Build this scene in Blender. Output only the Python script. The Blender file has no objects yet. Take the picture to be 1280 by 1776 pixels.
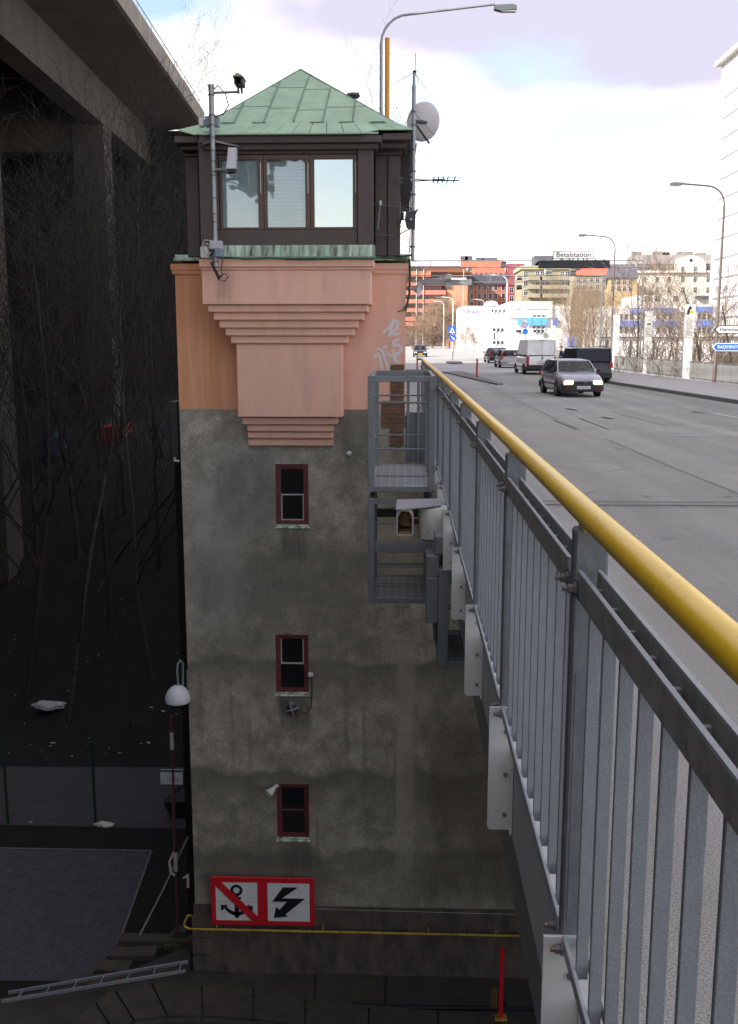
import bpy, bmesh, math, random
from mathutils import Vector, Matrix
R = math.radians
SC = bpy.context.scene
# ---------------------------------------------------------------- camera, sky, sun, exposure
CAMZ, PITCH, YAW = 1.85, R(9.71), R(1.96)
FPX = 1730.0
cam_d = bpy.data.cameras.new('camera'); cam = bpy.data.objects.new('camera', cam_d)
SC.collection.objects.link(cam); SC.camera = cam
cam.location = (0, 0, CAMZ); cam.rotation_euler = (R(90) - PITCH, 0, YAW)
cam_d.sensor_fit = 'VERTICAL'; cam_d.sensor_height = 36; cam_d.lens = 36 * FPX / 1776
cam_d.clip_start = .05; cam_d.clip_end = 5000
SUN_EL, SUN_AZ = R(31), R(240)      # azimuth clockwise from +Y: the sun stands left and behind
sd = Vector((math.sin(SUN_AZ) * math.cos(SUN_EL), math.cos(SUN_AZ) * math.cos(SUN_EL), math.sin(SUN_EL)))
W = bpy.data.worlds.new('World'); SC.world = W; W.use_nodes = True
nt = W.node_tree; nt.nodes.clear(); N = nt.nodes.new; L = nt.links.new
wo = N('ShaderNodeOutputWorld'); bg = N('ShaderNodeBackground'); bg.inputs[1].default_value = .1
sky = N('ShaderNodeTexSky'); sky.sky_type = 'NISHITA'; sky.sun_disc = False
sky.sun_elevation = SUN_EL; sky.sun_rotation = SUN_AZ; sky.dust_density = 1.2; sky.air_density = 1.0
tc = N('ShaderNodeTexCoord')
mp = N('ShaderNodeMapping'); mp.inputs['Scale'].default_value = (1.0, 1.0, 2.1); mp.inputs['Location'].default_value = (1.5, .55, 1.05)
L(tc.outputs['Generated'], mp.inputs['Vector'])
n1 = N('ShaderNodeTexNoise'); n1.inputs['Scale'].default_value = 3.1; n1.inputs['Detail'].default_value = 7; n1.inputs['Roughness'].default_value = .5
L(mp.outputs[0], n1.inputs['Vector'])
cov = N('ShaderNodeValToRGB'); cov.color_ramp.elements[0].position = .44; cov.color_ramp.elements[1].position = .55
L(n1.outputs['Fac'], cov.inputs[0])
mp2 = N('ShaderNodeMapping'); mp2.inputs['Scale'].default_value = (1, 1, 2.4); mp2.inputs['Location'].default_value = (3.0, 1.2, 2.2)
L(tc.outputs['Generated'], mp2.inputs['Vector'])
n2 = N('ShaderNodeTexNoise'); n2.inputs['Scale'].default_value = 2.0; n2.inputs['Detail'].default_value = 5
L(mp2.outputs[0], n2.inputs['Vector'])
shade = N('ShaderNodeValToRGB')
e = shade.color_ramp.elements; e[0].position = .38; e[0].color = (4.6, 4.45, 5.5, 1); e[1].position = .60; e[1].color = (13.2, 12.4, 11.6, 1)
sep = N('ShaderNodeSeparateXYZ'); L(tc.outputs['Generated'], sep.inputs[0])
ev = N('ShaderNodeMapRange'); ev.inputs[1].default_value = .08; ev.inputs[2].default_value = .24; ev.inputs[3].default_value = .12; ev.inputs[4].default_value = -.085; L(sep.outputs[2], ev.inputs[0])
ad_ = N('ShaderNodeMath'); ad_.operation = 'ADD'; L(n2.outputs['Fac'], ad_.inputs[0]); L(ev.outputs[0], ad_.inputs[1]); L(ad_.outputs[0], shade.inputs[0])
skb = N('ShaderNodeMixRGB'); skb.blend_type = 'MULTIPLY'; skb.inputs[0].default_value = 1
L(sky.outputs[0], skb.inputs[1]); skb.inputs[2].default_value = (2.1, 1.9, 1.7, 1)
hz = N('ShaderNodeMapRange'); hz.inputs[1].default_value = .04; hz.inputs[2].default_value = .10; hz.inputs[3].default_value = 1; hz.inputs[4].default_value = 0; L(sep.outputs[2], hz.inputs[0])
mxh = N('ShaderNodeMath'); mxh.operation = 'MAXIMUM'; L(cov.outputs[0], mxh.inputs[0]); L(hz.outputs[0], mxh.inputs[1])
zt_ = N('ShaderNodeMapRange'); zt_.inputs[1].default_value = .36; zt_.inputs[2].default_value = .75; zt_.inputs[3].default_value = 0; zt_.inputs[4].default_value = .85; L(sep.outputs[2], zt_.inputs[0])
mxz = N('ShaderNodeMath'); mxz.operation = 'MAXIMUM'; L(mxh.outputs[0], mxz.inputs[0]); L(zt_.outputs[0], mxz.inputs[1])
mx = N('ShaderNodeMixRGB'); L(mxz.outputs[0], mx.inputs[0]); L(skb.outputs[0], mx.inputs[1]); L(shade.outputs[0], mx.inputs[2])
L(mx.outputs[0], bg.inputs[0]); L(bg.outputs[0], wo.inputs[0])
sun_d = bpy.data.lights.new('sun', 'SUN'); sun_d.energy = 4.8; sun_d.angle = R(.55); sun_d.color = (1, .94, .86)
sun = bpy.data.objects.new('sun', sun_d); SC.collection.objects.link(sun)
sun.rotation_euler = sd.to_track_quat('Z', 'Y').to_euler(); sun.location = (-60, -40, 60)
SC.view_settings.view_transform = 'Standard'; SC.view_settings.look = 'None'
SC.view_settings.exposure = .8; SC.view_settings.gamma = 1; SC.view_settings.use_curve_mapping = False

# ---------------------------------------------------------------- helpers
_fh = Vector((-math.sin(YAW), math.cos(YAW), 0)); _rt = Vector((math.cos(YAW), math.sin(YAW), 0)); _up = Vector((0, 0, 1))
def ray(px, py):
    u = (px - 640) / FPX; v = (888 - py) / FPX
    return _rt * u + _fh * (math.cos(PITCH) + v * math.sin(PITCH)) + _up * (-math.sin(PITCH) + v * math.cos(PITCH))
def P(px, py, Y):                       # survey: where a sight line meets the plane y = Y
    d = ray(px, py); return d * (Y / d.y) + Vector((0, 0, CAMZ))
def G(px, py, z=0.0):                   # survey: where a sight line meets a level
    d = ray(px, py); return d * ((z - CAMZ) / d.z) + Vector((0, 0, CAMZ))

def M(name, col, rough=.75, metal=0.0, var=.12, scale=2.0, bump=.0, bscale=30, col2=None, m2=.5, s2=None, soft=.12, stretch=(1, 1, 1), fine=.0, spec=.5, coat=0):
    m = bpy.data.materials.new(name); m.use_nodes = True; t = m.node_tree; n = t.nodes.new; l = t.links.new
    b = t.nodes['Principled BSDF']; b.inputs['Roughness'].default_value = rough; b.inputs['Metallic'].default_value = metal
    b.inputs['Specular IOR Level'].default_value = spec; b.inputs['Coat Weight'].default_value = coat
    c = n('ShaderNodeTexCoord'); g = n('ShaderNodeMapping'); g.inputs['Scale'].default_value = stretch; l(c.outputs['Object'], g.inputs[0])
    no = n('ShaderNodeTexNoise'); no.inputs['Scale'].default_value = scale; no.inputs['Detail'].default_value = 6; no.inputs['Roughness'].default_value = .6
    l(g.outputs[0], no.inputs['Vector'])
    r = n('ShaderNodeValToRGB'); e = r.color_ramp.elements
    e[0].position = .3; e[1].position = .7
    e[0].color = tuple(max(0, x * (1 - var)) for x in col) + (1,); e[1].color = tuple(x * (1 + var) for x in col) + (1,)
    l(no.outputs['Fac'], r.inputs[0]); out = r.outputs[0]
    if col2:
        q = n('ShaderNodeTexNoise'); q.inputs['Scale'].default_value = s2 or scale * .7; q.inputs['Detail'].default_value = 8; q.inputs['Roughness'].default_value = .65
        mm = n('ShaderNodeMapping'); mm.inputs['Location'].default_value = (7, 3, 5); mm.inputs['Scale'].default_value = stretch
        l(c.outputs['Object'], mm.inputs[0]); l(mm.outputs[0], q.inputs['Vector'])
        k = n('ShaderNodeMapRange'); k.inputs[1].default_value = m2 - soft; k.inputs[2].default_value = m2 + soft; l(q.outputs['Fac'], k.inputs[0])
        x = n('ShaderNodeMixRGB'); l(k.outputs[0], x.inputs[0]); l(out, x.inputs[1]); x.inputs[2].default_value = tuple(col2) + (1,); out = x.outputs[0]
    if fine:
        f = n('ShaderNodeTexNoise'); f.inputs['Scale'].default_value = bscale * 1.3; f.inputs['Detail'].default_value = 3; l(c.outputs['Object'], f.inputs['Vector'])
        k = n('ShaderNodeMapRange'); k.inputs[1].default_value = .3; k.inputs[2].default_value = .7; k.inputs[3].default_value = 1 - fine; k.inputs[4].default_value = 1 + fine
        l(f.outputs['Fac'], k.inputs[0]); x = n('ShaderNodeMixRGB'); x.blend_type = 'MULTIPLY'; x.inputs[0].default_value = 1; l(out, x.inputs[1]); l(k.outputs[0], x.inputs[2]); out = x.outputs[0]
    l(out, b.inputs['Base Color'])
    if bump:
        f = n('ShaderNodeTexNoise'); f.inputs['Scale'].default_value = bscale; f.inputs['Detail'].default_value = 5; l(c.outputs['Object'], f.inputs['Vector'])
        bb = n('ShaderNodeBump'); bb.inputs['Strength'].default_value = bump; bb.inputs['Distance'].default_value = .02; l(f.outputs['Fac'], bb.inputs['Height']); l(bb.outputs[0], b.inputs['Normal'])
    return m
def add_mask(m, axis, lo, hi, col, noise=1.0, nscale=1.5, stretch=(1, 1, 1), fac=1.0):
    """stain of its own shape: between lo and hi along an object axis, edge broken by noise"""
    t = m.node_tree; n = t.nodes.new; l = t.links.new; b = t.nodes['Principled BSDF']
    src = b.inputs['Base Color'].links[0].from_socket
    c = n('ShaderNodeTexCoord'); s = n('ShaderNodeSeparateXYZ'); l(c.outputs['Object'], s.inputs[0])
    mg = n('ShaderNodeMapping'); mg.inputs['Scale'].default_value = stretch; l(c.outputs['Object'], mg.inputs[0])
    no = n('ShaderNodeTexNoise'); no.inputs['Scale'].default_value = nscale; no.inputs['Detail'].default_value = 6; l(mg.outputs[0], no.inputs['Vector'])
    a = n('ShaderNodeMath'); a.operation = 'MULTIPLY_ADD'; l(no.outputs['Fac'], a.inputs[0]); a.inputs[1].default_value = noise; l(s.outputs['XYZ'.index(axis)], a.inputs[2])
    k = n('ShaderNodeMapRange'); k.inputs[1].default_value = lo + noise * .5; k.inputs[2].default_value = hi + noise * .5; k.inputs[3].default_value = 0; k.inputs[4].default_value = fac; l(a.outputs[0], k.inputs[0])
    x = n('ShaderNodeMixRGB'); l(k.outputs[0], x.inputs[0]); l(src, x.inputs[1]); x.inputs[2].default_value = tuple(col) + (1,)
    l(x.outputs[0], b.inputs['Base Color']); return m
def emit(name, col, s):
    m = M(name, col, var=0); b = m.node_tree.nodes['Principled BSDF']
    b.inputs['Emission Color'].default_value = tuple(col) + (1,); b.inputs['Emission Strength'].default_value = s; return m
def glass(name, tint=(.6, .65, .65), refl=.25, clear=.6, base=(.01, .012, .014)):
    m = bpy.data.materials.new(name); m.use_nodes = True; t = m.node_tree; t.nodes.clear(); n = t.nodes.new; l = t.links.new
    o = n('ShaderNodeOutputMaterial'); tr = n('ShaderNodeBsdfTransparent'); tr.inputs[0].default_value = tint + (1,)
    df = n('ShaderNodeBsdfDiffuse'); df.inputs[0].default_value = base + (1,)
    gl = n('ShaderNodeBsdfGlossy'); gl.inputs['Roughness'].default_value = .02
    c = n('ShaderNodeTexCoord'); no = n('ShaderNodeTexNoise'); no.inputs['Scale'].default_value = 1.6; l(c.outputs['Object'], no.inputs['Vector'])
    bb = n('ShaderNodeBump'); bb.inputs['Strength'].default_value = .08; bb.inputs['Distance'].default_value = .05; l(no.outputs['Fac'], bb.inputs['Height']); l(bb.outputs[0], gl.inputs['Normal'])
    m1 = n('ShaderNodeMixShader'); m1.inputs[0].default_value = clear; l(df.outputs[0], m1.inputs[1]); l(tr.outputs[0], m1.inputs[2])
    fr = n('ShaderNodeLayerWeight'); pw = n('ShaderNodeMath'); pw.operation = 'POWER'; pw.inputs[1].default_value = 5; l(fr.outputs['Facing'], pw.inputs[0]); ad = n('ShaderNodeMath'); ad.operation = 'ADD'; ad.use_clamp = True; ad.inputs[1].default_value = refl + .04; l(pw.outputs[0], ad.inputs[0])
    m2 = n('ShaderNodeMixShader'); l(ad.outputs[0], m2.inputs[0]); l(m1.outputs[0], m2.inputs[1]); l(gl.outputs[0], m2.inputs[2]); l(m2.outputs[0], o.inputs[0]); return m

class MB:
    def __init__(s): s.v = []; s.f = []; s.m = []; s.k = 0
    def add(s, vs, fs):
        o = len(s.v); s.v += [tuple(v) for v in vs]; s.f += [[o + i for i in f] for f in fs]; s.m += [s.k] * len(fs); return s
    def box(s, x0, x1, y0, y1, z0, z1):
        return s.add([(x0, y0, z0), (x1, y0, z0), (x1, y1, z0), (x0, y1, z0), (x0, y0, z1), (x1, y0, z1), (x1, y1, z1), (x0, y1, z1)],
                     [(0, 3, 2, 1), (4, 5, 6, 7), (0, 1, 5, 4), (1, 2, 6, 5), (2, 3, 7, 6), (3, 0, 4, 7)])
    def cbox(s, x0, x1, y0, y1, z0, z1, c=.01):      # box with chamfered edges
        def ring(z, i): return [(x0 + i, y0, z), (x1 - i, y0, z), (x1, y0 + i, z), (x1, y1 - i, z), (x1 - i, y1, z), (x0 + i, y1, z), (x0, y1 - i, z), (x0, y0 + i, z)]
        def inr(z): return [(x0 + c, y0 + c, z), (x1 - c, y0 + c, z), (x1 - c, y0 + c, z), (x1 - c, y1 - c, z), (x1 - c, y1 - c, z), (x0 + c, y1 - c, z), (x0 + c, y1 - c, z), (x0 + c, y0 + c, z)]
        rs = [inr(z0), ring(z0 + c, c), ring(z1 - c, c), inr(z1)]
        vs = sum(rs, []); fs = [tuple(range(7, -1, -1)), tuple(range(24, 32))]
        for k in range(3):
            for i in range(8): j = (i + 1) % 8; fs.append((k * 8 + i, k * 8 + j, k * 8 + 8 + j, k * 8 + 8 + i))
        return s.add(vs, fs)
    def tube(s, pts, r, n=8, r2=None, caps=True):
        pts = [Vector(p) for p in pts]; vs = []; fs = []; m = len(pts); last = None
        for i, p in enumerate(pts):
            t = (pts[min(i + 1, m - 1)] - pts[max(i - 1, 0)]); t = t.normalized() if t.length > 1e-9 else Vector((0, 0, 1))
            if last is None: a = Vector((0, 0, 1)) if abs(t.z) < .9 else Vector((1, 0, 0)); a = (a - t * a.dot(t)).normalized()
            else: a = last - t * last.dot(t); a = a.normalized() if a.length > 1e-6 else Vector((1, 0, 0))
            last = a; b = t.cross(a); rr = r if r2 is None else r + (r2 - r) * i / (m - 1)
            if isinstance(r, (list, tuple)): rr = r[i]
            for k in range(n): an = 2 * math.pi * k / n; vs.append(p + (a * math.cos(an) + b * math.sin(an)) * rr)
        for i in range(m - 1):
            for k in range(n): j = (k + 1) % n; fs.append((i * n + k, i * n + j, (i + 1) * n + j, (i + 1) * n + k))
        if caps: fs.append(tuple(range(n - 1, -1, -1))); fs.append(tuple((m - 1) * n + k for k in range(n)))
        return s.add(vs, fs)
    def lathe(s, prof, c=(0, 0, 0), axis=(0, 0, 1), n=20):
        ax = Vector(axis).normalized(); a = Vector((0, 0, 1)) if abs(ax.z) < .9 else Vector((1, 0, 0)); a = (a - ax * a.dot(ax)).normalized(); b = ax.cross(a); c = Vector(c)
        vs = []; fs = []
        for r, h in prof:
            for k in range(n): an = 2 * math.pi * k / n; vs.append(c + ax * h + (a * math.cos(an) + b * math.sin(an)) * max(r, 1e-4))
        for i in range(len(prof) - 1):
            for k in range(n): j = (k + 1) % n; fs.append((i * n + k, i * n + j, (i + 1) * n + j, (i + 1) * n + k))
        return s.add(vs, fs)
    def prism(s, poly, d):                 # polygon (3-D points) pushed along vector d
        poly = [Vector(p) for p in poly]; d = Vector(d); n = len(poly)
        return s.add(poly + [p + d for p in poly], [tuple(range(n - 1, -1, -1)), tuple(range(n, 2 * n))] + [(i, (i + 1) % n, n + (i + 1) % n, n + i) for i in range(n)])
    def build(s, name, mats, parent=None, smooth=0, loc=None):
        me = bpy.data.meshes.new(name); off = Vector((0, 0, 0))
        if parent is not None and loc is None:
            q = parent
            while q is not None: off += q.location; q = q.parent
        me.from_pydata([tuple(Vector(v) - off) for v in s.v], [], s.f); me.validate()
        if not isinstance(mats, (list, tuple)): mats = [mats]
        for m in mats: me.materials.append(m)
        if len(mats) > 1:
            me.polygons.foreach_set('material_index', s.m[:len(me.polygons)] if len(s.m) == len(me.polygons) else [0] * len(me.polygons))
        bm = bmesh.new(); bm.from_mesh(me); bmesh.ops.recalc_face_normals(bm, faces=bm.faces); bm.to_mesh(me); bm.free()
        if smooth:
            me.polygons.foreach_set('use_smooth', [True] * len(me.polygons)); me.set_sharp_from_angle(angle=R(smooth))
        o = bpy.data.objects.new(name, me); SC.collection.objects.link(o)
        if parent is not None: o.parent = parent
        if loc: o.location = loc
        return o
def B(*a): return MB().box(*a)
def CB(*a): return MB().cbox(*a)
def thing(name, label, cat, loc=(0, 0, 0), group=None, rz=0):
    o = bpy.data.objects.new(name, None); SC.collection.objects.link(o); o.location = loc; o.rotation_euler.z = rz; o.empty_display_size = .2
    return tag(o, label, cat, group)
def tag(o, label, cat, group=None):
    o['label'] = label; o['category'] = cat
    if group: o['group'] = group
    return o
def struct(o, kind='structure'): o['kind'] = kind; return o
def inst(src, parent=None, loc=None, rz=None, name=None):
    c = src.copy(); SC.collection.objects.link(c)
    if name: c.name = name
    c.parent = parent
    if loc is not None: c.location = loc
    if rz is not None: c.rotation_euler.z = rz
    return c
def dup(root, loc, rz=0, label=None, group=None, scale=None):
    r = inst(root, None, loc, rz)
    if scale: r.scale = scale
    if label: r['label'] = label
    if group: r['group'] = group
    for ch in list(root.children):
        c = inst(ch, r)
        for g in list(ch.children): inst(g, c)
    return r
def text(name, body, size, mat, parent, loc, rot, depth=.004, font_scale=1.0, align='CENTER'):
    cu = bpy.data.curves.new(name, 'FONT'); cu.body = body; cu.size = size; cu.extrude = depth; cu.align_x = align; cu.align_y = 'CENTER'; cu.offset = size * .012
    tmp = bpy.data.objects.new('t', cu); SC.collection.objects.link(tmp); bpy.context.view_layer.update()
    me = bpy.data.meshes.new_from_object(tmp.evaluated_get(bpy.context.evaluated_depsgraph_get())); bpy.data.objects.remove(tmp)
    me.materials.clear(); me.materials.append(mat); me.name = name
    o = bpy.data.objects.new(name, me); SC.collection.objects.link(o); o.parent = parent
    off = Vector((0, 0, 0)); q = parent
    while q is not None: off += q.location; q = q.parent
    o.location = Vector(loc) - off; o.rotation_euler = rot; o.scale = (font_scale, 1, 1); return o

# ---------------------------------------------------------------- materials
m_asph = M('worn_asphalt', (.30, .288, .27), .93, var=.12, scale=.55, bump=.35, bscale=90, col2=(.265, .254, .243), m2=.55, s2=.25, fine=.22)
m_asph_far = m_asph
m_walk = M('pale_pavement', (.40, .385, .37), .9, var=.08, scale=1.2, bump=.2, bscale=60, fine=.15)
m_patch = M('asphalt_patch', (.235, .228, .225), .9, var=.15, scale=2, bump=.3, bscale=80, fine=.2)
m_crack = M('crack_filler', (.03, .03, .03), .8)
m_mark = M('road_paint', (.62, .62, .61), .7, var=.15, scale=8, col2=(.22, .22, .22), m2=.52, s2=14)
m_chip = M('loose_chippings', (.5, .48, .45), .9, var=.3, scale=30)
m_kerb = M('granite_kerb', (.15, .145, .14), .9, var=.2, scale=6)
m_girder = M('painted_fascia', (.42, .43, .43), .6, var=.07, scale=3, col2=(.36, .36, .34), m2=.62, s2=2.5, stretch=(1, 1, .3))
m_plate = M('white_bracket_paint', (.50, .505, .49), .6, var=.05, scale=5, col2=(.34, .31, .27), m2=.68, s2=8)
m_galv = M('galvanised_steel', (.155, .17, .185), .55, .3, var=.10, scale=9, bump=.04, bscale=160, fine=.16, col2=(.20, .215, .23), m2=.58, s2=30, stretch=(1, 1, .4))
m_bar = M('galvanised_bar', (.245, .262, .285), .55, .25, var=.08, scale=9, bump=.04, bscale=160, fine=.18, col2=(.30, .318, .34), m2=.58, s2=30, stretch=(1, 1, .3))
m_galv_d = M('weathered_steel_bar', (.29, .285, .27), .55, .15, var=.25, scale=14, bump=.08, bscale=90, col2=(.16, .13, .10), m2=.64, s2=18)
m_galv_l = M('pale_steel_edge', (.36, .38, .41), .5, .4, var=.12, scale=25)  # paler steel for bar tops, bottom bars and floor ribs
m_bolt = M('dull_bolt', (.16, .16, .165), .5, .6, var=.3, scale=60, col2=(.20, .12, .07), m2=.6, s2=70)
m_yel = M('chrome_yellow_paint', (.88, .55, .015), .38, var=.05, scale=6, bump=.07, bscale=35, col2=(.34, .27, .12), m2=.665, s2=34, soft=.05, coat=.15)
m_pink = M('pink_render', (.80, .475, .365), .92, var=.035, scale=1.3, bump=.22, bscale=70, col2=(.70, .41, .32), m2=.60, s2=1.6, stretch=(2.5, 2.5, .5), fine=.05)
m_pink_b = M('pink_render_weathered', (.76, .44, .34), .92, var=.05, scale=1.0, bump=.22, bscale=70, col2=(.66, .375, .285), m2=.57, s2=1.4, stretch=(3, 3, .4), fine=.05)
m_orange = M('orange_render', (.66, .305, .155), .92, var=.08, scale=1.1, bump=.22, bscale=70, col2=(.75, .39, .25), m2=.56, s2=1.4, stretch=(4, 4, .25), fine=.05)
m_grey = M('grey_cement_render', (.375, .345, .29), .95, var=.26, scale=2.1, bump=.9, bscale=16, col2=(.24, .22, .18), m2=.52, s2=2.6, soft=.10, fine=.14)
m_plinth = M('stained_plinth', (.12, .098, .08), .9, var=.25, scale=2, bump=.4, bscale=25, col2=(.065, .055, .047), m2=.5, s2=3, stretch=(1.5, 1.5, .5), fine=.1)
m_brick = M('brown_brick', (.17, .095, .06), .95, var=.35, scale=9, bump=.5, bscale=40)
m_mortar = M('mortar', (.17, .15, .12), .95, var=.2, scale=8)
m_brown = M('dark_brown_boards', (.078, .056, .054), .6, var=.12, scale=3, bump=.05, bscale=40)
m_brown_f = M('brown_window_frame', (.095, .050, .036), .45, var=.1, scale=5)
m_copper = M('green_copper', (.35, .50, .35), .7, var=.12, scale=1.6, bump=.08, bscale=18, col2=(.29, .41, .29), m2=.55, s2=3, fine=.06)
m_copper_d = M('copper_seam', (.16, .25, .19), .7, var=.3, scale=8)
m_copper_s = M('streaked_copper', (.50, .64, .50), .7, var=.3, scale=3, col2=(.06, .065, .05), m2=.53, s2=2.6, soft=.10, stretch=(3, 3, .4), fine=.1)
m_red_fr = M('dark_red_frame', (.13, .028, .032), .6, var=.2, scale=9)
m_glz = M('pale_glazing_bead', (.40, .39, .37), .6)
m_blind = M('blind_slats', (.74, .80, .82), .6, var=.05, scale=2)
m_glass_c = glass('cabin_glass', (.93, .97, .98), .08, .95)
m_glass_r = glass('cabin_glass_bright', (.93, .97, .97), .42, .9)
m_glass_d = glass('dark_glass', (.35, .38, .4), .10, .35, (.016, .018, .02))
m_dark = M('dark_interior', (.012, .012, .012), .9)
m_black = M('black_paint', (.015, .015, .016), .5)
m_white = M('white_paint', (.75, .75, .74), .5, var=.04, scale=4)
m_offw = M('aged_white_plastic', (.60, .60, .57), .55, var=.08, scale=5)
m_gbox = M('grey_box', (.42, .43, .45), .5, var=.06, scale=5)
m_bluebox = M('blue_grey_box', (.16, .24, .30), .5, var=.1, scale=6)
m_cable = M('black_cable', (.02, .02, .02), .6)
m_gcable = M('green_cable', (.015, .07, .035), .6)
m_pole = M('galvanised_pole', (.30, .31, .33), .45, .5, var=.12, scale=12)
m_dishm = M('dish_grey', (.50, .48, .50), .6, var=.03)
m_red = M('sign_red', (.62, .012, .025), .5, var=.12, scale=5)
m_signw = M('sign_white', (.74, .76, .78), .5, var=.08, scale=4)
m_signk = M('sign_black', (.008, .008, .014), .6)
m_pipe = M('yellow_pipe_paint', (.50, .36, .05), .55, var=.2, scale=8, col2=(.22, .10, .03), m2=.56, s2=16)
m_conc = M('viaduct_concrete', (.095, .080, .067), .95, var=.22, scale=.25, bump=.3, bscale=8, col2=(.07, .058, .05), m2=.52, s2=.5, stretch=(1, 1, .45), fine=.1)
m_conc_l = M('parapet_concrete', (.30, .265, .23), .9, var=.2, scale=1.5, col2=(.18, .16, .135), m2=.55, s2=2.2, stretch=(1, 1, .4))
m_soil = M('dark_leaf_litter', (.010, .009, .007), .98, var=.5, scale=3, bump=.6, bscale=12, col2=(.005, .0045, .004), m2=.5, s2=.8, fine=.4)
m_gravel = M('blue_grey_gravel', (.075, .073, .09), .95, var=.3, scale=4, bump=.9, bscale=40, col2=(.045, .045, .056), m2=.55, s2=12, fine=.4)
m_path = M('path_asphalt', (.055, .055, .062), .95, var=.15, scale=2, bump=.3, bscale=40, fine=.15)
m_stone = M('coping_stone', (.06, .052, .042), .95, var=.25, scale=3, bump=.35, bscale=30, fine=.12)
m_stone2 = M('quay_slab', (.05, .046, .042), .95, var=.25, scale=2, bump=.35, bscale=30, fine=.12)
m_edge = M('pale_edging', (.13, .13, .125), .9, var=.2, scale=5)
m_alu = M('aluminium', (.42, .44, .50), .4, .6, var=.1, scale=9)
m_bark = M('bark', (.04, .034, .028), .95, var=.3, scale=6, bump=.3, bscale=30)
m_bark_l = M('pale_birch_bark', (.09, .082, .074), .9, var=.3, scale=5, col2=(.03, .028, .026), m2=.55, s2=5, stretch=(1, 1, 3))
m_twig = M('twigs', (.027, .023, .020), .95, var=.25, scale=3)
m_twig_w = M('pale_brown_twigs', (.26, .19, .13), .95, var=.25, scale=2)  # even brown of the bare twigs
m_grass = M('dull_grass', (.09, .085, .04), .95, var=.3, scale=1, bump=.3, bscale=10)

def stain(m, x0, x1, z0, z1, col, fac, sx=.12, sz=.3, warp=.35, nsc=3.0, stretch=(1, 1, .35)):
    """a stain with a shape of its own in object space: a soft box warped by noise and broken up by more noise"""
    t = m.node_tree; n = t.nodes.new; l = t.links.new; b = t.nodes['Principled BSDF']; src = b.inputs['Base Color'].links[0].from_socket
    c = n('ShaderNodeTexCoord'); s = n('ShaderNodeSeparateXYZ'); l(c.outputs['Object'], s.inputs[0])
    g = n('ShaderNodeMapping'); g.inputs['Scale'].default_value = stretch; l(c.outputs['Object'], g.inputs[0])
    no = n('ShaderNodeTexNoise'); no.inputs['Scale'].default_value = nsc; no.inputs['Detail'].default_value = 7; no.inputs['Roughness'].default_value = .65; l(g.outputs[0], no.inputs['Vector'])
    def ax(sock, a, bb, soft):
        o = n('ShaderNodeMath'); o.operation = 'MULTIPLY_ADD'; l(no.outputs['Fac'], o.inputs[0]); o.inputs[1].default_value = warp; l(sock, o.inputs[2])
        p = n('ShaderNodeMapRange'); p.interpolation_type = 'SMOOTHSTEP'; p.inputs[1].default_value = a + warp * .5 - soft; p.inputs[2].default_value = a + warp * .5 + soft; l(o.outputs[0], p.inputs[0])
        q = n('ShaderNodeMapRange'); q.interpolation_type = 'SMOOTHSTEP'; q.inputs[1].default_value = bb + warp * .5 - soft; q.inputs[2].default_value = bb + warp * .5 + soft; q.inputs[3].default_value = 1; q.inputs[4].default_value = 0; l(o.outputs[0], q.inputs[0])
        r = n('ShaderNodeMath'); r.operation = 'MULTIPLY'; l(p.outputs[0], r.inputs[0]); l(q.outputs[0], r.inputs[1]); return r.outputs[0]
    r = n('ShaderNodeMath'); r.operation = 'MULTIPLY'; l(ax(s.outputs[0], x0, x1, sx), r.inputs[0]); l(ax(s.outputs[2], z0, z1, sz), r.inputs[1])
    k = n('ShaderNodeMath'); k.operation = 'MULTIPLY'; l(r.outputs[0], k.inputs[0])
    mr = n('ShaderNodeMapRange'); mr.inputs[1].default_value = .3; mr.inputs[2].default_value = .6; mr.inputs[3].default_value = fac * .45; mr.inputs[4].default_value = fac; l(no.outputs['Fac'], mr.inputs[0]); l(mr.outputs[0], k.inputs[1])
    x = n('ShaderNodeMixRGB'); l(k.outputs[0], x.inputs[0]); l(src, x.inputs[1]); x.inputs[2].default_value = tuple(col) + (1,); l(x.outputs[0], b.inputs['Base Color'])
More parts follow.
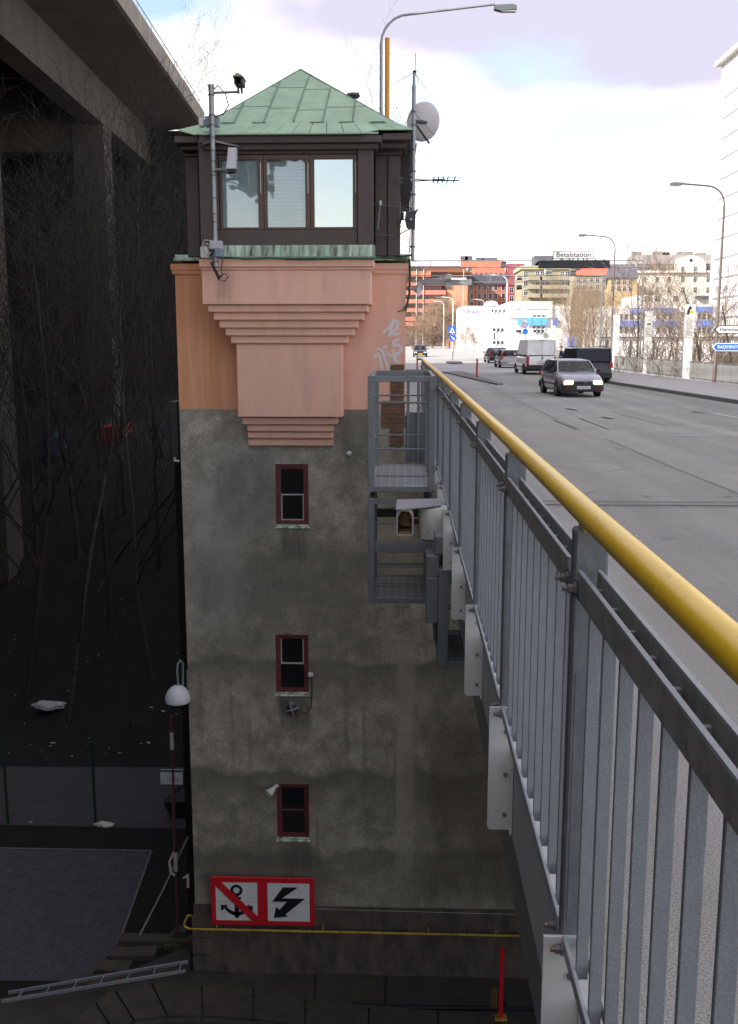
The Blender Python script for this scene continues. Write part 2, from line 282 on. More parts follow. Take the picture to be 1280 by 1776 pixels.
def road_wear(m):
    t = m.node_tree; n = t.nodes.new; l = t.links.new; b = t.nodes['Principled BSDF']; src = b.inputs['Base Color'].links[0].from_socket
    c = n('ShaderNodeTexCoord')
    def mult(sock, fac_sock, lo, hi, a, bb):
        k = n('ShaderNodeMapRange'); k.inputs[1].default_value = a; k.inputs[2].default_value = bb; k.inputs[3].default_value = lo; k.inputs[4].default_value = hi; l(fac_sock, k.inputs[0])
        x = n('ShaderNodeMixRGB'); x.blend_type = 'MULTIPLY'; x.inputs[0].default_value = 1; l(sock, x.inputs[1]); l(k.outputs[0], x.inputs[2]); return x.outputs[0]
    g = n('ShaderNodeMapping'); g.inputs['Scale'].default_value = (1.1, .035, 1); g.inputs['Rotation'].default_value = (0, 0, R(-2)); l(c.outputs['Object'], g.inputs[0])
    no = n('ShaderNodeTexNoise'); no.inputs['Scale'].default_value = 1.0; no.inputs['Detail'].default_value = 4; l(g.outputs[0], no.inputs['Vector']); out = mult(src, no.outputs['Fac'], .84, 1.14, .35, .65)
    no = n('ShaderNodeTexNoise'); no.inputs['Scale'].default_value = 160; no.inputs['Detail'].default_value = 2; l(c.outputs['Object'], no.inputs['Vector']); out = mult(out, no.outputs['Fac'], .66, 1.28, .36, .64)
    w = n('ShaderNodeTexNoise'); w.inputs['Scale'].default_value = 1.3; w.inputs['Detail'].default_value = 5; l(c.outputs['Object'], w.inputs['Vector'])
    mxv = n('ShaderNodeMixRGB'); mxv.inputs[0].default_value = .35; l(c.outputs['Object'], mxv.inputs[1]); l(w.outputs['Color'], mxv.inputs[2])
    vo = n('ShaderNodeTexVoronoi'); vo.feature = 'DISTANCE_TO_EDGE'; vo.inputs['Scale'].default_value = .45; l(mxv.outputs[0], vo.inputs['Vector'])
    cr = mult(out, vo.outputs['Distance'], .45, 1, .0, .006)
    mk = n('ShaderNodeTexNoise'); mk.inputs['Scale'].default_value = .35; l(c.outputs['Object'], mk.inputs['Vector'])
    kk = n('ShaderNodeMapRange'); kk.inputs[1].default_value = .5; kk.inputs[2].default_value = .58; l(mk.outputs['Fac'], kk.inputs[0])
    x = n('ShaderNodeMixRGB'); l(kk.outputs[0], x.inputs[0]); l(out, x.inputs[1]); l(cr, x.inputs[2]); out = x.outputs[0]
    sp = n('ShaderNodeTexNoise'); sp.inputs['Scale'].default_value = 2.6; sp.inputs['Detail'].default_value = 6; l(c.outputs['Object'], sp.inputs['Vector']); out = mult(out, sp.outputs['Fac'], .72, 1, .26, .36)
    l(out, b.inputs['Base Color'])
road_wear(m_asph)
# ================================================================ THE SETTING
def lerp_tab(tab, y):
    if y <= tab[0][0]: return tab[0][1]
    for (a, va), (b, vb) in zip(tab, tab[1:]):
        if y <= b: return va + (vb - va) * (y - a) / (b - a)
    return tab[-1][1]
def ss(a, b, x): t = min(1, max(0, (x - a) / (b - a))); return t * t * (3 - 2 * t)
def zr(y): return -.27 * ss(8, 33, y) + max(0, min(y, 300) - 95) * .0078
T_KERB = [(-20, 12.6), (20, 12.3), (34, 11.5), (50, 10.5), (62, 10.2), (95, 10.5), (130, 13), (290, 25), (700, 60)]
T_PAR = [(-20, 15.8), (20, 15.6), (46, 15.5), (74, 15.3), (95, 15.6), (130, 18), (290, 29.5), (700, 66)]
T_LEFT = [(-20, .56), (24.0, .56), (24.5, .56), (45, -2.0), (100, -4), (300, -10), (700, -22)]
def hill(x, y):
    if x > -5.0:
        if x < 16.2: return -12 if y < 21.5 else -.42 + zr(y)
        lo = -7.0; a = ss(90, 150, y); return lo * (1 - a) + (zr(y) - .6) * a if y > 20 else -12
    hl = 32 * ss(36, 46, -x)  # rise added on the left bank to keep sun from under the deck
    w = y + .6 * math.sin(x * .5) + .25 * (x + 12) * (1 if x < -12 else 0)
    h = -12 + 8.6 * ss(32.0, 62, w) + 2.6 * ss(58, 110, w)
    if y > 33: h += .25 * math.sin(x * 1.3 + y * .7) + .18 * math.sin(x * 2.9 - y * 1.9)
    return min(h + 1.2 * ss(110, 260, y) + hl, 22.0)
xs = [-900, -500, -300, -200, -140, -100, -80] + [-64 + 1.6 * i for i in range(37)] + [-5.01, -4.99, 0, 5, 10, 16.19, 16.21, 20, 30, 45, 70, 100, 150, 220, 300, 500, 900]
ys = [-60, -20, 0, 10, 19, 21.49, 21.51, 24, 27, 29, 31, 32] + [33 + 1.7 * i for i in range(28)] + [84, 92, 100, 110, 125, 150, 180, 220, 260, 300, 400, 600, 1000, 1800]
g = MB(); nx, ny = len(xs), len(ys)
g.v = [(x, y, hill(x, y)) for y in ys for x in xs]
g.f = [(j * nx + i, j * nx + i + 1, (j + 1) * nx + i + 1, (j + 1) * nx + i) for j in range(ny - 1) for i in range(nx - 1)]; g.m = [0] * len(g.f)
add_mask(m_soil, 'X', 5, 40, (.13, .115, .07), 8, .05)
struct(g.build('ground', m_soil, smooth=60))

YS = [-18, -10, -4, 0, 2, 4, 6, 8, 10, 12, 14, 16, 18, 20, 22, 24] + list(range(26, 100, 3)) + list(range(100, 300, 10)) + [320, 380, 450, 600, 700]
def ribbon(fa, fb, dz, ys=YS, thick=0, za=None):
    m = MB()
    for y in ys:
        m.v.append((fa(y), y, zr(y) + dz)); m.v.append((fb(y), y, zr(y) + dz))
    n = len(ys); m.f = [(2 * i, 2 * i + 1, 2 * i + 3, 2 * i + 2) for i in range(n - 1)]; m.m = [0] * (n - 1)
    if thick:
        m.v += [(x, y, z - thick) for x, y, z in m.v[:2 * n]]
        m.f += [(2 * i, 2 * i + 2, 2 * n + 2 * i + 2, 2 * n + 2 * i) for i in range(n - 1)] + [(2 * i + 1, 2 * i + 3, 2 * n + 2 * i + 3, 2 * n + 2 * i + 1) for i in range(n - 1)]
        m.f += [(2 * n + 2 * i, 2 * n + 2 * i + 1, 2 * n + 2 * i + 3, 2 * n + 2 * i + 2) for i in range(n - 1)] + [(0, 1, 2 * n + 1, 2 * n)]
        m.m = [0] * len(m.f)
    return m
kx = lambda y: lerp_tab(T_KERB, y); px_ = lambda y: lerp_tab(T_PAR, y); lx = lambda y: lerp_tab(T_LEFT, y)
struct(ribbon(lx, kx, 0, ys=[y for y in YS if y <= 68], thick=.30).build('road', m_asph))
m_asph_far = M('sunlit_far_road', (.40, .385, .375), .93, var=.08, scale=.3, col2=(.33, .32, .315), m2=.55, s2=.15)  # paler copy of the asphalt; sunlight on the far stretch put into its colour
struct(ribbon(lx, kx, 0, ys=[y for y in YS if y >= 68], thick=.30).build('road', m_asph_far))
struct(ribbon(lambda y: kx(y) + .16, lambda y: px_(y) + .5, .125, thick=.42).build('pavement', m_walk))
struct(ribbon(lambda y: kx(y) + .002, lambda y: kx(y) + .158, .13, thick=.43).build('kerb', m_kerb))
# far left pavement beyond the tower
struct(ribbon(lambda y: lx(y) - 4, lambda y: lx(y) - .002, .12, ys=[y for y in YS if y >= 44], thick=.4).build('far_pavement', m_walk))
# edge upstand and painted fascia of the bridge deck
bg_ = MB().box(.5, .545, -6, 19.9, -.345, .075).box(.545, .90, -6, 19.9, -.345, -.305)
for y in [-3, .8, 4.2, 7.7, 11, 14.5, 18]: bg_.box(.497, .4995, y + .86, y + .868, -.34, .07)
fas = thing('bridge_girder', 'pale painted steel fascia girder along the bridge deck edge below the railing', 'girder', (.5, 0, -.3))
bg_.build('fascia_plate', m_girder, fas)
deck = MB().box(.56, 15.6, -18, 19.9, -.9, -.31)
for x in (1.6, 4.8, 8, 11.2, 14.4): deck.box(x - .2, x + .2, -18, 19.9, -2.0, -.905)
deck.build('deck_beams', M('deck_underside', (.16, .16, .15), .9), fas)
def road_z(y):
    for a_, b_ in zip(YS, YS[1:]):
        if a_ <= y <= b_: return zr(a_) + (zr(b_) - zr(a_)) * (y - a_) / (b_ - a_)
    return zr(y)
rnd_s = random.Random(8)
# road marks, joints, repairs
def flat(name, pts, mat, dz, kind='structure'):
    if len(pts) == 4:
        (x0, y0), (x1, y1), (x2, y2), (x3, y3) = [tuple(p) for p in pts]; m_ = MB(); n_ = 12
        for k in range(n_ + 1):
            t_ = k / n_
            for xa, ya, xb, yb in ((x0, y0, x1, y1), (x3, y3, x2, y2)): yy_ = ya + (yb - ya) * t_; m_.v.append((xa + (xb - xa) * t_, yy_, road_z(yy_) + dz))
        m_.f = [(2 * k, 2 * k + 1, 2 * k + 3, 2 * k + 2) for k in range(n_)]; m_.m = [0] * n_
        return struct(m_.build(name, mat))
    return struct(MB().add([(x, y, road_z(y) + dz + .006) for x, y in pts], [tuple(range(len(pts)))]).build(name, mat))
def strip(name, a, b, w, mat, dz=.008):
    a = Vector((a[0], a[1])); b = Vector((b[0], b[1])); n = (b - a).normalized(); n = Vector((-n.y, n.x)) * w / 2
    return flat(name, [a - n, b - n, b + n, a + n], mat, dz)
def gp(px, py):
    q = G(px, py)
    for _ in range(4): q = G(px, py, zr(q.y))
    return (q.x, q.y)
strip('road_marking', gp(1168, 757), gp(1345, 758), .11, m_mark)
strip('road_marking', gp(1236, 717), gp(1300, 729), .14, m_mark)
strip('joint_trim', gp(905, 874), gp(1400, 877), .10, m_patch, .007)
strip('expansion_joint', gp(903, 870), gp(1400, 873), .030, m_crack, .012)
strip('expansion_joint', gp(903, 877.5), gp(1400, 881), .022, m_crack, .012)
for a, b, w in [((960, 729), (1000, 745), .035), ((1005, 726), (1056, 745), .035), ((955, 726), (1040, 726), .03), ((1060, 715), (1160, 740), .02), ((1085, 716), (1220, 712), .02)]:
    strip('surface_crack', gp(*a), gp(*b), w, m_crack, .010)
for pts, dz in [][:0] and [([(1040, 716), (1075, 713), (1140, 730), (1130, 748), (1085, 735)], .005), ([(1205, 765), (1300, 757), (1420, 790), (1300, 790), (1225, 783)], .005),
            ([(1000, 706), (1110, 699), (1150, 712), (1030, 712)], .005)]:
    flat('asphalt_repair', [gp(*p) for p in pts], m_patch, dz)
for a, b in [((983, 709), (1000, 712)), ((1045, 724), (1062, 727)), ((1200, 715), (1222, 717)), ((892, 618), (898, 620))]: strip('pothole', gp(*a), gp(*b), .16, m_crack, .0105)
for x0_, dx_, ya_, yb_ in ((4.15, .05, 5, 60), (7.6, -.12, 12, 62)):
    yq = ya_
    while yq < yb_:
        xa_ = x0_ + dx_ * math.sin(yq * .7) * .6; xb_ = x0_ + dx_ * math.sin((yq + 2.6) * .7) * .6
        if rnd_s.random() < .8: strip('tar_seam', (xa_, yq), (xb_, yq + 2.6), .013, m_crack, .009)
        yq += 2.6
# light and dark tyre bands across the lanes near the far kerb
rnd = random.Random(5)
mb = MB()                               # loose pale chippings beside the railing
for i in range(2600):
    y = rnd.uniform(4.2, 12.5)
    x = 2.16 + .04 * math.sin(y * 2.1) + rnd.gauss(0, .035); s = rnd.uniform(.004, .010)
    if rnd.random() < .15: x += rnd.uniform(-.35, .9)
    a = rnd.random() * 6
    v = [(x + s * math.cos(a + k * 2.1), y + s * math.sin(a + k * 2.1), .002) for k in range(3)] + [(x, y, .002 + s * .9)]
    mb.add(v, [(0, 1, 3), (1, 2, 3), (2, 0, 3)])
struct(mb.build('road_chippings', m_chip), 'stuff')
# traffic islands
def island(name, cx, cy, lx_, ly_):
    m = MB(); n = 18
    out = [(cx + lx_ * math.copysign(abs(math.cos(a)) ** .6, math.cos(a)), cy + ly_ * math.copysign(abs(math.sin(a)) ** .8, math.sin(a))) for a in [2 * math.pi * k / n for k in range(n)]]
    m.prism([(x, y, zr(y) - .02) for x, y in out], (0, 0, .14)); return struct(m.build(name, m_kerb))
island('traffic_island', 4.95, 99, .75, 3.6)
a = G(773, 648, -.27); b = G(862, 668, -.27)
isl = MB().prism([(a.x - .15, a.y + 2, -.28), (a.x + .1, a.y, -.28), (b.x, b.y, -.28), (b.x + .35, b.y + .5, -.28), (a.x + 1.3, a.y + 3, -.28)], (0, 0, .085))
struct(isl.build('traffic_island', m_kerb))

# ---------------------------------------------------------------- low quay, yard, path (z = -12)
ZL = -12.0
def lg(px, py, z=ZL): q = G(px, py, z); return (q.x, q.y, z)
def lowflat(name, pp, mat, dz): return struct(MB().add([lg(*p)[:2] + (ZL + dz,) for p in pp], [tuple(range(len(pp)))]).build(name, mat))
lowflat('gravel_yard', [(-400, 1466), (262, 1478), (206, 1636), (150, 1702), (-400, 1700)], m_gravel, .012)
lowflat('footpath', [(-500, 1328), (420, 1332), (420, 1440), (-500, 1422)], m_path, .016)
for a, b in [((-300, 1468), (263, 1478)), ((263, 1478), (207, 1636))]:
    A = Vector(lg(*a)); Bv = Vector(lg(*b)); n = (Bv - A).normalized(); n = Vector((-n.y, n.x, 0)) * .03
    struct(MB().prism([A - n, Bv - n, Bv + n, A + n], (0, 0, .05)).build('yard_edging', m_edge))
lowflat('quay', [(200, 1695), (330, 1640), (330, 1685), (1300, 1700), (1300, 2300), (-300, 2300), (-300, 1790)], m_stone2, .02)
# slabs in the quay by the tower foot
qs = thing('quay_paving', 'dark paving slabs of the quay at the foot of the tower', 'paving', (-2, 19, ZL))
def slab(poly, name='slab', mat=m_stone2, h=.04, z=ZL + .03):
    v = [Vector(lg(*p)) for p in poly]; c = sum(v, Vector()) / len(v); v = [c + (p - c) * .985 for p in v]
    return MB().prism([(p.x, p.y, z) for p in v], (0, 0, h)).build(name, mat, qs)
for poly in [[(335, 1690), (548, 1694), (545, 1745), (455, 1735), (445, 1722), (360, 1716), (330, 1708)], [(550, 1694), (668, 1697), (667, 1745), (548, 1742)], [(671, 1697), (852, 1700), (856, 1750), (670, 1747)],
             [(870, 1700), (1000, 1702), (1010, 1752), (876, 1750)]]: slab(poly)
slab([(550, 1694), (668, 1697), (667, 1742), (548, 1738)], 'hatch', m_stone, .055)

MB().tube([Vector(lg(*p)) + Vector((0, 0, .05)) for p in [(290, 1713), (352, 1716), (362, 1724), (452, 1729), (470, 1742), (500, 1750), (960, 1755), (1300, 1760)]], .04, 6).build('drain_channel', m_black, qs)
cop = thing('quay_coping', 'curved row of worn stone coping blocks at the lower left quay edge', 'coping', lg(330, 1720))
arc = [(120, 1790, 96, 1830), (165, 1745, 200, 1800), (198, 1722, 232, 1776), (262, 1711, 290, 1768), (350, 1712, 352, 1768), (440, 1718, 440, 1774), (530, 1736, 530, 1786), (640, 1752, 640, 1800), (760, 1760, 760, 1810), (860, 1764, 860, 1810)]
for i in range(len(arc) - 1):
    a, b = arc[i], arc[i + 1]
    q = [Vector(lg(a[0] + 2, a[1])), Vector(lg(b[0] - 2, b[1])), Vector(lg(b[2] - 2, b[3])), Vector(lg(a[2] + 2, a[3]))]
    MB().prism([(p.x, p.y, ZL) for p in q], (0, 0, .10)).build('stone', m_stone, cop)
    f = [Vector(lg(a[2] + 2, a[3])), Vector(lg(b[2] - 2, b[3]))]
    MB().prism([(f[0].x, f[0].y - .02, ZL - .3), (f[1].x, f[1].y - .02, ZL - .3), (f[1].x, f[1].y - .02, ZL + .06), (f[0].x, f[0].y - .02, ZL + .06)], (0, -.14, 0)).build('face_stone', m_stone, cop)
stp = thing('stone_steps', 'short flight of old stone steps between the gravel yard and tower', 'steps', lg(250, 1670))
for i, (x0, x1, y0, y1, h) in enumerate([(212, 338, 1632, 1648, .22), (238, 268, 1650, 1668, .16), (196, 236, 1650, 1668, .14), (172, 222, 1670, 1690, .10), (150, 205, 1692, 1712, .06)]):
    a = Vector(lg(x0, y0)); b = Vector(lg(x1, y1)); MB().cbox(a.x, b.x, b.y, a.y, ZL, ZL + h, .015).build('step', m_stone, stp)

# ---------------------------------------------------------------- viaduct on the left
vd = Vector((-math.tan(R(2.9)), 1, 0)).normalized(); vl = Vector((-vd.y, vd.x, 0))     # along, to the left
def V(l_, x, z): o = vd * l_ + vl * x; return Vector((o.x, o.y, z + CAMZ))
via = thing('concrete_viaduct', 'huge dark concrete motorway viaduct high on tall piers at the left', 'viaduct', (-16, 50, ZL))
def vprism(prof, a, b, name, mat): 
    p = [V(a, x, z) for x, z in prof]; return MB().prism(p, V(b, 0, 0) - V(a, 0, 0)).build(name, mat, via)
E0, E1 = -60, 84
for k in range(36):                       # parapet, cast in bays
    l0 = E0 + 4 * k
    if l0 + 4 > E1 + 1: break
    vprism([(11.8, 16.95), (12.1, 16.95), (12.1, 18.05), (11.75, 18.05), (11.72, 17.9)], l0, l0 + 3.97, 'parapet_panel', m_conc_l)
vprism([(12.0, 16.9), (16.0, 16.45), (46.0, 16.45), (50.5, 16.9), (50.5, 17.3), (12.0, 17.3)], E0, E1, 'deck_slab', m_conc)  # unseen left side widened to keep low sun off the slope
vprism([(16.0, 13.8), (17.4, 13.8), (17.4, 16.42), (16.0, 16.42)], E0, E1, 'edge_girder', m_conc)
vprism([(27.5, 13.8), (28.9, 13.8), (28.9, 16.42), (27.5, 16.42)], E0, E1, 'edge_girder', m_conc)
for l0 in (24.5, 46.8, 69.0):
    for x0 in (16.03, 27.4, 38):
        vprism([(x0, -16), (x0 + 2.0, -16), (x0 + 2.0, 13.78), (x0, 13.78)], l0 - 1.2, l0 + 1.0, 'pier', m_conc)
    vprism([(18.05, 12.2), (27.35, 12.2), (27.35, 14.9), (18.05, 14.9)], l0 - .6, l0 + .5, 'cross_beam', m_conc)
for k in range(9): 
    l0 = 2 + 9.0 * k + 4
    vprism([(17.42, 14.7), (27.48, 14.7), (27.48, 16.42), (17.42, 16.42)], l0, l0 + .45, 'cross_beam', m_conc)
vprism([(12.6, -8), (44, -8), (44, 16.4), (12.6, 16.4)], 83, 84, 'end_wall', M('shade_dark_concrete', (.018, .016, .015), .95, var=.3, scale=.3))  # closes the deck end; under-deck shade put into its near-black colour
pl = MB()
for l_ in range(-60, 84, 4): pl.tube([V(l_, 12.0, 18.05), V(l_, 12.0, 18.75)], .03, 4)
pl.tube([V(-60, 12.0, 18.75), V(84, 12.0, 18.75)], .035, 5); pl.build('guard_rail', m_pole, via)

# unseen wall added behind the viewer to block low light on the tower
ow = MB().box(-70, 16, -16, -9, -13, -.95); ow.box(-70, -.5, -16, -9, -.95, .2)
tag(ow.build('unseen_quay_wall', m_plinth), 'high quay wall added unseen behind the viewer to block low light', 'wall')
# ================================================================ THE TOWER
TY = 20.0
def X(px, py, Y): return P(px, py, Y).x
def Z(py, Y, px=500): return P(px, py, Y).z
XL, XR = X(311, 710, TY), X(703, 640, TY)
tw = thing('control_tower', 'bridge keeper tower of pink and grey render with brown cabin and copper roof', 'tower', ((XL + XR) / 2, 22, ZL))
def facade(holes, x0, x1, z0, z1, y, depth=.22):
    xs_ = sorted({x0, x1} | {h[0] for h in holes} | {h[1] for h in holes}); zs_ = sorted({z0, z1} | {h[2] for h in holes} | {h[3] for h in holes}); m = MB()
    for i in range(len(xs_) - 1):
        for j in range(len(zs_) - 1):
            cx = (xs_[i] + xs_[i + 1]) / 2; cz = (zs_[j] + zs_[j + 1]) / 2
            if any(h[0] < cx < h[1] and h[2] < cz < h[3] for h in holes): continue
            m.add([(xs_[i], y, zs_[j]), (xs_[i + 1], y, zs_[j]), (xs_[i + 1], y, zs_[j + 1]), (xs_[i], y, zs_[j + 1])], [(0, 1, 2, 3)])
    for a, b, c, d in holes:
        m.add([(a, y, c), (b, y, c), (b, y, d), (a, y, d), (a, y + depth, c), (b, y + depth, c), (b, y + depth, d), (a, y + depth, d)], [(0, 4, 5, 1), (1, 5, 6, 2), (2, 6, 7, 3), (3, 7, 4, 0)])
    return m
zG = Z(710, TY); zAb = -.2
wins = [(478, 535, 805, 912), (478, 535, 1101, 1203), (480, 536, 1360, 1455)]
holes = [(X(a, (c + d) / 2, TY), X(b, (c + d) / 2, TY), Z(d, TY), Z(c, TY)) for a, b, c, d in wins]
zP = Z(1570, TY)
XE = 4.2
low = facade(holes, XL, XR, zP, zG, TY)
low.add([(XL, TY, zP), (XL, 24, zP), (XL, 24, zG), (XL, TY, zG)], [(0, 1, 2, 3)]).add([(XR, TY, zAb), (XR, 24, zAb), (XR, 24, zG), (XR, TY, zG)], [(0, 1, 2, 3)])
low.add([(XR, TY, zP), (15.5, TY, zP), (15.5, TY, zAb), (XR, TY, zAb)], [(0, 1, 2, 3)]).add([(XR, TY, zAb), (15.5, TY, zAb), (15.5, 24, zAb), (XR, 24, zAb)], [(0, 1, 2, 3)])
low.add([(XL, 24, ZL), (15.5, 24, ZL), (15.5, 24, zAb), (XL, 24, zAb)], [(0, 1, 2, 3)]).add([(XL, 24, zAb), (XR, 24, zAb), (XR, 24, zG), (XL, 24, zG)], [(0, 1, 2, 3)])
# lift lines and water stains of the cement render (heights in the tower's own frame)
twz = tw.location.z
for py0, wdt, fc in [(1150, .55, .75), (1345, .75, .8), (960, .35, .45), (1480, .8, .7)]:
    z0 = Z(py0, TY) - twz; c = m_grey
    t = c.node_tree; n = t.nodes.new; l = t.links.new; b = t.nodes['Principled BSDF']; src = b.inputs['Base Color'].links[0].from_socket
    tcn = n('ShaderNodeTexCoord'); s = n('ShaderNodeSeparateXYZ'); l(tcn.outputs['Object'], s.inputs[0])
    no = n('ShaderNodeTexNoise'); no.inputs['Scale'].default_value = 1.1; no.inputs['Detail'].default_value = 7; mg = n('ShaderNodeMapping'); mg.inputs['Scale'].default_value = (1, 1, .25); mg.inputs['Location'].default_value = (py0, 0, 0); l(tcn.outputs['Object'], mg.inputs[0]); l(mg.outputs[0], no.inputs['Vector'])
    a = n('ShaderNodeMath'); a.operation = 'MULTIPLY_ADD'; l(no.outputs['Fac'], a.inputs[0]); a.inputs[1].default_value = 1.3 * wdt; l(s.outputs[2], a.inputs[2])
    su = n('ShaderNodeMath'); su.operation = 'SUBTRACT'; l(a.outputs[0], su.inputs[0]); su.inputs[1].default_value = z0 + .65 * wdt
    r = n('ShaderNodeValToRGB'); e = r.color_ramp.elements; e[0].position = 0; e[0].color = (0, 0, 0, 1); e[1].position = 1; e[1].color = (0, 0, 0, 1)
    el = e.new(.42); el.color = (.8 * fc,) * 3 + (1,); el = e.new(.50); el.color = (fc,) * 3 + (1,); el = e.new(.55); el.color = (0, 0, 0, 1)
    k = n('ShaderNodeMapRange'); k.inputs[1].default_value = -wdt * 2; k.inputs[2].default_value = wdt * 2; l(su.outputs[0], k.inputs[0]); l(k.outputs[0], r.inputs[0])
    x = n('ShaderNodeMixRGB'); l(r.outputs[0], x.inputs[0]); l(src, x.inputs[1]); x.inputs[2].default_value = (.12, .11, .09, 1); l(x.outputs[0], b.inputs['Base Color'])
add_mask(m_grey, 'Z', -Z(1300, TY) + twz + 9, -Z(1300, TY) + twz + 9.5, (.1, .1, .1), .1, fac=0.0)
cx_ = tw.location.x; cz_ = tw.location.z
def ws(px0, px1, py0, py1, col, fac, **k): stain(m_grey, X(px0, 900, TY) - cx_, X(px1, 900, TY) - cx_, Z(py1, TY) - cz_, Z(py0, TY) - cz_, col, fac, **k)
ws(690, 722, 1120, 1490, (.36, .325, .26), .75, sx=.07, sz=.5, warp=.2, stretch=(1, 1, .12), nsc=2.5)
ws(640, 830, 800, 960, (.34, .30, .215), .55, sz=.5, sx=.4)
ws(740, 930, 1230, 1560, (.10, .082, .062), .75, sz=.6, sx=.35, warp=.6, nsc=1.5)
ws(580, 645, 715, 800, (.10, .095, .075), .8, sx=.15, sz=.25, warp=.5)
ws(330, 650, 930, 1145, (.155, .145, .12), .75, sx=.3, sz=.4, warp=1.1, nsc=5, stretch=(1, 1, .8))
ws(320, 420, 830, 1100, (.40, .385, .34), .5, sx=.3, sz=.5, warp=.8, nsc=2)
ws(380, 480, 790, 930, (.15, .145, .125), .7, sx=.25, sz=.4, warp=.7, nsc=2.2)
ws(325, 600, 985, 1060, (.16, .15, .13), .55, sx=.4, sz=.2, warp=.9, nsc=3.5, stretch=(1.2, 1.2, .5))
ws(330, 560, 1460, 1570, (.13, .118, .098), .6, sx=.3, sz=.4, warp=.6)
for a_, b_, c_ in ((486, 530, 915), (480, 535, 1206), (482, 534, 1458)): ws(a_, b_, c_, c_ + 55, (.10, .092, .078), .8, sx=.06, sz=.15, warp=.15, stretch=(4, 4, .3), nsc=4)
for k_s in range(9):
    xs_s = 335 + 41 * k_s + (k_s * 37 % 23); ys_s = 1150 + (k_s * 53 % 300); ws(xs_s, xs_s + 7, ys_s, ys_s + 150, (.15, .14, .115), .5, sx=.03, sz=.4, warp=.12, stretch=(3, 3, .1), nsc=3)
low.build('grey_wall', m_grey, tw)
plx = MB().add([(XL - .03, TY - .05, ZL), (15.5, TY - .05, ZL), (15.5, TY - .05, zP), (XL - .03, TY - .05, zP)], [(0, 1, 2, 3)])
plx.add([(XL - .03, TY - .05, zP), (15.5, TY - .05, zP), (15.5, TY, zP), (XL - .03, TY, zP)], [(0, 1, 2, 3)]).add([(XL - .03, TY - .05, ZL), (XL - .03, 24, ZL), (XL - .03, 24, zP), (XL - .03, TY - .05, zP)], [(0, 1, 2, 3)])
plx.build('plinth', m_plinth, tw)
for k, (y0, y1, w) in enumerate([(1588, 1625, 52), (1628, 1655, 34), (1658, 1684, 52)]):
    CB(XL - .07, XL - .035 + w / 86, TY - .085, TY - .052, Z(y1, TY), Z(y0, TY), .008).build('corner_stone', m_plinth, tw)
MB().tube([(X(548, 1600, TY - .06), TY - .058, Z(1603, TY)), (X(548, 1575, TY), TY - .058, Z(1573, TY)), (4.1, TY - .058, Z(1577, TY))], .006, 5).build('conduit', m_glz, tw)
# small windows
for (a, b, c, d), pxw in zip(holes, wins):
    w = MB(); t = .07
    for q in [(a, a + t, c, d), (b - t, b, c, d), (a + t, b - t, c, c + t), (a + t, b - t, d - t, d)]: w.box(q[0], q[1], TY + .05, TY + .14, q[2], q[3])
    fr = w.build('window_frame', m_red_fr, tw)
    s_ = MB(); t2 = t + .035
    for q in [(a + t, a + t2, c + t, d - t), (b - t2, b - t, c + t, d - t), (a + t2, b - t2, c + t, c + t2), (a + t2, b - t2, d - t2, d - t)]: s_.box(q[0], q[1], TY + .065, TY + .12, q[2], q[3])
    s_.build('sash', m_red_fr, fr)
    zm = (c + d) / 2; bd = MB().box(a + t2, b - t2, TY + .062, TY + .115, zm - .012, zm + .012)
    lo_ = pxw[2] < 1000 or pxw[2] > 1300
    za, zb = (c + t2, zm - .012) if lo_ else (zm + .012, d - t2)
    if pxw[2] < 1300:
        bd.box(a + t2, a + t2 + .02, TY + .066, TY + .11, za, zb).box(b - t2 - .02, b - t2, TY + .066, TY + .11, za, zb)
        if lo_: bd.box(a + t2, b - t2, TY + .062, TY + .115, za, za + .02)
    bd.build('glazing_bar', m_glz if pxw[2] < 1300 else m_brown_f, fr)
    MB().box(a + t2, b - t2, TY + .10, TY + .104, c + t2, zm - .012).build('pane', m_glass_d, fr); MB().box(a + t2, b - t2, TY + .10, TY + .104, zm + .012, d - t2).build('pane', m_glass_d, fr)
    MB().add([(a, TY + .22, c), (b, TY + .22, c), (b, TY + .22, d), (a, TY + .22, d)], [(0, 1, 2, 3)]).build('window_back', m_dark, fr)
    MB().prism([(a - .02, TY + .05, c + .02), (a - .02, TY - .04, c - .03), (a - .02, TY - .04, c - .045), (a - .02, TY + .05, c - .0)], (b - a + .04, 0, 0)).build('window_sill', m_copper_s, tw)
    pass
# pink upper body
zC = Z(466, TY)
zTop = Z(452, TY)
Xm = X(350, 600, TY) + 1.0
up = MB().box(XL, Xm - .001, TY + .0, 24, zG, zC + .1); up.build('orange_wall', m_orange, tw)
MB().box(Xm, XR, TY - .002, 24, zG, zC + .1).build('pink_wall', m_pink_b, tw)
c0 = MB().box(XL - .07, Xm, TY - .06, 24.06, zC - .02, zTop - .06).box(XL - .05, Xm, TY - .04, 24.04, zC - .10, zC - .022); c0.build('cornice', m_orange, tw)
c1 = MB().box(Xm + .002, XR + .07, TY - .062, 24.06, zC - .02, zTop - .06).box(Xm + .002, XR + .05, TY - .04, 24.04, zC - .10, zC - .022); c1.build('cornice', m_pink_b, tw)
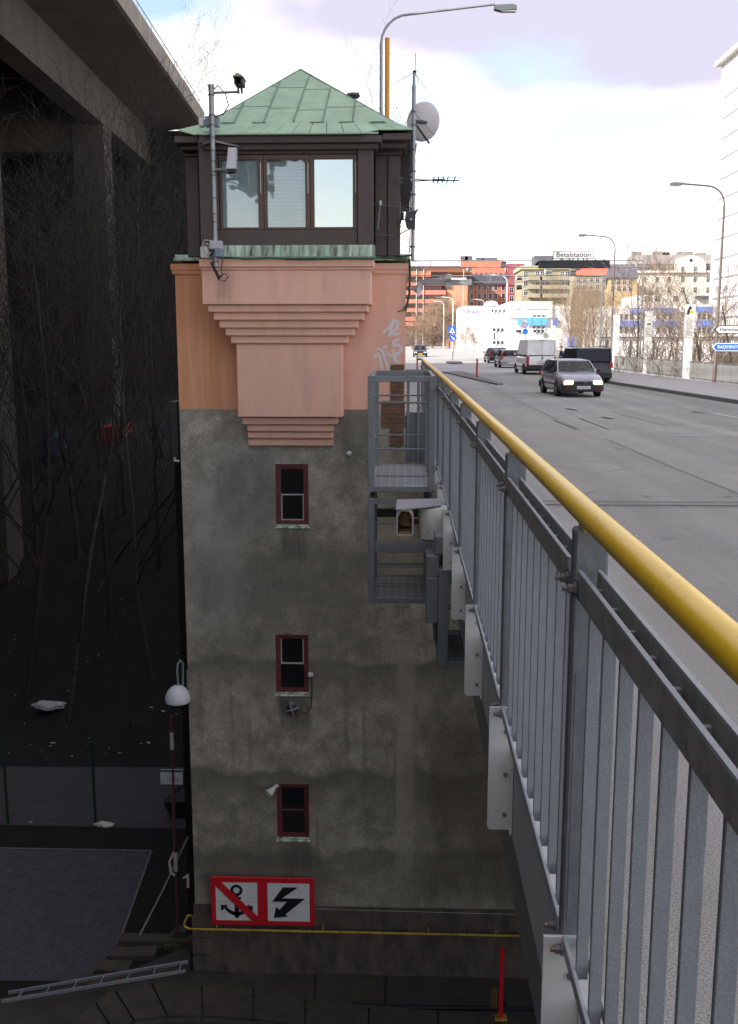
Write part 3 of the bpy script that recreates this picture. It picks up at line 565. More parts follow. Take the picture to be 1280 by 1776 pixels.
# oriel / corbelled bay
F0 = 19.0
def bayband(x0, x1, y0, y1, F, name='bay_course', mat=m_pink, extra=0):
    ym = (y0 + y1) / 2
    return CB(X(x0, ym, F), X(x1, ym, F), F, TY + .1 + extra, Z(y1, F), Z(y0, F), .012).build(name, mat, tw)
bayband(345, 648, 449, 463, F0 - .06, 'bay_cornice'); bayband(347, 646, 463.5, 468, F0 - .03, 'bay_cornice')
bayband(350, 643.5, 468, 528, F0, 'bay_panel')
for i, (x0, x1, y0, y1) in enumerate([(360, 638, 529, 541), (370, 630, 542, 555), (380, 620, 556, 568.5), (390.5, 613, 569.5, 582), (400, 603.5, 583, 595.5)]):
    bayband(x0, x1, y0, y1, F0 + .085 * (i + 1)); bayband(x0 + 9, x1 - 9, y1 - .3, y1 + 1.5, F0 + .085 * (i + 1) + .10, 'bay_shadow_gap')
bayband(411, 594, 596.5, 723.5, F0 + .5, 'bay_panel')
for i, (x0, x1, y0, y1) in enumerate([(420, 585.5, 724.5, 736), (428.5, 577.5, 737.5, 748), (429.5, 577.5, 749.5, 760), (430.5, 578, 761.5, 773)]):
    bayband(x0, x1, y0, y1, F0 + .55 + .085 * (i + 1)); bayband(x0 + 5, x1 - 5, y1 - .3, y1 + 1.5, F0 + .65 + .085 * (i + 1), 'bay_shadow_gap')
for a_, b_, y0_, y1_, f_ in ((376, 402, 470, 524, .55), (560, 566, 470, 505, .3), (455, 460, 600, 690, .22), (620, 640, 470, 480, .4), (520, 526, 600, 650, .2)):
    stain(m_pink, X(a_, 500, F0) - cx_, X(b_, 500, F0) - cx_, Z(y1_, F0) - cz_, Z(y0_, F0) - cz_, (.36, .22, .17), f_, sx=.07, sz=.15, warp=.2, nsc=4, stretch=(3, 3, .4))
# exposed brick patches at the right corner
def bricks(x0, x1, y0, y1, wrap=0):
    F = TY; a = X(x0, y0, F); b = X(x1, y0, F); z0 = Z(y1, F); z1 = Z(y0, F); h = .085; n = max(1, round((z1 - z0) / h)); h = (z1 - z0) / n
    MB().box(a, b, F - .008, F + .02, z0, z1).build('brick_backing', m_mortar, tw)
    for j in range(n):
        x = a - (.125 if j % 2 else 0)
        while x < b - .02:
            xa = max(a, x) + .006; xb = min(b, x + .25) - .006
            if xb - xa > .03: MB().box(xa, xb, F - .022 - rnd.random() * .008, F, z0 + j * h + .006, z0 + (j + 1) * h - .006).build('brick', m_brick, tw)
            x += .25
bricks(677, 701, 632, 694); bricks(661, 702, 695, 741); bricks(676, 700, 742, 773); bricks(703, 724, 742, 773)
# graffiti: flat white paint strokes on the pink wall
gf = MB()
def stroke(pts, w=.028):
    q = [P(x, y, TY - .02) for x, y in pts]; q = [Vector((p.x, TY - .006, p.z)) for p in q]
    # Catmull-Rom through the points
    out = []
    for i in range(len(q) - 1):
        p0 = q[max(i - 1, 0)]; p1 = q[i]; p2 = q[i + 1]; p3 = q[min(i + 2, len(q) - 1)]
        for k in range(6):
            t = k / 6; out.append(.5 * ((2 * p1) + (p2 - p0) * t + (2 * p0 - 5 * p1 + 4 * p2 - p3) * t * t + (3 * p1 - p0 - 3 * p2 + p3) * t ** 3))
    out.append(q[-1]); vs = []
    for i, p in enumerate(out):
        d = out[min(i + 1, len(out) - 1)] - out[max(i - 1, 0)]; d = d.normalized() if d.length > 1e-6 else Vector((1, 0, 0)); n = Vector((-d.z, 0, d.x)) * w
        o_ = Vector((0, -.0003 * (i % 3), 0)); vs += [p + n + o_, p - n + o_]
    gf.add(vs, [(2 * i, 2 * i + 1, 2 * i + 3, 2 * i + 2) for i in range(len(out) - 1)])
stroke([(664, 577), (676, 567), (682, 556), (689, 560), (687, 572), (676, 577), (686, 580), (694, 578)])
stroke([(682, 560), (678, 575), (674, 584)])
stroke([(694, 588), (684, 592), (683, 600), (692, 598), (696, 608), (686, 614), (680, 606)])
stroke([(671, 612), (680, 618), (690, 614), (684, 624), (694, 628)]); stroke([(648, 620), (656, 614), (660, 626), (663, 640)]); stroke([(654, 604), (662, 608), (668, 622), (674, 642)])
stroke([(664, 604), (672, 600)]); stroke([(676, 632), (684, 640), (694, 634), (686, 650)]); stroke([(680, 652), (692, 646), (694, 656), (684, 662), (692, 668), (694, 660), (690, 676), (684, 674), (682, 662)])
gf.build('graffiti', M('graffiti_white', (.66, .60, .62), .8, var=.1, scale=20), tw)

# ---- cabin
zE = Z(232, 18.62)
CF = 19.02
def cb(x0, x1, y0, y1, F, D, name, mat, par=None, c=.006):
    ym = (y0 + y1) / 2; return CB(X(x0, ym, F), X(x1, ym, F), F, F + D, Z(y1, F), Z(y0, F), c).build(name, mat, par or tw)
cb(620.5, 647, 240, 425, CF - .06, .2, 'corner_post', m_brown); cb(346, 370, 240, 425, CF - .06, .2, 'corner_post', m_brown)
cb(370, 620, 243, 267, CF, .14, 'lintel_board', m_brown); cb(370, 620, 398, 425, CF, .14, 'sill_board', m_brown)
cb(370, 379, 268, 397, CF + .02, .12, 'side_board', m_brown)
cb(619, 622, 268, 397, CF + .02, .12, 'side_board', m_brown)
cb(371, 650, 425, 446, CF - .07, .3, 'copper_apron', m_copper_s)
MB().tube([P(350, 447, CF - .12), P(652, 446, CF - .12)], .018, 6).build('apron_bead', m_copper_d, tw)
for i, (x0, x1, g0, g1, gm) in enumerate([(380, 457, 384, 447, m_glass_c), (457, 538, 463, 529, m_glass_c), (538, 619, 545, 611.5, m_glass_r)]):
    w = MB(); a, b = X(x0, 333, CF), X(x1, 333, CF); c, d = Z(397, CF), Z(268, CF); ga, gb, gc, gd = X(g0, 333, CF), X(g1, 333, CF), Z(393.5, CF), Z(276, CF)
    for q in [(a + .005, ga - .02, c, d), (gb + .02, b - .005, c, d), (ga - .02, gb + .02, c, gc - .02), (ga - .02, gb + .02, gd + .02, d)]: w.box(q[0], q[1], CF + .03, CF + .10, q[2], q[3])
    for q in [(ga - .02, ga, gc, gd), (gb, gb + .02, gc, gd), (ga - .02, gb + .02, gc - .02, gc), (ga - .02, gb + .02, gd, gd + .02)]: w.box(q[0], q[1], CF + .045, CF + .09, q[2], q[3])
    fr = w.build('window_frame', m_brown_f, tw)
    MB().box(ga, gb, CF + .06, CF + .066, gc, gd).build('pane', gm, fr)
    bl = MB(); z = gc + .015; up_ = gd if i != 1 else gd
    while z < gd - .01:
        tl = .95 if i != 1 else .80
        dy = .011; bl.add([(ga - .01, CF + .10 + dy, z + .011 * tl * 1.3), (gb + .01, CF + .10 + dy, z + .011 * tl * 1.3), (gb + .01, CF + .10 - dy, z - .011 * tl), (ga - .01, CF + .10 - dy, z - .011 * tl)], [(0, 1, 2, 3)]); z += .0245 if i == 1 else .0205
    bl.build('blind', m_blind, fr)['kind'] = 'stuff'
    # slim handles beside the sash
    MB().tube([(gb + .055, CF + .015, Z(282, CF)), (gb + .055, CF + .015, Z(335, CF))], .008, 5).build('pull_handle', m_offw, fr)
MB().box(X(380, 333, CF), X(619, 333, CF), CF + .45, CF + .47, Z(420, CF), Z(262, CF)).build('cabin_backdrop', M('cabin_interior', (.12, .12, .115), .8), tw)
# set-back cabin corners with pilasters
for s_, (x0, x1) in enumerate([(322, 347), (650, 694)]):
    a_, b_ = X(x0, 333, 19.9), X(x1, 333, 19.9)
    MB().box(a_, b_, 19.95, 24.0, Z(447, 19.9), Z(247, 19.9)).build('corner_wall', m_brown, tw)
    cb(x0 - 5 if s_ == 0 else x0, x1 if s_ == 0 else x1 + 3, 249, 270, 19.88, 4.2, 'frieze_board', m_brown)
cb(673, 694, 272, 444, 19.86, .1, 'pilaster', m_brown); cb(651, 671, 272, 444, 19.9, .06, 'pilaster', m_brown); cb(324, 345, 272, 444, 19.9, .06, 'pilaster', m_brown)
MB().box(X(346, 333, CF) + .02, X(648, 333, CF) - .02, CF + .5, 24.0, Z(447, 19), Z(240, 19)).build('cabin_core', m_brown, tw)
# eaves
def fasc(x0, x1, F, z0, z1, D=.3, name='eave_board', mat=m_brown): return CB(X(x0, 235, F), X(x1, 235, F), F, F + D, z0, z1, .006).build(name, mat, tw)
fasc(345, 662, 18.72, zE - .13, zE - .015, .5); fasc(352, 655, 18.86, zE - .22, zE - .13, .4)
fasc(302, 344, 19.2, zE - .03, zE + .085, 5.5); fasc(663, 713, 19.2, zE - .0, zE + .115, 5.5)
fasc(312, 344, 19.5, zE - .10, zE - .035, 5.0); fasc(656, 706, 19.5, zE - .09, zE - .005, 5.0)
# copper ledges at cornice level
for x0, x1, yy in [(303, 347, 449), (648, 711, 449)]:
    a_, b_ = X(x0, 447, TY), X(x1, 447, TY); z = Z(yy, TY)
    MB().prism([(a_, TY - .12, z - .03), (b_, TY - .12, z - .03), (b_, TY - .12, z), (b_, TY + .1, z + .1), (a_, TY + .1, z + .1), (a_, TY - .12, z)] if False else [(a_, TY - .13, z - .04), (a_, TY - .13, z - .01), (a_, TY + .05, z + .09), (a_, 24.1, z + .09), (a_, 24.1, z - .04)], (b_ - a_, 0, 0)).build('copper_ledge', m_copper_s, tw)
# roof
YA = 22.2
A = P(521, 122, YA); zB = Z(214, 19.35); YB = 19.35; xb0, xb1 = X(357, 214, YB), X(684, 214, YB)
zEv = zE; YE = 18.62; xe0, xe1 = X(298, 231, YE), X(717, 231, YE)
YB2 = 2 * YA - YB; YE2 = 2 * YA - YE
def clip(poly, a, b, c):                # keep a*x+b*z<=c
    out = []
    for i, p in enumerate(poly):
        q = poly[(i + 1) % len(poly)]; dp = a * p[0] + b * p[1] - c; dq = a * q[0] + b * q[1] - c
        if dp <= 0: out.append(p)
        if dp * dq < 0: t = dp / (dp - dq); out.append((p[0] + (q[0] - p[0]) * t, p[1] + (q[1] - p[1]) * t))
    return out
def front(x, z, off=0): t = (z - zB) / (A.z - zB); return Vector((x, YB + (YA - YB) * t, z))
nrm = Vector((0, -(A.z - zB), YA - YB)).normalized()
seams = [(357, 330), (407, 425), (458, 469), (509, 518), (560, 566), (612, 584), (684, 700)]
def hipx(z, s): t = (z - zB) / (A.z - zB); return (xb0 + (A.x - xb0) * t) if s < 0 else (xb1 + (A.x - xb1) * t)
sx = [X(p, 214, YB) for p, _ in seams]; lean = [0, .06, .05, .06, .03, .0, 0]
rowz = [Z(214, YB), Z(190, 20.1), Z(155, 21.2), A.z]
sb = MB()
for i in range(6):
    off = [.0, .05, 0, -.06, .02, .04][i]
    zs_ = [zB, zB + (rowz[1] - zB) + off, zB + (rowz[2] - zB) + off, A.z]
    for j in range(3):
        if zs_[j + 1] <= zs_[j]: continue
        tl = lambda z: (z - zB)
        poly = [(sx[i] + lean[i] * tl(zs_[j]), zs_[j]), (sx[i + 1] + lean[i + 1] * tl(zs_[j]), zs_[j]), (sx[i + 1] + lean[i + 1] * tl(zs_[j + 1]), zs_[j + 1]), (sx[i] + lean[i] * tl(zs_[j + 1]), zs_[j + 1])]
        # hips
        kx0 = (A.x - xb0) / (A.z - zB); kx1 = (A.x - xb1) / (A.z - zB)
        poly = clip(poly, -1, kx0, -(xb0 - kx0 * zB)); poly = clip(poly, 1, -kx1, xb1 - kx1 * zB) if poly else poly
        if len(poly) < 3: continue
        cx = sum(p[0] for p in poly) / len(poly); cz = sum(p[1] for p in poly) / len(poly)
        v = []
        for p in poly: dx, dz = cx - p[0], cz - p[1]; ln = math.hypot(dx, dz) or 1; s = min(.008 / ln, .2); v.append(front(p[0] + dx * s, p[1] + dz * s) + nrm * rnd.uniform(.0, .006))
        MB().prism(v, nrm * .012).build('roof_sheet', m_copper, tw)
        if j < 2 and len(poly) >= 4: q0, q1 = [p for p in poly if abs(p[1] - zs_[j + 1]) < 1e-4][:2] if len([p for p in poly if abs(p[1] - zs_[j + 1]) < 1e-4]) >= 2 else (None, None); 
        else: q0 = None
        if q0: sb.tube([front(*q0) + nrm * .016, front(*q1) + nrm * .016], .009, 5)
for i in range(1, 6):
    z = zB; pts = []
    while z < A.z:
        x = sx[i] + lean[i] * (z - zB)
        if hipx(z, -1) + .03 < x < hipx(z, 1) - .03: pts.append(front(x, z) + nrm * .03)
        z += .12
    if len(pts) > 1: sb.tube(pts, .016, 5)
core = MB().add([(xb0, YB + .02, zB), (xb1, YB + .02, zB), (xb1, YB2, zB), (xb0, YB2, zB), (A.x, A.y, A.z - .01)], [(0, 1, 4), (1, 2, 4), (2, 3, 4), (3, 0, 4)]); core.build('roof_sheet', m_copper, tw)
for p0, p1 in [((xb0, YB, zB), A), ((xb1, YB, zB), A)]: sb.tube([Vector(p0), Vector(p1) + Vector((0, 0, .015))], .022, 6)
sb.build('roof_seams', m_copper_d, tw, smooth=40)
sk = MB()
nseg = 14
for i in range(nseg):                    # flared skirt, sheet by sheet
    t0, t1 = i / nseg + .0015, (i + 1) / nseg - .0015
    a = Vector((xb0 + (xb1 - xb0) * t0, YB, zB)); b = Vector((xb0 + (xb1 - xb0) * t1, YB, zB))
    c = Vector((xe0 + (xe1 - xe0) * t1, YE, zEv)); d = Vector((xe0 + (xe1 - xe0) * t0, YE, zEv))
    if t0 < .12: d.z += .17 * (1 - t0 / .14); d.y += .5
    if t1 < .12: c.z += .17 * (1 - t1 / .14); c.y += .5
    if t0 > .84: d.z += .15; d.y += .5
    if t1 > .84: c.z += .15; c.y += .5
    MB().prism([a, b, c, d], (0, 0, .018)).build('eave_sheet', m_copper, tw)
sk.add([(xb1, YB, zB), (xb1, YB2, zB), (xe1, YE2, zEv), (xe1, YE + .5, zEv + .15)], [(0, 1, 2, 3)]).add([(xb0, YB, zB), (xb0, YB2, zB), (xe0, YE2, zEv), (xe0, YE + .5, zEv + .15)], [(0, 1, 2, 3)])
sk.add([(xb0, YB2, zB), (xb1, YB2, zB), (xe1, YE2, zEv), (xe0, YE2, zEv)], [(0, 1, 2, 3)]); sk.build('eave_sheet', m_copper, tw)
MB().tube([(xe0 + .5, YE - .01, zEv), (xe1 - .62, YE - .01, zEv)], .018, 6).build('eave_roll', m_copper, tw)
for px in (395, 450, 550, 600, 655):     # raised laps where the slope flares
    p = P(px, 216, YB - .02); MB().prism([(p.x - .16, YB - .03, zB - .0), (p.x + .16, YB - .03, zB - .0), (p.x + .10, YB - .05, zB + .02), (p.x - .10, YB - .05, zB + .02)], (0, -.02, -.01)).build('snow_lug', m_copper_d, tw)
# near-black board standing in for the shade under the right eave
cb(694, 712, 252, 330, 20.3, 3.4, 'eave_shade_board', M('shade_dark_board', (.03, .026, .026), .7))
# roof vent cowl
q = P(612, 178, 21.6); vt = tag(MB().lathe([(.05, 0), (.05, .12), (.12, .13), (.16, .17), (.10, .22), (.0, .24)], (q.x, q.y, q.z - .04), n=14).prism([(q.x - .13, q.y, q.z + .18), (q.x - .05, q.y, q.z + .10), (q.x + .13, q.y, q.z + .16), (q.x + .13, q.y, q.z + .2)], (0, .06, 0)).build('roof_cowl', m_black, smooth=40), 'small black ventilation cowl poking above the green copper roof', 'cowl')
# ================================================================ BRIDGE RAILING
rl = thing('bridge_railing', 'long galvanised bridge railing with a thick yellow handrail along the road edge', 'railing', (.48, 0, .1))
PO = [-.92 + 1.72 * i for i in range(16)]
seg = MB()
hb = random.Random(2)
pts = [(.48, -1.2, 1.41)] + [(.48 + hb.uniform(-.0012, .0012), y, 1.41 + hb.uniform(-.0015, .0015)) for y in PO[1:]] + [(.46, 25.6, 1.41), (.36, 26.1, 1.40)]
MB().tube(pts, .0325, 28).build('handrail', m_yel, rl, smooth=60)
for y in PO[1:12:2]: MB().tube([(.48, y - .055, 1.41), (.48, y - .049, 1.41), (.48, y - .043, 1.41)], [.0328, .0342, .0328], 28, caps=False).build('weld_ring', m_yel, rl, smooth=60)
proto = {}
def rp(key, name, mb, mat, y, smooth=0):
    if key not in proto:
        o = mb().build(name, mat, rl, smooth=smooth); proto[key] = (o, y); return o
    o0, y0 = proto[key]; return inst(o0, rl, (0, y - y0, 0))
def post_mb(y):
    def f():
        m = MB().cbox(.437, .523, y - .028, y + .028, .255, 1.382, .006).box(.45, .512, y - .0305, y - .0285, .3, 1.0)
        return m
    return f
for y in PO:
    rp('post', 'post', post_mb(y), m_galv, y)
    rp('cap', 'saddle', lambda: MB().cbox(.455, .505, y - .04, y + .04, 1.375, 1.392, .003), m_yel, y)
    rp('br', 'white_bracket', lambda: MB().prism([(.388, y - .040, -.30), (.398, y - .040, -.315), (.489, y - .040, -.315), (.489, y - .040, .262), (.388, y - .040, .262)], (0, .012, 0)), m_plate, y)
    rp('brf', 'bracket_flange', lambda: MB().box(.486, .4965, y - .06, y + .05, -.33, .08), m_plate, y)
    for k, (z, dy) in enumerate([(1.235, -.055), (1.235, .06), (.235, -.055), (.235, .06)]):
        rp('bolt%d' % k, 'bolt', lambda: MB().lathe([(0, -.034), (.007, -.034), (.007, -.022), (.012, -.021), (.012, -.008), (.017, -.007), (.017, 0)], (.438, y + dy, z), (1, 0, 0), 6), m_bolt, y)
    for k, z in enumerate((.15, -.05, -.24)):
        rp('pb%d' % k, 'bracket_bolt', lambda: MB().lathe([(0, -.014), (.010, -.014), (.010, 0)], (.463, y - .040, z), (0, 1, 0), 6), m_bolt, y)
for i in range(len(PO) - 1):
    a, b = PO[i] + .075, PO[i + 1] - .075
    rp('top', 'top_bar', lambda: MB().cbox(.437, .448, a, b, 1.215, 1.285, .002).cbox(.486, .497, a, b, 1.215, 1.285, .002), m_galv_d, PO[i])
    rp('tope', 'bar_edge', lambda: MB().cbox(.4368, .4484, a, b, 1.2855, 1.2885, .0008).cbox(.4858, .4974, a, b, 1.2855, 1.2885, .0008), m_galv_l, PO[i])
    rp('lug', 'lug_plate', lambda: MB().cbox(.437, .446, PO[i] + .03, a + .03, 1.212, 1.262, .003).cbox(.437, .446, b - .03, PO[i + 1] - .03, 1.212, 1.262, .003), m_galv, PO[i])
    rp('bot', 'bottom_bar', lambda: MB().cbox(.436, .447, a - .03, b + .03, .235, .272, .002).cbox(.487, .496, a - .03, b + .03, .235, .272, .002), m_galv_l, PO[i])
    for k in range(9):
        y = PO[i] + .172 + .172 * k
        rp('bal', 'baluster', lambda: MB().cbox(.4515, .4820, y - .0065, y + .0065, .232, 1.262, .0015), m_bar, y)

# ================================================================ INSPECTION CAGES
m_cage = M('painted_grey_steel', (.17, .185, .195), .5, .2, var=.1, scale=6, col2=(.12, .12, .12), m2=.66, s2=9)
m_cage_d = M('grey_steel_bars', (.14, .155, .17), .5, .3)
def cage(name, label, x0, x1, y0, y1, z0, z1, w=.085, bars=(), deck_=True, top=True):
    t = thing(name, label, 'access cage', ((x0 + x1) / 2, (y0 + y1) / 2, z0))
    for x, y in ((x0, y0), (x1 - w, y0), (x0, y1 - w), (x1 - w, y1 - w)):
        CB(x, x + w, y, y + w, z0, z1, .006).build('corner_post', m_cage, t)
    for z in ([z1 - .075] if top else []) + [z0]:
        for q in [(x0 + w, x1 - w, y0, y0 + .05), (x0 + w, x1 - w, y1 - .05, y1), (x0, x0 + .05, y0 + w, y1 - w), (x1 - .05, x1, y0 + w, y1 - w)]:
            CB(q[0], q[1], q[2], q[3], z + .001, z + .074, .004).build('frame_rail', m_cage, t)
    for z in bars:
        MB().tube([(x0 + w, y0 + .03, z), (x1 - w, y0 + .03, z)], .012, 6).build('guard_bar', m_cage_d, t)
        MB().tube([(x0 + w, y1 - .03, z - .03), (x1 - w, y1 - .03, z - .03)], .012, 6).build('guard_bar', m_cage_d, t)
        MB().tube([(x0 + .03, y0 + w, z - .01), (x0 + .03, y1 - w, z - .01)], .012, 6).build('guard_bar', m_cage_d, t)
    if deck_:
        n = max(2, int((x1 - x0 - .1) / .095))
        MB().box(x0 + .05, x1 - .05, y0 + .05, y1 - .05, z0 + .03, z0 + .045).build('floor_plate', m_cage_d, t)
        for k in range(n):
            xa = x0 + .055 + k * (x1 - x0 - .11) / n; xb = x0 + .055 + (k + 1) * (x1 - x0 - .11) / n
            for ya, yb in ((y0 + .055, (y0 + y1) / 2 - .02), ((y0 + y1) / 2 + .02, y1 - .055)): MB().box(xa + .004, xb - .004, ya, yb, z0 + .05, z0 + .062).build('floor_plank', m_cage, t)
            MB().box(xa - .004, xa + .004, y0 + .055, y1 - .055, z0 + .046, z0 + .068).build('floor_rib', m_galv_l, t)
    return t
c1 = cage('access_cage', 'tall grey steel access cage beside the pink tower wall, open at the top', -.44, .40, 12.4, 14.7, -.02, 1.43, bars=(1.10, .52))
MB().box(-.36, .33, 13.4, 13.47, -.02, .06).build('mid_frame', m_cage, c1)
CB(.02, .32, 12.5, 12.53, .02, .05, .004).build('latch_bar', m_alu, c1)
c2 = cage('access_cage', 'grey steel cage hanging directly under the tall access cage, with a grating floor', -.44, .38, 12.4, 13.7, -1.46, -.1, bars=(-.42, -.98, -1.2), top=True)
CB(-.355, .30, 12.42, 12.5, -.80, -.66, .006).build('mid_rail', m_cage, c2); CB(-.355, .30, 13.6, 13.66, -.55, -.45, .006).build('mid_rail', m_black, c2)
c3 = cage('access_cage', 'lower grey cage tucked under the bridge fascia, nearest the camera', .365, 1.1, 9.85, 11.0, -1.46, -.42, w=.11, bars=(-.8, -1.1))
MB().prism([(.355, 10.2, -.45), (.355, 11.0, -.45), (.355, 11.0, -1.25), (.355, 10.5, -1.38)], (-.012, 0, 0)).build('side_plate', m_cage_d, c3)
CB(.24, .375, 9.95, 10.3, -.52, -.30, .008).build('hanger', m_cage, c3); CB(.33, .52, 9.95, 10.3, -.29, -.10, .008).build('hanger', m_cage, c3)
CB(.24, .365, 9.9, 10.02, -1.0, -.52, .006).build('hanger', m_cage, c3)
# far grey cabinet + railing piece beyond the brick corner
cbx = thing('railing_section', 'short grey railing section with a solid lower panel between tower corner and cage', 'railing', (.3, 17.5, 0))
for x in (.06, .24, .42): CB(x, x + .05, 17.5, 17.55, -.3, 1.33, .005).build('post', m_cage, cbx)
CB(.04, .48, 17.47, 17.49, 1.30, 1.37, .005).build('top_bar', m_cage, cbx); MB().box(.05, .46, 17.56, 17.58, -.25, .62).build('panel', m_cage_d, cbx)

# ================================================================ SHIP SIGNAL
sg = thing('ship_signal', 'white ship signal lamp housing with square visor beside the railing', 'signal', (.15, 10.5, 0))
h = MB(); x0, x1, y0, y1, z0, z1 = -.065, .115, 10.25, 10.75, -.155, .12; t = .016
m_sig = M('aged_signal_paint', (.40, .39, .36), .6, var=.12, scale=9, col2=(.25, .2, .15), m2=.66, s2=14)
prof = [(x0, z0 + .02), (x0 + .02, z0), (x1 - .02, z0), (x1, z0 + .02), (x1, z1 - .05), (x1 - .04, z1), (x0 + .04, z1), (x0, z1 - .05)]
inn = [(x0 + t, z0 + t), (x0 + t + .01, z0 + t), (x1 - t - .01, z0 + t), (x1 - t, z0 + t), (x1 - t, z1 - .07), (x1 - .05, z1 - t), (x0 + .05, z1 - t), (x0 + t, z1 - .07)]
vs = [(x, y0, z) for x, z in prof] + [(x, y0, z) for x, z in inn] + [(x, y1, z) for x, z in prof] + [(x, y1 - .2, z) for x, z in inn]; fs = []
for i in range(8):
    j = (i + 1) % 8; fs += [(i, j, 8 + j, 8 + i), (i, 16 + i, 16 + j, j), (8 + i, 8 + j, 24 + j, 24 + i)]
fs += [tuple(range(16, 24))]
h.add(vs, fs); h.build('visor', m_sig, sg)
MB().prism([(x0 - .005, 10.22, z1 + .0), (x0 + .05, 10.2, z1 + .005), (x1 + .15, 10.35, z1 + .01), (x1 + .3, 10.5, z1 + .01), (x1 + .3, 10.9, z1 + .01), (x0, 10.8, z1 + .01)], (0, 0, .012)).build('hood', M('hood_grey_lilac', (.27, .27, .29), .6), sg)
MB().lathe([(.0, 0), (.075, .002), (.08, .02)], ((x0 + x1) / 2, y1 - .22, -.03), (0, -1, 0), 16).build('lens', M('dusty_amber_lens', (.20, .10, .03), .3, var=.3, scale=9), sg)
MB().box(x0 + .03, x1 - .02, y0 + .02, y1 - .2, z0 + .024, z0 + .03).build('nest_debris', M('dry_debris', (.28, .16, .06), .95, var=.4, scale=20), sg)
cyl = [(.0, -.24), (.11, -.24), (.135, -.22), (.135, .09), (.12, .11), (0, .11)]
MB().lathe(cyl, (.30, 10.5, 0), (0, 0, 1), 18).build('lamp_body', m_sig, sg, smooth=40)
MB().box(.30, .49, 10.42, 10.7, -.24, .10).build('mount_box', m_sig, sg)
MB().tube([(.18, 10.5, -.05), (.07, 10.55, -.05)], .03, 8).build('arm', m_red_fr, sg)
for x, y in ((.34, 10.42), (.40, 10.55)): MB().lathe([(.018, 0), (.014, .03), (0, .03)], (x, y, .11), n=8).build('bolt', m_bolt, sg)

# ================================================================ THINGS ON THE TOWER
MF = 18.55
mast = thing('camera_mast', 'grey steel mast carrying two cameras at the left front corner of the cabin', 'mast', P(370, 462, MF))
mx_ = X(370, 300, MF); zt, zb_ = Z(149, MF), Z(461, MF)
MB().tube([(mx_, MF, zb_), (mx_, MF, zt)], .048, 14).build('pole', m_pole, mast, smooth=40)
MB().lathe([(0.03, 0), (.055, 0), (.055, .06), (0, .07)], (mx_, MF, zt - .03), n=12).build('cap', m_pole, mast)
for py in (165, 262, 280, 298, 305, 345, 372, 386, 455, 437, 200, 217, 239):
    MB().lathe([(.049, 0), (.058, 0), (.058, .025), (.049, .025)], (mx_, MF, Z(py, MF)), n=12).build('clamp_band', m_bolt, mast)
MB().tube([(mx_, MF, Z(160, MF)), (X(416, 160, MF), MF - .05, Z(160, MF))], .022, 6).build('arm', m_cage_d, mast)
MB().tube([(mx_, MF, Z(294, MF)), (X(398, 294, MF), MF - .05, Z(293, MF))], .026, 6).build('arm', m_pole, mast)
for dx in (-.3, .42): MB().tube([(mx_, MF, Z(243, MF)), (mx_ + dx * .6, MF + .1, Z(247, MF)), (mx_ + dx, MF + .3, Z(247, MF))], .018, 5).build('stay', m_pole, mast)
MB().tube([(mx_, MF, zt - .1), (mx_ + .12, MF, zt + .02), (mx_ + .25, MF, zt - .12), (mx_ + .3, MF, zt - .32), (mx_ + .2, MF, zt - .47), (mx_ + .04, MF, zt - .5)], .012, 5).build('cable', m_cable, mast, smooth=60)
ca = thing('security_camera', 'dark box camera with a pointed hood on the mast arm above the roof edge', 'camera', P(417, 160, MF))
a, b = X(409, 150, MF), X(424, 150, MF)
CB(a, b, MF - .2, MF + .12, Z(150, MF), Z(138, MF), .012).build('housing', m_black, ca)
MB().prism([(a - .02, MF - .26, Z(138, MF)), (b + .02, MF - .26, Z(138, MF)), ((a + b) / 2, MF - .26, Z(131.5, MF))], (0, .42, 0)).build('hood', M('hood_grey', (.28, .26, .22), .5), ca)
MB().lathe([(0, 0), (.05, 0), (.05, .03)], ((a + b) / 2, MF - .2, Z(144, MF)), (0, -1, 0), 12).build('lens', m_glass_d, ca)
MB().box(a + .03, a + .06, MF - .05, MF, Z(162, MF), Z(150, MF)).box(b - .06, b - .03, MF - .05, MF, Z(162, MF), Z(150, MF)).build('bracket', m_black, ca)
ca = thing('security_camera', 'pale grey box camera tilted down on the mast in front of the cabin window', 'camera', P(405, 298, MF))
q = MB(); a, b = X(397, 280, MF), X(413, 280, MF); zt2, zb2 = Z(256, MF), Z(297, MF)
q.prism([(a, MF - .3, zb2), (b, MF - .3, zb2 + .005), (b - .02, MF - .05, zt2 + .0), (a - .0, MF - .05, zt2)], (0, .16, 0)); q.build('housing', m_gbox, ca)
MB().box(a + .01, b - .01, MF - .28, MF - .13, zb2 - .05, zb2 - .002).build('lens_hood', m_black, ca)
MB().tube([(b - .03, MF - .2, zb2 - .05), (a + .02, MF - .2, zb2 - .07), (a - .1, MF - .1, zb2 - .02), (mx_, MF, zb2 + .0)], .01, 5).build('cable', m_cable, ca)
def jb(name, label, x0, x1, y0, y1, F, mat, D=.14, cat='box', lid=True):
    t = thing(name, label, cat, P((x0 + x1) / 2, y1, F)); ym = (y0 + y1) / 2
    a, b, c, d = X(x0, ym, F), X(x1, ym, F), Z(y1, F), Z(y0, F)
    CB(a, b, F, F + D, c, d, .012).build('housing', mat, t)
    if lid: CB(a + .012, b - .012, F - .012, F - .001, c + .012, d - .012, .004).build('cover', mat, t)
    return t
jb('junction_box', 'grey plastic junction box strapped to the mast foot at cornice level', 363, 385, 417, 432, MF - .11, m_gbox)
jb('junction_box', 'blue-grey junction box right of the mast foot on the copper apron', 372, 386, 431, 446, MF - .13, m_bluebox)
jb('junction_box', 'cream junction box left of the mast foot with cable loops', 347, 361, 427, 447, MF - .05, m_offw)
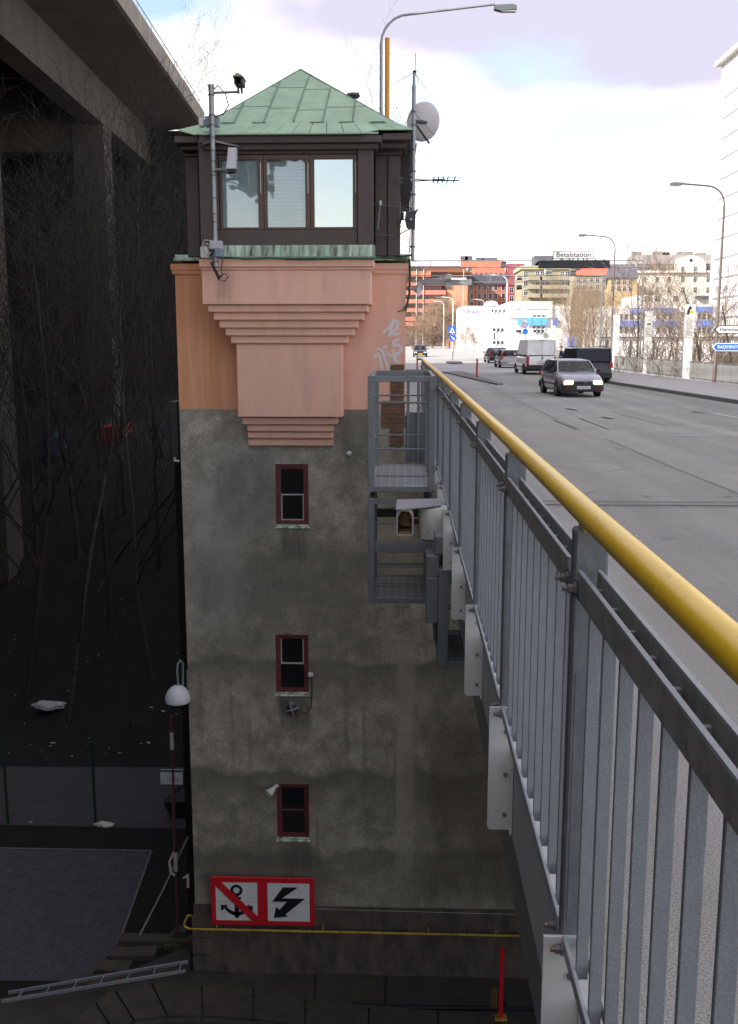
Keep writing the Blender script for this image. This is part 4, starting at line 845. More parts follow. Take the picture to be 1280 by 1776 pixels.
jb('junction_box', 'green-blue box behind the mast on the left roof edge', 355, 379, 200, 218, MF + .1, m_bluebox)
jb('junction_box', 'white box on the left roof edge next to the green-blue box', 344, 353, 203, 218, MF + .1, m_offw)
cl = MB()
mid = lambda x, y, F=MF - .1: P(x, y, F)
cl.tube([mid(366, 430), mid(358, 422), mid(352, 430), mid(358, 442), mid(366, 438)], .013, 5); cl.tube([mid(368, 418), mid(355, 416), mid(350, 428), mid(356, 436)], .010, 5)
tag(cl.build('cable_loop', m_gbox, smooth=60), 'grey cable loops beside the boxes at the mast foot', 'cable')
cl = MB().tube([mid(378, 418), mid(383, 436), mid(386, 448), mid(384, 470), mid(386, 478)], .009, 5).tube([mid(372, 462), mid(376, 474), mid(382, 486), mid(390, 488), mid(396, 480), mid(390, 474), mid(384, 478)], .009, 5)
cl.tube([mid(366, 455), mid(372, 468), mid(380, 482)], .022, 5).tube([mid(374, 470), mid(380, 484), mid(384, 478)], .03, 5)
tag(cl.build('cable_tangle', m_cable, smooth=60), 'tangle of black cables hanging below the mast on the pink bay', 'cable')
tag(MB().tube([P(386, 446, CF - .14), P(430, 449, CF - .14), P(470, 447.5, CF - .14), P(520, 450, CF - .14), P(600, 448, CF - .14), P(646, 449, CF - .14), P(660, 447, 19.8), P(705, 449, 19.85)], .016, 6).build('cable_run', m_gcable, smooth=60), 'dark green cable running along the cornice under the cabin', 'cable')
# right mast with dish and aerials
AF = 19.6; ax_ = X(717, 300, AF)
am = thing('aerial_mast', 'thin grey antenna mast on the right corner of the cabin roof', 'mast', (ax_, AF, Z(455, AF)))
MB().tube([(ax_, AF, Z(452, AF)), (ax_, AF, Z(150, AF))], .036, 12).build('pole', m_pole, am, smooth=40)
MB().tube([(ax_, AF, Z(150, AF)), (ax_, AF, Z(126, AF))], .025, 10).build('pole', m_pole, am); MB().tube([(ax_ + .02, AF, Z(126, AF)), (ax_ + .02, AF, Z(94, AF))], .008, 5).build('whip', m_pole, am)
MB().lathe([(.0, 0), (.035, .01), (.035, .04), (0, .06)], (ax_ + .01, AF, Z(129, AF)), n=8).build('aerial_hub', m_black, am)
for dx, dy in ((-.33, -.18), (.23, -.32), (.09, -.2)): MB().tube([(ax_ + .01, AF, Z(127, AF)), (ax_ + dx, AF, Z(127, AF) + dy)], .005, 4).build('radial', m_pole, am)
for py in (197, 220, 262, 300, 340, 430): MB().lathe([(.037, 0), (.05, 0), (.05, .03), (.037, .03)], (ax_, AF, Z(py, AF)), n=8).build('clamp_band', m_bolt, am)
for py, w in ((330, .2), (443, .24), (308, .3)): MB().tube([(ax_, AF, Z(py, AF)), (ax_ - w, AF + .35, Z(py, AF))], .022, 5).build('bracket', m_cage_d, am)
MB().tube([(ax_ - .2, AF + .1, Z(310, AF)), (ax_ - .28, AF + .1, Z(308, AF)), (ax_ - .28, AF + .1, Z(315, AF)), (ax_ - .2, AF + .1, Z(316, AF))], .02, 5).build('frame', m_cage_d, am)
MB().tube([(ax_ + .05, AF, Z(250, AF)), (ax_ - .05, AF + .02, Z(330, AF)), (ax_ - .06, AF, Z(440, AF))], .012, 5).build('cable', m_cable, am)
MB().tube([(X(650, 357, TY), 19.75, Z(357, 19.8)), (X(680, 357, TY), 19.75, Z(359, 19.8)), (ax_, AF, Z(366, AF))], .014, 5).build('stay', m_cage_d, am)
MB().tube([(X(650, 408, TY), 19.75, Z(408, 19.8)), (X(688, 409, TY), 19.75, Z(410, 19.8)), (ax_, AF, Z(395, AF))], .012, 5).build('stay', m_cage_d, am)
dc = P(737.5, 212, AF + .35)
ds = thing('satellite_dish', 'pale grey satellite dish on the antenna mast above the roof corner', 'satellite dish', dc)
dn = Vector((-.42, .72, .25)).normalized()
MB().lathe([(0, .0), (.12, .012), (.22, .04), (.30, .075), (.355, .11), (.36, .12), (.35, .12), (.29, .088), (.2, .05), (.1, .022), (0, .012)], dc - dn * .05, dn, 36).build('reflector', m_dishm, ds, smooth=40)
MB().tube([dc + dn * .5 + Vector((-.0, 0, -.1)), dc + Vector((.05, 0, -.33))], .014, 5).build('feed_arm', m_pole, ds)
MB().tube([dc + dn * .5 + Vector((0, 0, -.1)), dc + dn * .6 + Vector((0, 0, -.1))], .04, 8).build('feed_horn', m_offw, ds)
MB().tube([dc - dn * .04, Vector((ax_, AF, dc.z - .05))], .03, 6).build('mount', m_black, ds)
MB().tube([Vector((ax_, AF, dc.z - .06)), dc + Vector((.08, -.1, -.40))], .02, 6).build('tilt_strut', m_black, ds)
MB().tube([Vector((ax_ - .02, AF - .02, dc.z + .13)), Vector((ax_ + .38, AF + .3, dc.z - .24))], .005, 4).build('rod', m_cable, ds)
MB().tube([Vector((ax_ - .02, AF - .02, dc.z + .13)), Vector((ax_ - .22, AF, dc.z - .2))], .005, 4).build('rod', m_cable, ds)
yg = thing('yagi_aerial', 'long horizontal yagi aerial pointing right from the antenna mast', 'aerial', (ax_, AF, Z(313, AF)))
MB().tube([(ax_, AF, Z(313, AF)), (X(796, 315, AF), AF, Z(315, AF))], .012, 5).build('boom', m_cable, yg); MB().tube([(ax_, AF, Z(316, AF)), (X(765, 313, AF), AF, Z(313, AF))], .008, 5).build('brace', m_cable, yg)
for k, px in enumerate((752, 760, 768, 776, 788)): MB().tube([(X(px, 314, AF), AF - .35, Z(313, AF)), (X(px, 314, AF), AF + .35, Z(314, AF))], .010, 4).build('element', m_cable, yg)
MB().tube([(X(757, 309, AF), AF, Z(309.5, AF)), (X(802, 311, AF), AF, Z(310, AF))], .004, 4).build('wire', m_cable, yg); MB().tube([(X(758, 318, AF), AF, Z(318, AF)), (X(780, 328, AF), AF, Z(328, AF))], .004, 4).build('wire', m_cable, yg)
CB(X(750, 313, AF), X(772, 313, AF), AF - .02, AF + .02, Z(315.5, AF), Z(312, AF), .005).build('dipole_box', m_cable, yg)
pa = thing('panel_aerial', 'black curved panel aerial halfway up the antenna mast', 'aerial', P(713, 395, AF - .1))
MB().prism([P(704, 366, AF - .15), P(719, 366, AF - .1), P(727, 360, AF - .1), P(721, 372, AF - .1), P(720, 397, AF - .1), P(705, 396, AF - .15), P(702, 380, AF - .15)], (0, .07, 0)).build('panel', m_black, pa)
MB().lathe([(0, 0), (.03, 0), (.03, .02)], P(713, 380, AF - .15), (0, -1, 0), 8).build('knob', m_pole, pa)
st = thing('whip_aerial', 'thin vertical rod aerial on the dark side wall of the cabin', 'aerial', P(657, 400, 19.7))
MB().tube([P(655, 399, 19.7), P(660, 348, 19.7)], .012, 5).build('rod', m_pole, st); CB(X(658, 352, 19.7), X(662, 352, 19.7), 19.66, 19.74, Z(357, 19.7), Z(349, 19.7), .004).build('clamp', m_offw, st)
st = thing('stub_aerial', 'small crooked aerial with black insulator between cabin and mast', 'aerial', P(698, 395, 19.7))
MB().tube([P(690, 389, 19.7), P(695, 387, 19.7), P(696, 365, 19.7), P(698, 355, 19.7), P(714, 362, 19.7)], .014, 5).build('tube', m_cable, st); MB().tube([P(698, 368, 19.7), P(698, 382, 19.7)], .03, 6).build('insulator', m_cable, st)
tag(MB().tube([P(710, 449, 19.7), P(711, 475, 19.8), P(710, 508, 19.85), P(706, 528, 19.9), P(703, 540, 19.9)], .022, 6).tube([P(690, 541, 19.93), P(698, 538, 19.9), P(706, 528, 19.88)], .012, 5).build('hanging_cable', m_gcable, smooth=60), 'dark green cable bundle hanging down the right corner of the pink tower', 'cable')
hs = thing('horn_loudspeaker', 'grey horn loudspeaker on the right tower corner facing the road', 'loudspeaker', P(712, 502, 19.8))
MB().lathe([(.02, 0), (.03, .05), (.05, .10), (.11, .17), (.14, .19), (.13, .19), (.04, .1), (0, .08)], P(711, 500, 19.8), Vector((.9, -.3, -.1)), 16).build('horn', m_gbox, hs, smooth=50)
MB().tube([P(706, 500, 19.95), P(712, 500, 19.8)], .02, 5).build('bracket', m_cage_d, hs)
# lower wall fittings
vp = P(507, 1228, TY - .02); bl_ = thing('bulkhead_lamp', 'round caged bulkhead lamp on the grey wall below the middle window', 'lamp', vp)
MB().lathe([(.0, -.005), (.155, 0), (.16, .05), (.145, .09), (.125, .095)], vp, (0, -1, 0), 24).build('rim', m_cage_d, bl_, smooth=40)
MB().lathe([(.125, .06), (.1, .09), (.05, .11), (0, .115)], vp, (0, -1, 0), 24).build('globe', M('dusty_globe', (.06, .05, .05), .4), bl_, smooth=40)
for a in (.3, .3 + math.pi / 2): MB().tube([vp + Vector((math.cos(a) * .15, -.08, math.sin(a) * .15)), vp + Vector((0, -.13, 0)), vp + Vector((-math.cos(a) * .15, -.08, -math.sin(a) * .15))], .011, 5).build('guard_bar', m_gbox, bl_)
MB().lathe([(0, 0), (.05, 0), (.05, .16), (0, .16)], vp + Vector((0, .0, .10)), (0, -1, .4), 8).build('hood', m_cage_d, bl_)
jx = jb('junction_box', 'tiny white junction box at the right of the middle window', 534, 543, 1167, 1174, TY - .06, m_offw, .06)
tag(MB().tube([P(541, 1175, TY - .02), P(541, 1200, TY - .02), P(540, 1225, TY - .02), P(533, 1237, TY - .02), P(522, 1236, TY - .02), P(517, 1230, TY - .03)], .011, 5).build('lamp_cable', m_cable, smooth=60), 'cable looping from the tiny white box to the caged lamp', 'cable')
ms = P(476, 1366, TY - .1); ho = thing('horn_loudspeaker', 'small white horn loudspeaker by the lowest tower window, aimed down left', 'loudspeaker', ms)
MB().lathe([(.03, 0), (.04, .06), (.06, .12), (.085, .2), (.1, .25), (.09, .25), (.03, .1), (0, .1)], P(479, 1363, TY - .05), Vector((-.55, -.6, -.42)), 16).build('horn', m_offw, ho, smooth=50); MB().tube([P(480, 1362, TY - .05), P(482, 1364, TY + .02)], .03, 6).build('bracket', m_offw, ho)
for px, py in ((605, 786), (500, 1099)):
    q = P(px, py, TY - .01); tag(MB().lathe([(0, 0), (.05, .0), (.06, .02), (.04, .05), (0, .06)], q, (.2, -1, -.4), 8).build('wall_stub', m_offw if px == 605 else m_bolt), 'small chipped white pipe stub in the grey wall below the pink bay' if px == 605 else 'small bolt head in the grey wall above the middle window', 'fitting')
bx = jb('cabinet', 'tall black rounded cabinet fixed to the left side of the tower under the orange wall', 295, 310, 697, 797, TY + .6, m_black, .5)
MB().box(XL - .1, XL, TY + .7, TY + .8, Z(760, TY), Z(740, TY)).build('bracket', m_offw, bx)
MB().tube([P(303, 793, TY + .5), P(303, 799, TY + .5), P(311, 800, TY + .5)], .03, 6).build('bracket', m_offw, bx)
# the two-part shipping sign
SF = TY - .16
s0 = P(363, 1523, SF); s1 = P(545, 1606, SF); sx0, sx1, sz0, sz1 = s0.x, X(545, 1565, SF), Z(1606, SF), Z(1523, SF)
sx0 = X(366, 1565, SF)
sn = thing('shipping_sign', 'red-framed double sign on the wall: no anchoring and a high-voltage flash', 'sign', ((sx0 + sx1) / 2, SF, sz0))
CB(sx0, sx1, SF, SF + .05, sz0, sz1, .01).build('sign_board', m_red, sn)
SW, SH = sx1 - sx0, sz1 - sz0
def sp(u, v, k=1): return (sx0 + u * SW, SF - .004 * k, sz0 + (1 - v) * SH)
def spoly(name, uv, k, mat): 
    return MB().prism([sp(u, v, k) for u, v in uv], (0, .0035, 0)).build(name, mat, sn)
spoly('left_panel', [(.047, .11), (.45, .11), (.45, .90), (.047, .90)], 1, m_signw); spoly('right_panel', [(.55, .11), (.955, .11), (.955, .90), (.55, .90)], 1, m_signw)
spoly('flash', [(.70, .19), (.845, .19), (.69, .42), (.912, .42), (.722, .755), (.745, .80), (.606, .835), (.632, .60), (.665, .66), (.735, .49), (.595, .49)], 2, m_signk)
MB().add(*(lambda n: ([sp(.25 + r * math.cos(a) * SH / SW, .27 + r * math.sin(a), 2) for a in [2 * math.pi * k / n for k in range(n)] for r in (.12, .062)], [(2 * k, 2 * k + 1, (2 * k + 3) % (2 * n), (2 * k + 2) % (2 * n)) for k in range(n)]))(20)).build('anchor_ring', m_signk, sn)
spoly('anchor_shank', [(.232, .38), (.268, .38), (.272, .82), (.25, .86), (.228, .82)], 2, m_signk); spoly('anchor_stock', [(.21, .405), (.293, .405), (.293, .455), (.21, .455)], 3, m_signk)
arc_ = [( .25 + .135 * math.sin(a), .50 + .30 * math.cos(a)) for a in [(-1.15 + 2.3 * k / 12) for k in range(13)]]; arc2 = [(.25 + .125 * math.sin(a), .44 + .28 * math.cos(a)) for a in [(1.15 - 2.3 * k / 12) for k in range(13)]]
for k in range(12): spoly('anchor_arm', [arc_[k], arc_[k + 1], arc2[11 - k], arc2[12 - k]], 2, m_signk)
spoly('anchor_fluke', [(.095, .58), (.165, .58), (.10, .71)], 3, m_signk); spoly('anchor_fluke', [(.335, .60), (.405, .585), (.405, .71)], 3, m_signk)
spoly('red_diagonal', [(.047, .07), (.10, .09), (.47, .84), (.46, .93), (.40, .91), (.035, .16)], 4, m_red)
for u0, u1 in ((.05, .45), (.55, .955)): MB().box(sx0 + u0 * SW, sx0 + u1 * SW, SF - .0055, SF - .004, sz0 + .488 * SH, sz0 + .496 * SH).build('panel_seam', m_glz, sn)
# yellow pipe across the tower foot
PF = TY - .18
yp = thing('yellow_pipe', 'thin yellow pipe with rust, running across the tower foot below the sign', 'pipe', P(500, 1613, PF))
zp_ = Z(1614.5, PF)
MB().tube([P(332, 1588, TY), P(325, 1588, PF), P(320.5, 1598, PF), P(319, 1606, PF), (X(328, 1610, PF), PF, zp_)], .026, 10).build('bend', m_pipe, yp, smooth=50)
MB().tube([(X(328, 1610, PF), PF, zp_), (2.0, PF, zp_ - .01), (15, PF, zp_ - .01)], .026, 10).build('pipe', m_pipe, yp, smooth=50)
for px in (376, 560, 743, 860): x = X(px, 1613, PF); MB().tube([(x, PF, zp_), (x, PF, zp_ + .07), (x, TY - .02, zp_ + .07)], .014, 5).build('pipe_clip', m_pipe, yp)
rpst = thing('marker_post', 'slim bright red post on a yellow base on the quay below the yellow pipe', 'post', lg(868, 1768))
q = Vector(lg(868, 1768)); MB().box(q.x - .045, q.x + .045, q.y - .03, q.y + .03, ZL, ZL + 1.62).build('post', m_red, rpst)
MB().cbox(q.x - .16, q.x + .13, q.y - .1, q.y + .1, ZL + .02, ZL + .06, .01).build('base', m_pipe, rpst)
MB().box(q.x - .19, q.x - .05, q.y + .25, q.y + .27, ZL + .05, ZL + .55).build('kick_plate', M('dark_yellow', (.12, .085, .02), .8), rpst)
# globe lamp at the left of the tower
lp = P(308, 1200, TY - .1); dl = thing('dome_lamp', 'white dome lamp on a curved pipe arm at the left tower edge', 'lamp', lp)
pr = [(.27 * math.cos(a), .27 * math.sin(a) * 1.25) for a in [R(k) for k in range(0, 91, 9)]]
MB().lathe([(.262, -.02)] + pr, (lp.x, lp.y, lp.z - .19), n=28).build('shade', M('opal_shade', (.62, .62, .70), .35, var=.03), dl, smooth=60)
MB().lathe([(0, -.04), (.2, -.04), (.255, -.01)], (lp.x, lp.y, lp.z - .19), n=20).build('diffuser', m_offw, dl)
MB().tube([(lp.x + .02, lp.y, lp.z + .14), P(307, 1165, TY - .1), P(308, 1152, TY - .1), P(313, 1145, TY - .05), P(317, 1150, TY), P(317, 1180, TY), P(318, 1200, TY)], .024, 8).build('arm', M('grey_green_pipe', (.16, .22, .22), .5), dl, smooth=60)
MB().box(XL - .03, XL, TY, TY + .1, Z(1195, TY), Z(1165, TY)).build('wall_plate', m_cage_d, dl)
# mooring pole
mp_ = thing('lifebuoy_pole', 'thin dull red pole with white sleeves standing left of the tower foot', 'pole', lg(309, 1637))
b0 = Vector(lg(309, 1637)); tpt = P(297, 1242, b0.y)
MB().tube([b0, tpt], .03, 8).build('pole', M('dull_red', (.14, .045, .045), .7, var=.3, scale=6), mp_)
for fr_, to in ((.86, .93), (.33, .41)): MB().tube([b0 + (tpt - b0) * fr_, b0 + (tpt - b0) * to], .047, 8).build('sleeve', m_offw, mp_)
MB().tube([b0 + (tpt - b0) * .41 + Vector((-.03, 0, .03)), b0 + (tpt - b0) * .37 + Vector((-.14, 0, 0)), b0 + (tpt - b0) * .32 + Vector((-.12, 0, 0)), b0 + (tpt - b0) * .31 + Vector((-.02, 0, 0))], .035, 7).build('hook', m_offw, mp_, smooth=60)
MB().tube([b0 + (tpt - b0) * .44, b0 + (tpt - b0) * .40 + Vector((-.1, 0, 0)), b0 + (tpt - b0) * .36 + Vector((-.1, 0, 0))], .025, 6).build('strap', m_red_fr, mp_)
MB().prism([b0 + Vector((-.35, -.1, 0)), b0 + Vector((.3, -.1, 0)), b0 + Vector((.18, -.1, .35)), b0 + Vector((-.05, -.1, .35))], (0, .3, 0)).build('foot_block', m_stone, mp_)
MB().cbox(b0.x - .28, b0.x + .1, b0.y - .3, b0.y - .12, ZL, ZL + .16, .02).build('foot_stone', m_stone, mp_)
a_ = Vector(lg(234, 1638)); r1 = P(326, 1452, a_.y + .4); tag(MB().tube([a_, a_ + (r1 - a_) * .5 + Vector((0, 0, -.05)), r1], .021, 6).build('mooring_line', M('pale_line', (.36, .36, .33), .8)), 'pale taut line slanting from the quay steps up to the tower side', 'line')
nb = thing('notice_board', 'small white notice with a green header beside the tower, by the footpath', 'sign', P(297, 1365, 24))
n0, n1, n2, n3 = X(278, 1352, 24), X(317, 1352, 24), Z(1364, 24), Z(1338, 24)
CB(n0, n1, 24, 24.03, n2, n3, .006).build('sign_board', m_signw, nb); MB().box(n0, n1, 23.99, 24.0, n3 - .06, n3).build('header', M('header_green', (.05, .2, .14), .6), nb)
for k in range(3): MB().box(n0 + .17, n1 - .1, 23.992, 23.999, n2 + .1 + .05 * k, n2 + .118 + .05 * k).build('text_line', m_glz, nb)
MB().tube([((n0 + n1) / 2, 24.05, n2), ((n0 + n1) / 2, 24.05, hill(-6, 24))], .03, 6).build('post', m_cage_d, nb)
wb = thing('white_bracket', 'bent white sheet bracket on the left side of the tower foot', 'bracket', P(322, 1535, TY + .5))
MB().prism([P(316, 1524, TY + .3), P(327, 1516, TY + .3), P(328, 1540, TY + .3), P(324, 1540, TY + .3), P(324, 1522, TY + .3)], (0, .05, 0)).build('sheet', m_offw, wb)
tp = thing('covered_boat', 'dark tarpaulin-covered boat bow beside the tower on the footpath', 'boat', lg(318, 1420))
c = Vector(lg(318, 1420)); MB().add([c + Vector(v) for v in [(-.35, 0, 0), (1.2, -.1, 0), (1.3, 2.5, 0), (0, 2.6, 0), (-.55, -.1, .55), (1.2, -.2, .7), (1.3, 2.6, .7), (-.1, 2.8, .6), (.5, .5, 1.15), (.8, 2.3, 1.1)]],
    [(0, 1, 5, 4), (1, 2, 6, 5), (2, 3, 7, 6), (3, 0, 4, 7), (4, 5, 8), (5, 6, 9, 8), (6, 7, 9), (7, 4, 8, 9), (0, 3, 2, 1)]).build('tarpaulin', m_black, tp)
# aluminium ladder lying over the steps
ld = thing('aluminium_ladder', 'long aluminium ladder lying across the stone steps at the lower left', 'ladder', lg(180, 1710))
A0, A1 = Vector(lg(14, 1722, ZL + .25)), Vector(lg(326, 1668, ZL + .38)); B0, B1 = Vector(lg(3, 1737, ZL + .25)), Vector(lg(322, 1684, ZL + .38))
def bar(p, q, w, h_, nm='rail', mt=m_alu):
    d = (q - p).normalized(); s = Vector((-d.y, d.x, 0)).normalized() * w / 2; u = Vector((0, 0, h_ / 2))
    return MB().prism([p - s - u, p + s - u, p + s + u, p - s + u], q - p).build(nm, mt, ld)
bar(A0, A1, .03, .07); bar(B0, B1, .03, .07)
for k in range(13):
    t = .08 + k * .0735
    if k % 2 == 0 or k > 6:
        p, q = A0 + (A1 - A0) * t, B0 + (B1 - B0) * t; 
        if k % 2 == 0: MB().tube([p, q], .016, 6).build('rung', m_alu, ld)
for t in (.45, .62, .80): p, q = A0 + (A1 - A0) * t, B0 + (B1 - B0) * (t - .005); MB().tube([p + (q - p) * .1, p + (q - p) * .6], .022, 6).build('red_grip', m_red_fr, ld)
# low fence posts and wire at the path
fp = thing('wire_fence', 'thin wire fence with dark green posts beside the footpath', 'fence', lg(80, 1430))
zf = []
for px, pt, pb in ((8, 1286, 1430), (160, 1287, 1430), (-160, 1286, 1430)):
    b0 = Vector(lg(px + 6, pb)); t0 = P(px, pt, b0.y); MB().tube([b0, Vector((b0.x, b0.y, t0.z))], .04, 6).build('post', M('fence_green', (.02, .045, .03), .6), fp); zf.append((b0, t0.z))
wr = MB()
for k in range(10): z = ZL + .15 + k * .2; wr.tube([(zf[2][0].x, zf[2][0].y, z), (zf[1][0].x, zf[1][0].y, z)], .002, 3)
for k in range(60): x = zf[2][0].x + (zf[1][0].x - zf[2][0].x) * k / 60; wr.tube([(x, zf[0][0].y, ZL + .1), (x, zf[0][0].y, ZL + 2.0)], .0015, 3)
wr.build('wire_mesh', m_black, fp)['kind'] = 'stuff'
def crumple(name, label, cat, c, sx_, sy_, sz_, mat, seed):
    r_ = random.Random(seed); bm = bmesh.new(); bmesh.ops.create_icosphere(bm, subdivisions=3, radius=1)
    for v in bm.verts: k = 1 + .22 * math.sin(v.co.x * 5 + seed) * math.cos(v.co.y * 6 - seed) + r_.uniform(-.08, .08); v.co = Vector((v.co.x * sx_, v.co.y * sy_, max(v.co.z, -.2) * sz_)) * k
    me = bpy.data.meshes.new(name); bm.to_mesh(me); bm.free(); me.materials.append(mat); o = bpy.data.objects.new(name, me); SC.collection.objects.link(o); o.location = c; return tag(o, label, cat)
crumple('plastic_bag', 'crumpled white plastic bag lying at the foot of the fence post', 'bag', lg(181, 1432), .28, .12, .12, m_offw, 3)
def onhill(px, py):                     # where a sight line lands on the slope
    d = ray(px, py); t = 20.0
    while t < 140:
        p = d * t + Vector((0, 0, CAMZ))
        if p.z < hill(p.x, p.y): return p
        t += .1
    return p
q = onhill(84, 1224); crumple('plastic_sheet', 'torn pale plastic sheet caught on the dark slope', 'litter', q, .6, .35, .16, m_gbox, 7)
lt = MB(); r_ = random.Random(9)
spots = [(222, 1182), (262, 1229), (283, 1236), (281, 1242), (230, 1243), (92, 1291), (88, 1297), (160, 1264), (244, 1292), (258, 1291), (208, 1309), (27, 1209), (50, 1430), (205, 1634)] + [(r_.uniform(0, 310), r_.uniform(850, 1320)) for _ in range(110)] + [(r_.uniform(130, 290), r_.uniform(872, 892)) for _ in range(20)]
for i, (px, py) in enumerate(spots):
    q = onhill(px, py); s = r_.uniform(.06, .13) if i < 14 else r_.uniform(.02, .05); a = r_.random() * 6
    lt.add([q + Vector((s * math.cos(a + k * 1.6 + r_.uniform(-.3, .3)), s * .7 * math.sin(a + k * 1.6), .03 + r_.uniform(0, .06))) for k in range(4)], [(0, 1, 2), (0, 2, 3)])
struct(lt.build('litter', M('scrap_litter', (.35, .35, .34), .8, var=.4, scale=1)), 'stuff')
q = onhill(192, 768); cr = thing('red_container', 'dull red container among the trees on the slope under the viaduct', 'container', q)
x0, x1, zt_ = X(172, 755, q.y), X(212, 755, q.y), Z(740, q.y, 190); CB(x0, x1, q.y, q.y + 2.4, q.z - .3, zt_, .03).build('body', M('dull_red_container', (.22, .02, .02), .7), cr)
for k in range(6): x = x0 + (k + .5) * (x1 - x0) / 6; MB().box(x - .06, x + .06, q.y - .03, q.y - .001, q.z - .2, zt_ - .1).build('rib', cr.children[0].data.materials[0], cr)
q = onhill(93, 795); crumple('blue_tarpaulin', 'dark blue tarpaulin heap on the slope under the viaduct', 'tarpaulin', q + Vector((0, 0, .4)), .7, .6, 1.1, M('blue_tarp', (.02, .05, .12), .6), 4)
# overhead wires left of the tower
tag(MB().tube([P(-60, 702, 20.6), P(80, 668, 20.6), P(200, 636, 20.6), P(312, 604, 20.6)], .010, 4).build('overhead_wire', m_black), 'upper black overhead wire crossing to the orange tower wall', 'wire')
tag(MB().tube([P(-60, 722, 20.8), P(80, 676, 20.8), P(200, 640, 20.8), P(312, 598, 20.8)], .010, 4).build('overhead_wire', m_black), 'lower black overhead wire sagging towards the orange tower wall', 'wire')
# ================================================================ VEHICLES AND PEOPLE
m_tyre = M('tyre_rubber', (.018, .018, .018), .85); m_rim = M('wheel_rim', (.28, .28, .29), .4, .6); m_plast = M('black_bumper_plastic', (.03, .03, .032), .6, var=.2, scale=8)
m_cgl = glass('car_glass', (.42, .50, .60), .01, .85, (.01, .012, .015)); m_cgl_d = glass('tinted_car_glass', (.12, .13, .15), .01, .2, (.012, .013, .018))
m_hl = emit('lit_headlight', (1, .95, .85), 4.5); m_hl0 = M('clear_headlight', (.7, .7, .7), .15); m_amb = M('amber_lens', (.55, .12, .015), .3); m_tl = M('red_tail_lens', (.42, .012, .02), .3)
m_plw = M('plate_white', (.72, .72, .70), .5); m_ply = M('plate_yellow', (.75, .48, .03), .5); m_seat = M('seat_cloth', (.03, .03, .035), .9)
def paint(name, col, metal=.3): return M(name, col, .28, metal, var=.03, scale=3, coat=.6)
def car(name, label, cat, body, Lc, Wc, H, belt, prof, gh, loc, rz, wheels, wr=.31, front=True, group=None, tint=None, lowmat=None, plate='white', ptext=None, lights='off', rack=False, tall=False):
    """prof: (y, top z) along the lower body, rear to front; gh: rear base y, rear top y, front top y, front base y"""
    t = thing(name, label, cat, (0, 0, 0), group); hw = Wc / 2; n = len(prof); m = MB(); low = lowmat
    cross = []
    yA, yB = prof[0][0], prof[-1][0]
    for y, zt in prof:
        tp = 1 - .10 * max(0, (abs(y) - Lc * .36) / (Lc * .14)) ** 2; w = hw * tp; b = .20 if abs(y) < Lc * .47 else .28
        zm = min(b + .42, zt - .1)
        cross.append([(w * .90, b), (w * .985, b + .10), (w, zm), (w * .97, max(zt - .13, zm + .02)), (w * .925, zt - .03), (w * .86, zt), (w * .4, zt + .018), (0, zt + .024)])
    ring = []
    for (y, _), c in zip(prof, cross): ring.append([(x, y, z) for x, z in c] + [(-x, y, z) for x, z in reversed(c[:-1])])
    k = len(ring[0]); vs = sum(ring, []); fs = []
    for i in range(n - 1):
        for j in range(k - 1): fs.append((i * k + j, i * k + j + 1, (i + 1) * k + j + 1, (i + 1) * k + j))
        fs.append((i * k + k - 1, i * k, (i + 1) * k, (i + 1) * k + k - 1))
    fs += [tuple(range(k)), tuple((n - 1) * k + j for j in range(k))]
    m.add(vs, fs); m.build('body', body, t, smooth=38)
    # greenhouse
    r0, r1, f1, f0 = gh; wb, wt = hw * .885, hw * (.74 if not tall else .86); zb = belt; zt = H
    roof = MB(); rp_ = []
    for y, w, z in ((r1 - .04, wt * .9, zt - .045), (r1 + .06, wt, zt - .018), ((r1 + f1) / 2, wt * 1.02, zt), (f1 - .08, wt, zt - .02), (f1 + .05, wt * .94, zt - .055)):
        rp_.append([(w, y, z - .045), (w * .97, y, z - .012), (w * .8, y, z + .004), (0, y, z + .012), (-w * .8, y, z + .004), (-w * .97, y, z - .012), (-w, y, z - .045)])
    kk = 7; vs = sum(rp_, []); fs = [(i * kk + j, i * kk + j + 1, (i + 1) * kk + j + 1, (i + 1) * kk + j) for i in range(4) for j in range(6)] + [tuple(range(7)), tuple(28 + j for j in range(7))] + [(i * kk + 6, i * kk, (i + 1) * kk, (i + 1) * kk + 6) for i in range(4)]
    roof.add(vs, fs).build('roof', body, t, smooth=45)
    def pil(y0, y1, nm, w=.035, mt=body):
        for s in (-1, 1): MB().tube([(s * wb, y0, zb - .02), (s * (wb * .45 + wt * .55 + .01), (y0 + y1) / 2 + (.015 if nm == 'x' else 0), (zb + zt) / 2 + .01), (s * wt * .985, y1, zt - .045)], w, 6).build('pillar', mt, t)
    pil(f0, f1 + .02, 'a', .028); pil(r0, r1, 'c', .05 if not tall else .06)
    nb = 2 if (f1 - r1) > 1.6 else 1
    ys_ = [r1 + (f1 - r1) * (q + 1) / (nb + 1) for q in range(nb)]
    for y in ys_: pil(y * .96 + .0, y, 'b', .03, body if tall == 2 else m_black)
    tm = tint or m_cgl
    tm_r = tint or m_cgl
    MB().add([(wb * .97, f0 - .03, zb), (-wb * .97, f0 - .03, zb), (-wt * .93, f1 + .03, zt - .055), (wt * .93, f1 + .03, zt - .055)], [(0, 1, 2, 3)]).build('windscreen', m_cgl, t)
    MB().add([(wb * .95, r0 + .02, zb + .02), (-wb * .95, r0 + .02, zb + .02), (-wt * .92, r1 + .0, zt - .06), (wt * .92, r1 + .0, zt - .06)], [(0, 1, 2, 3)]).build('rear_window', tm_r, t)
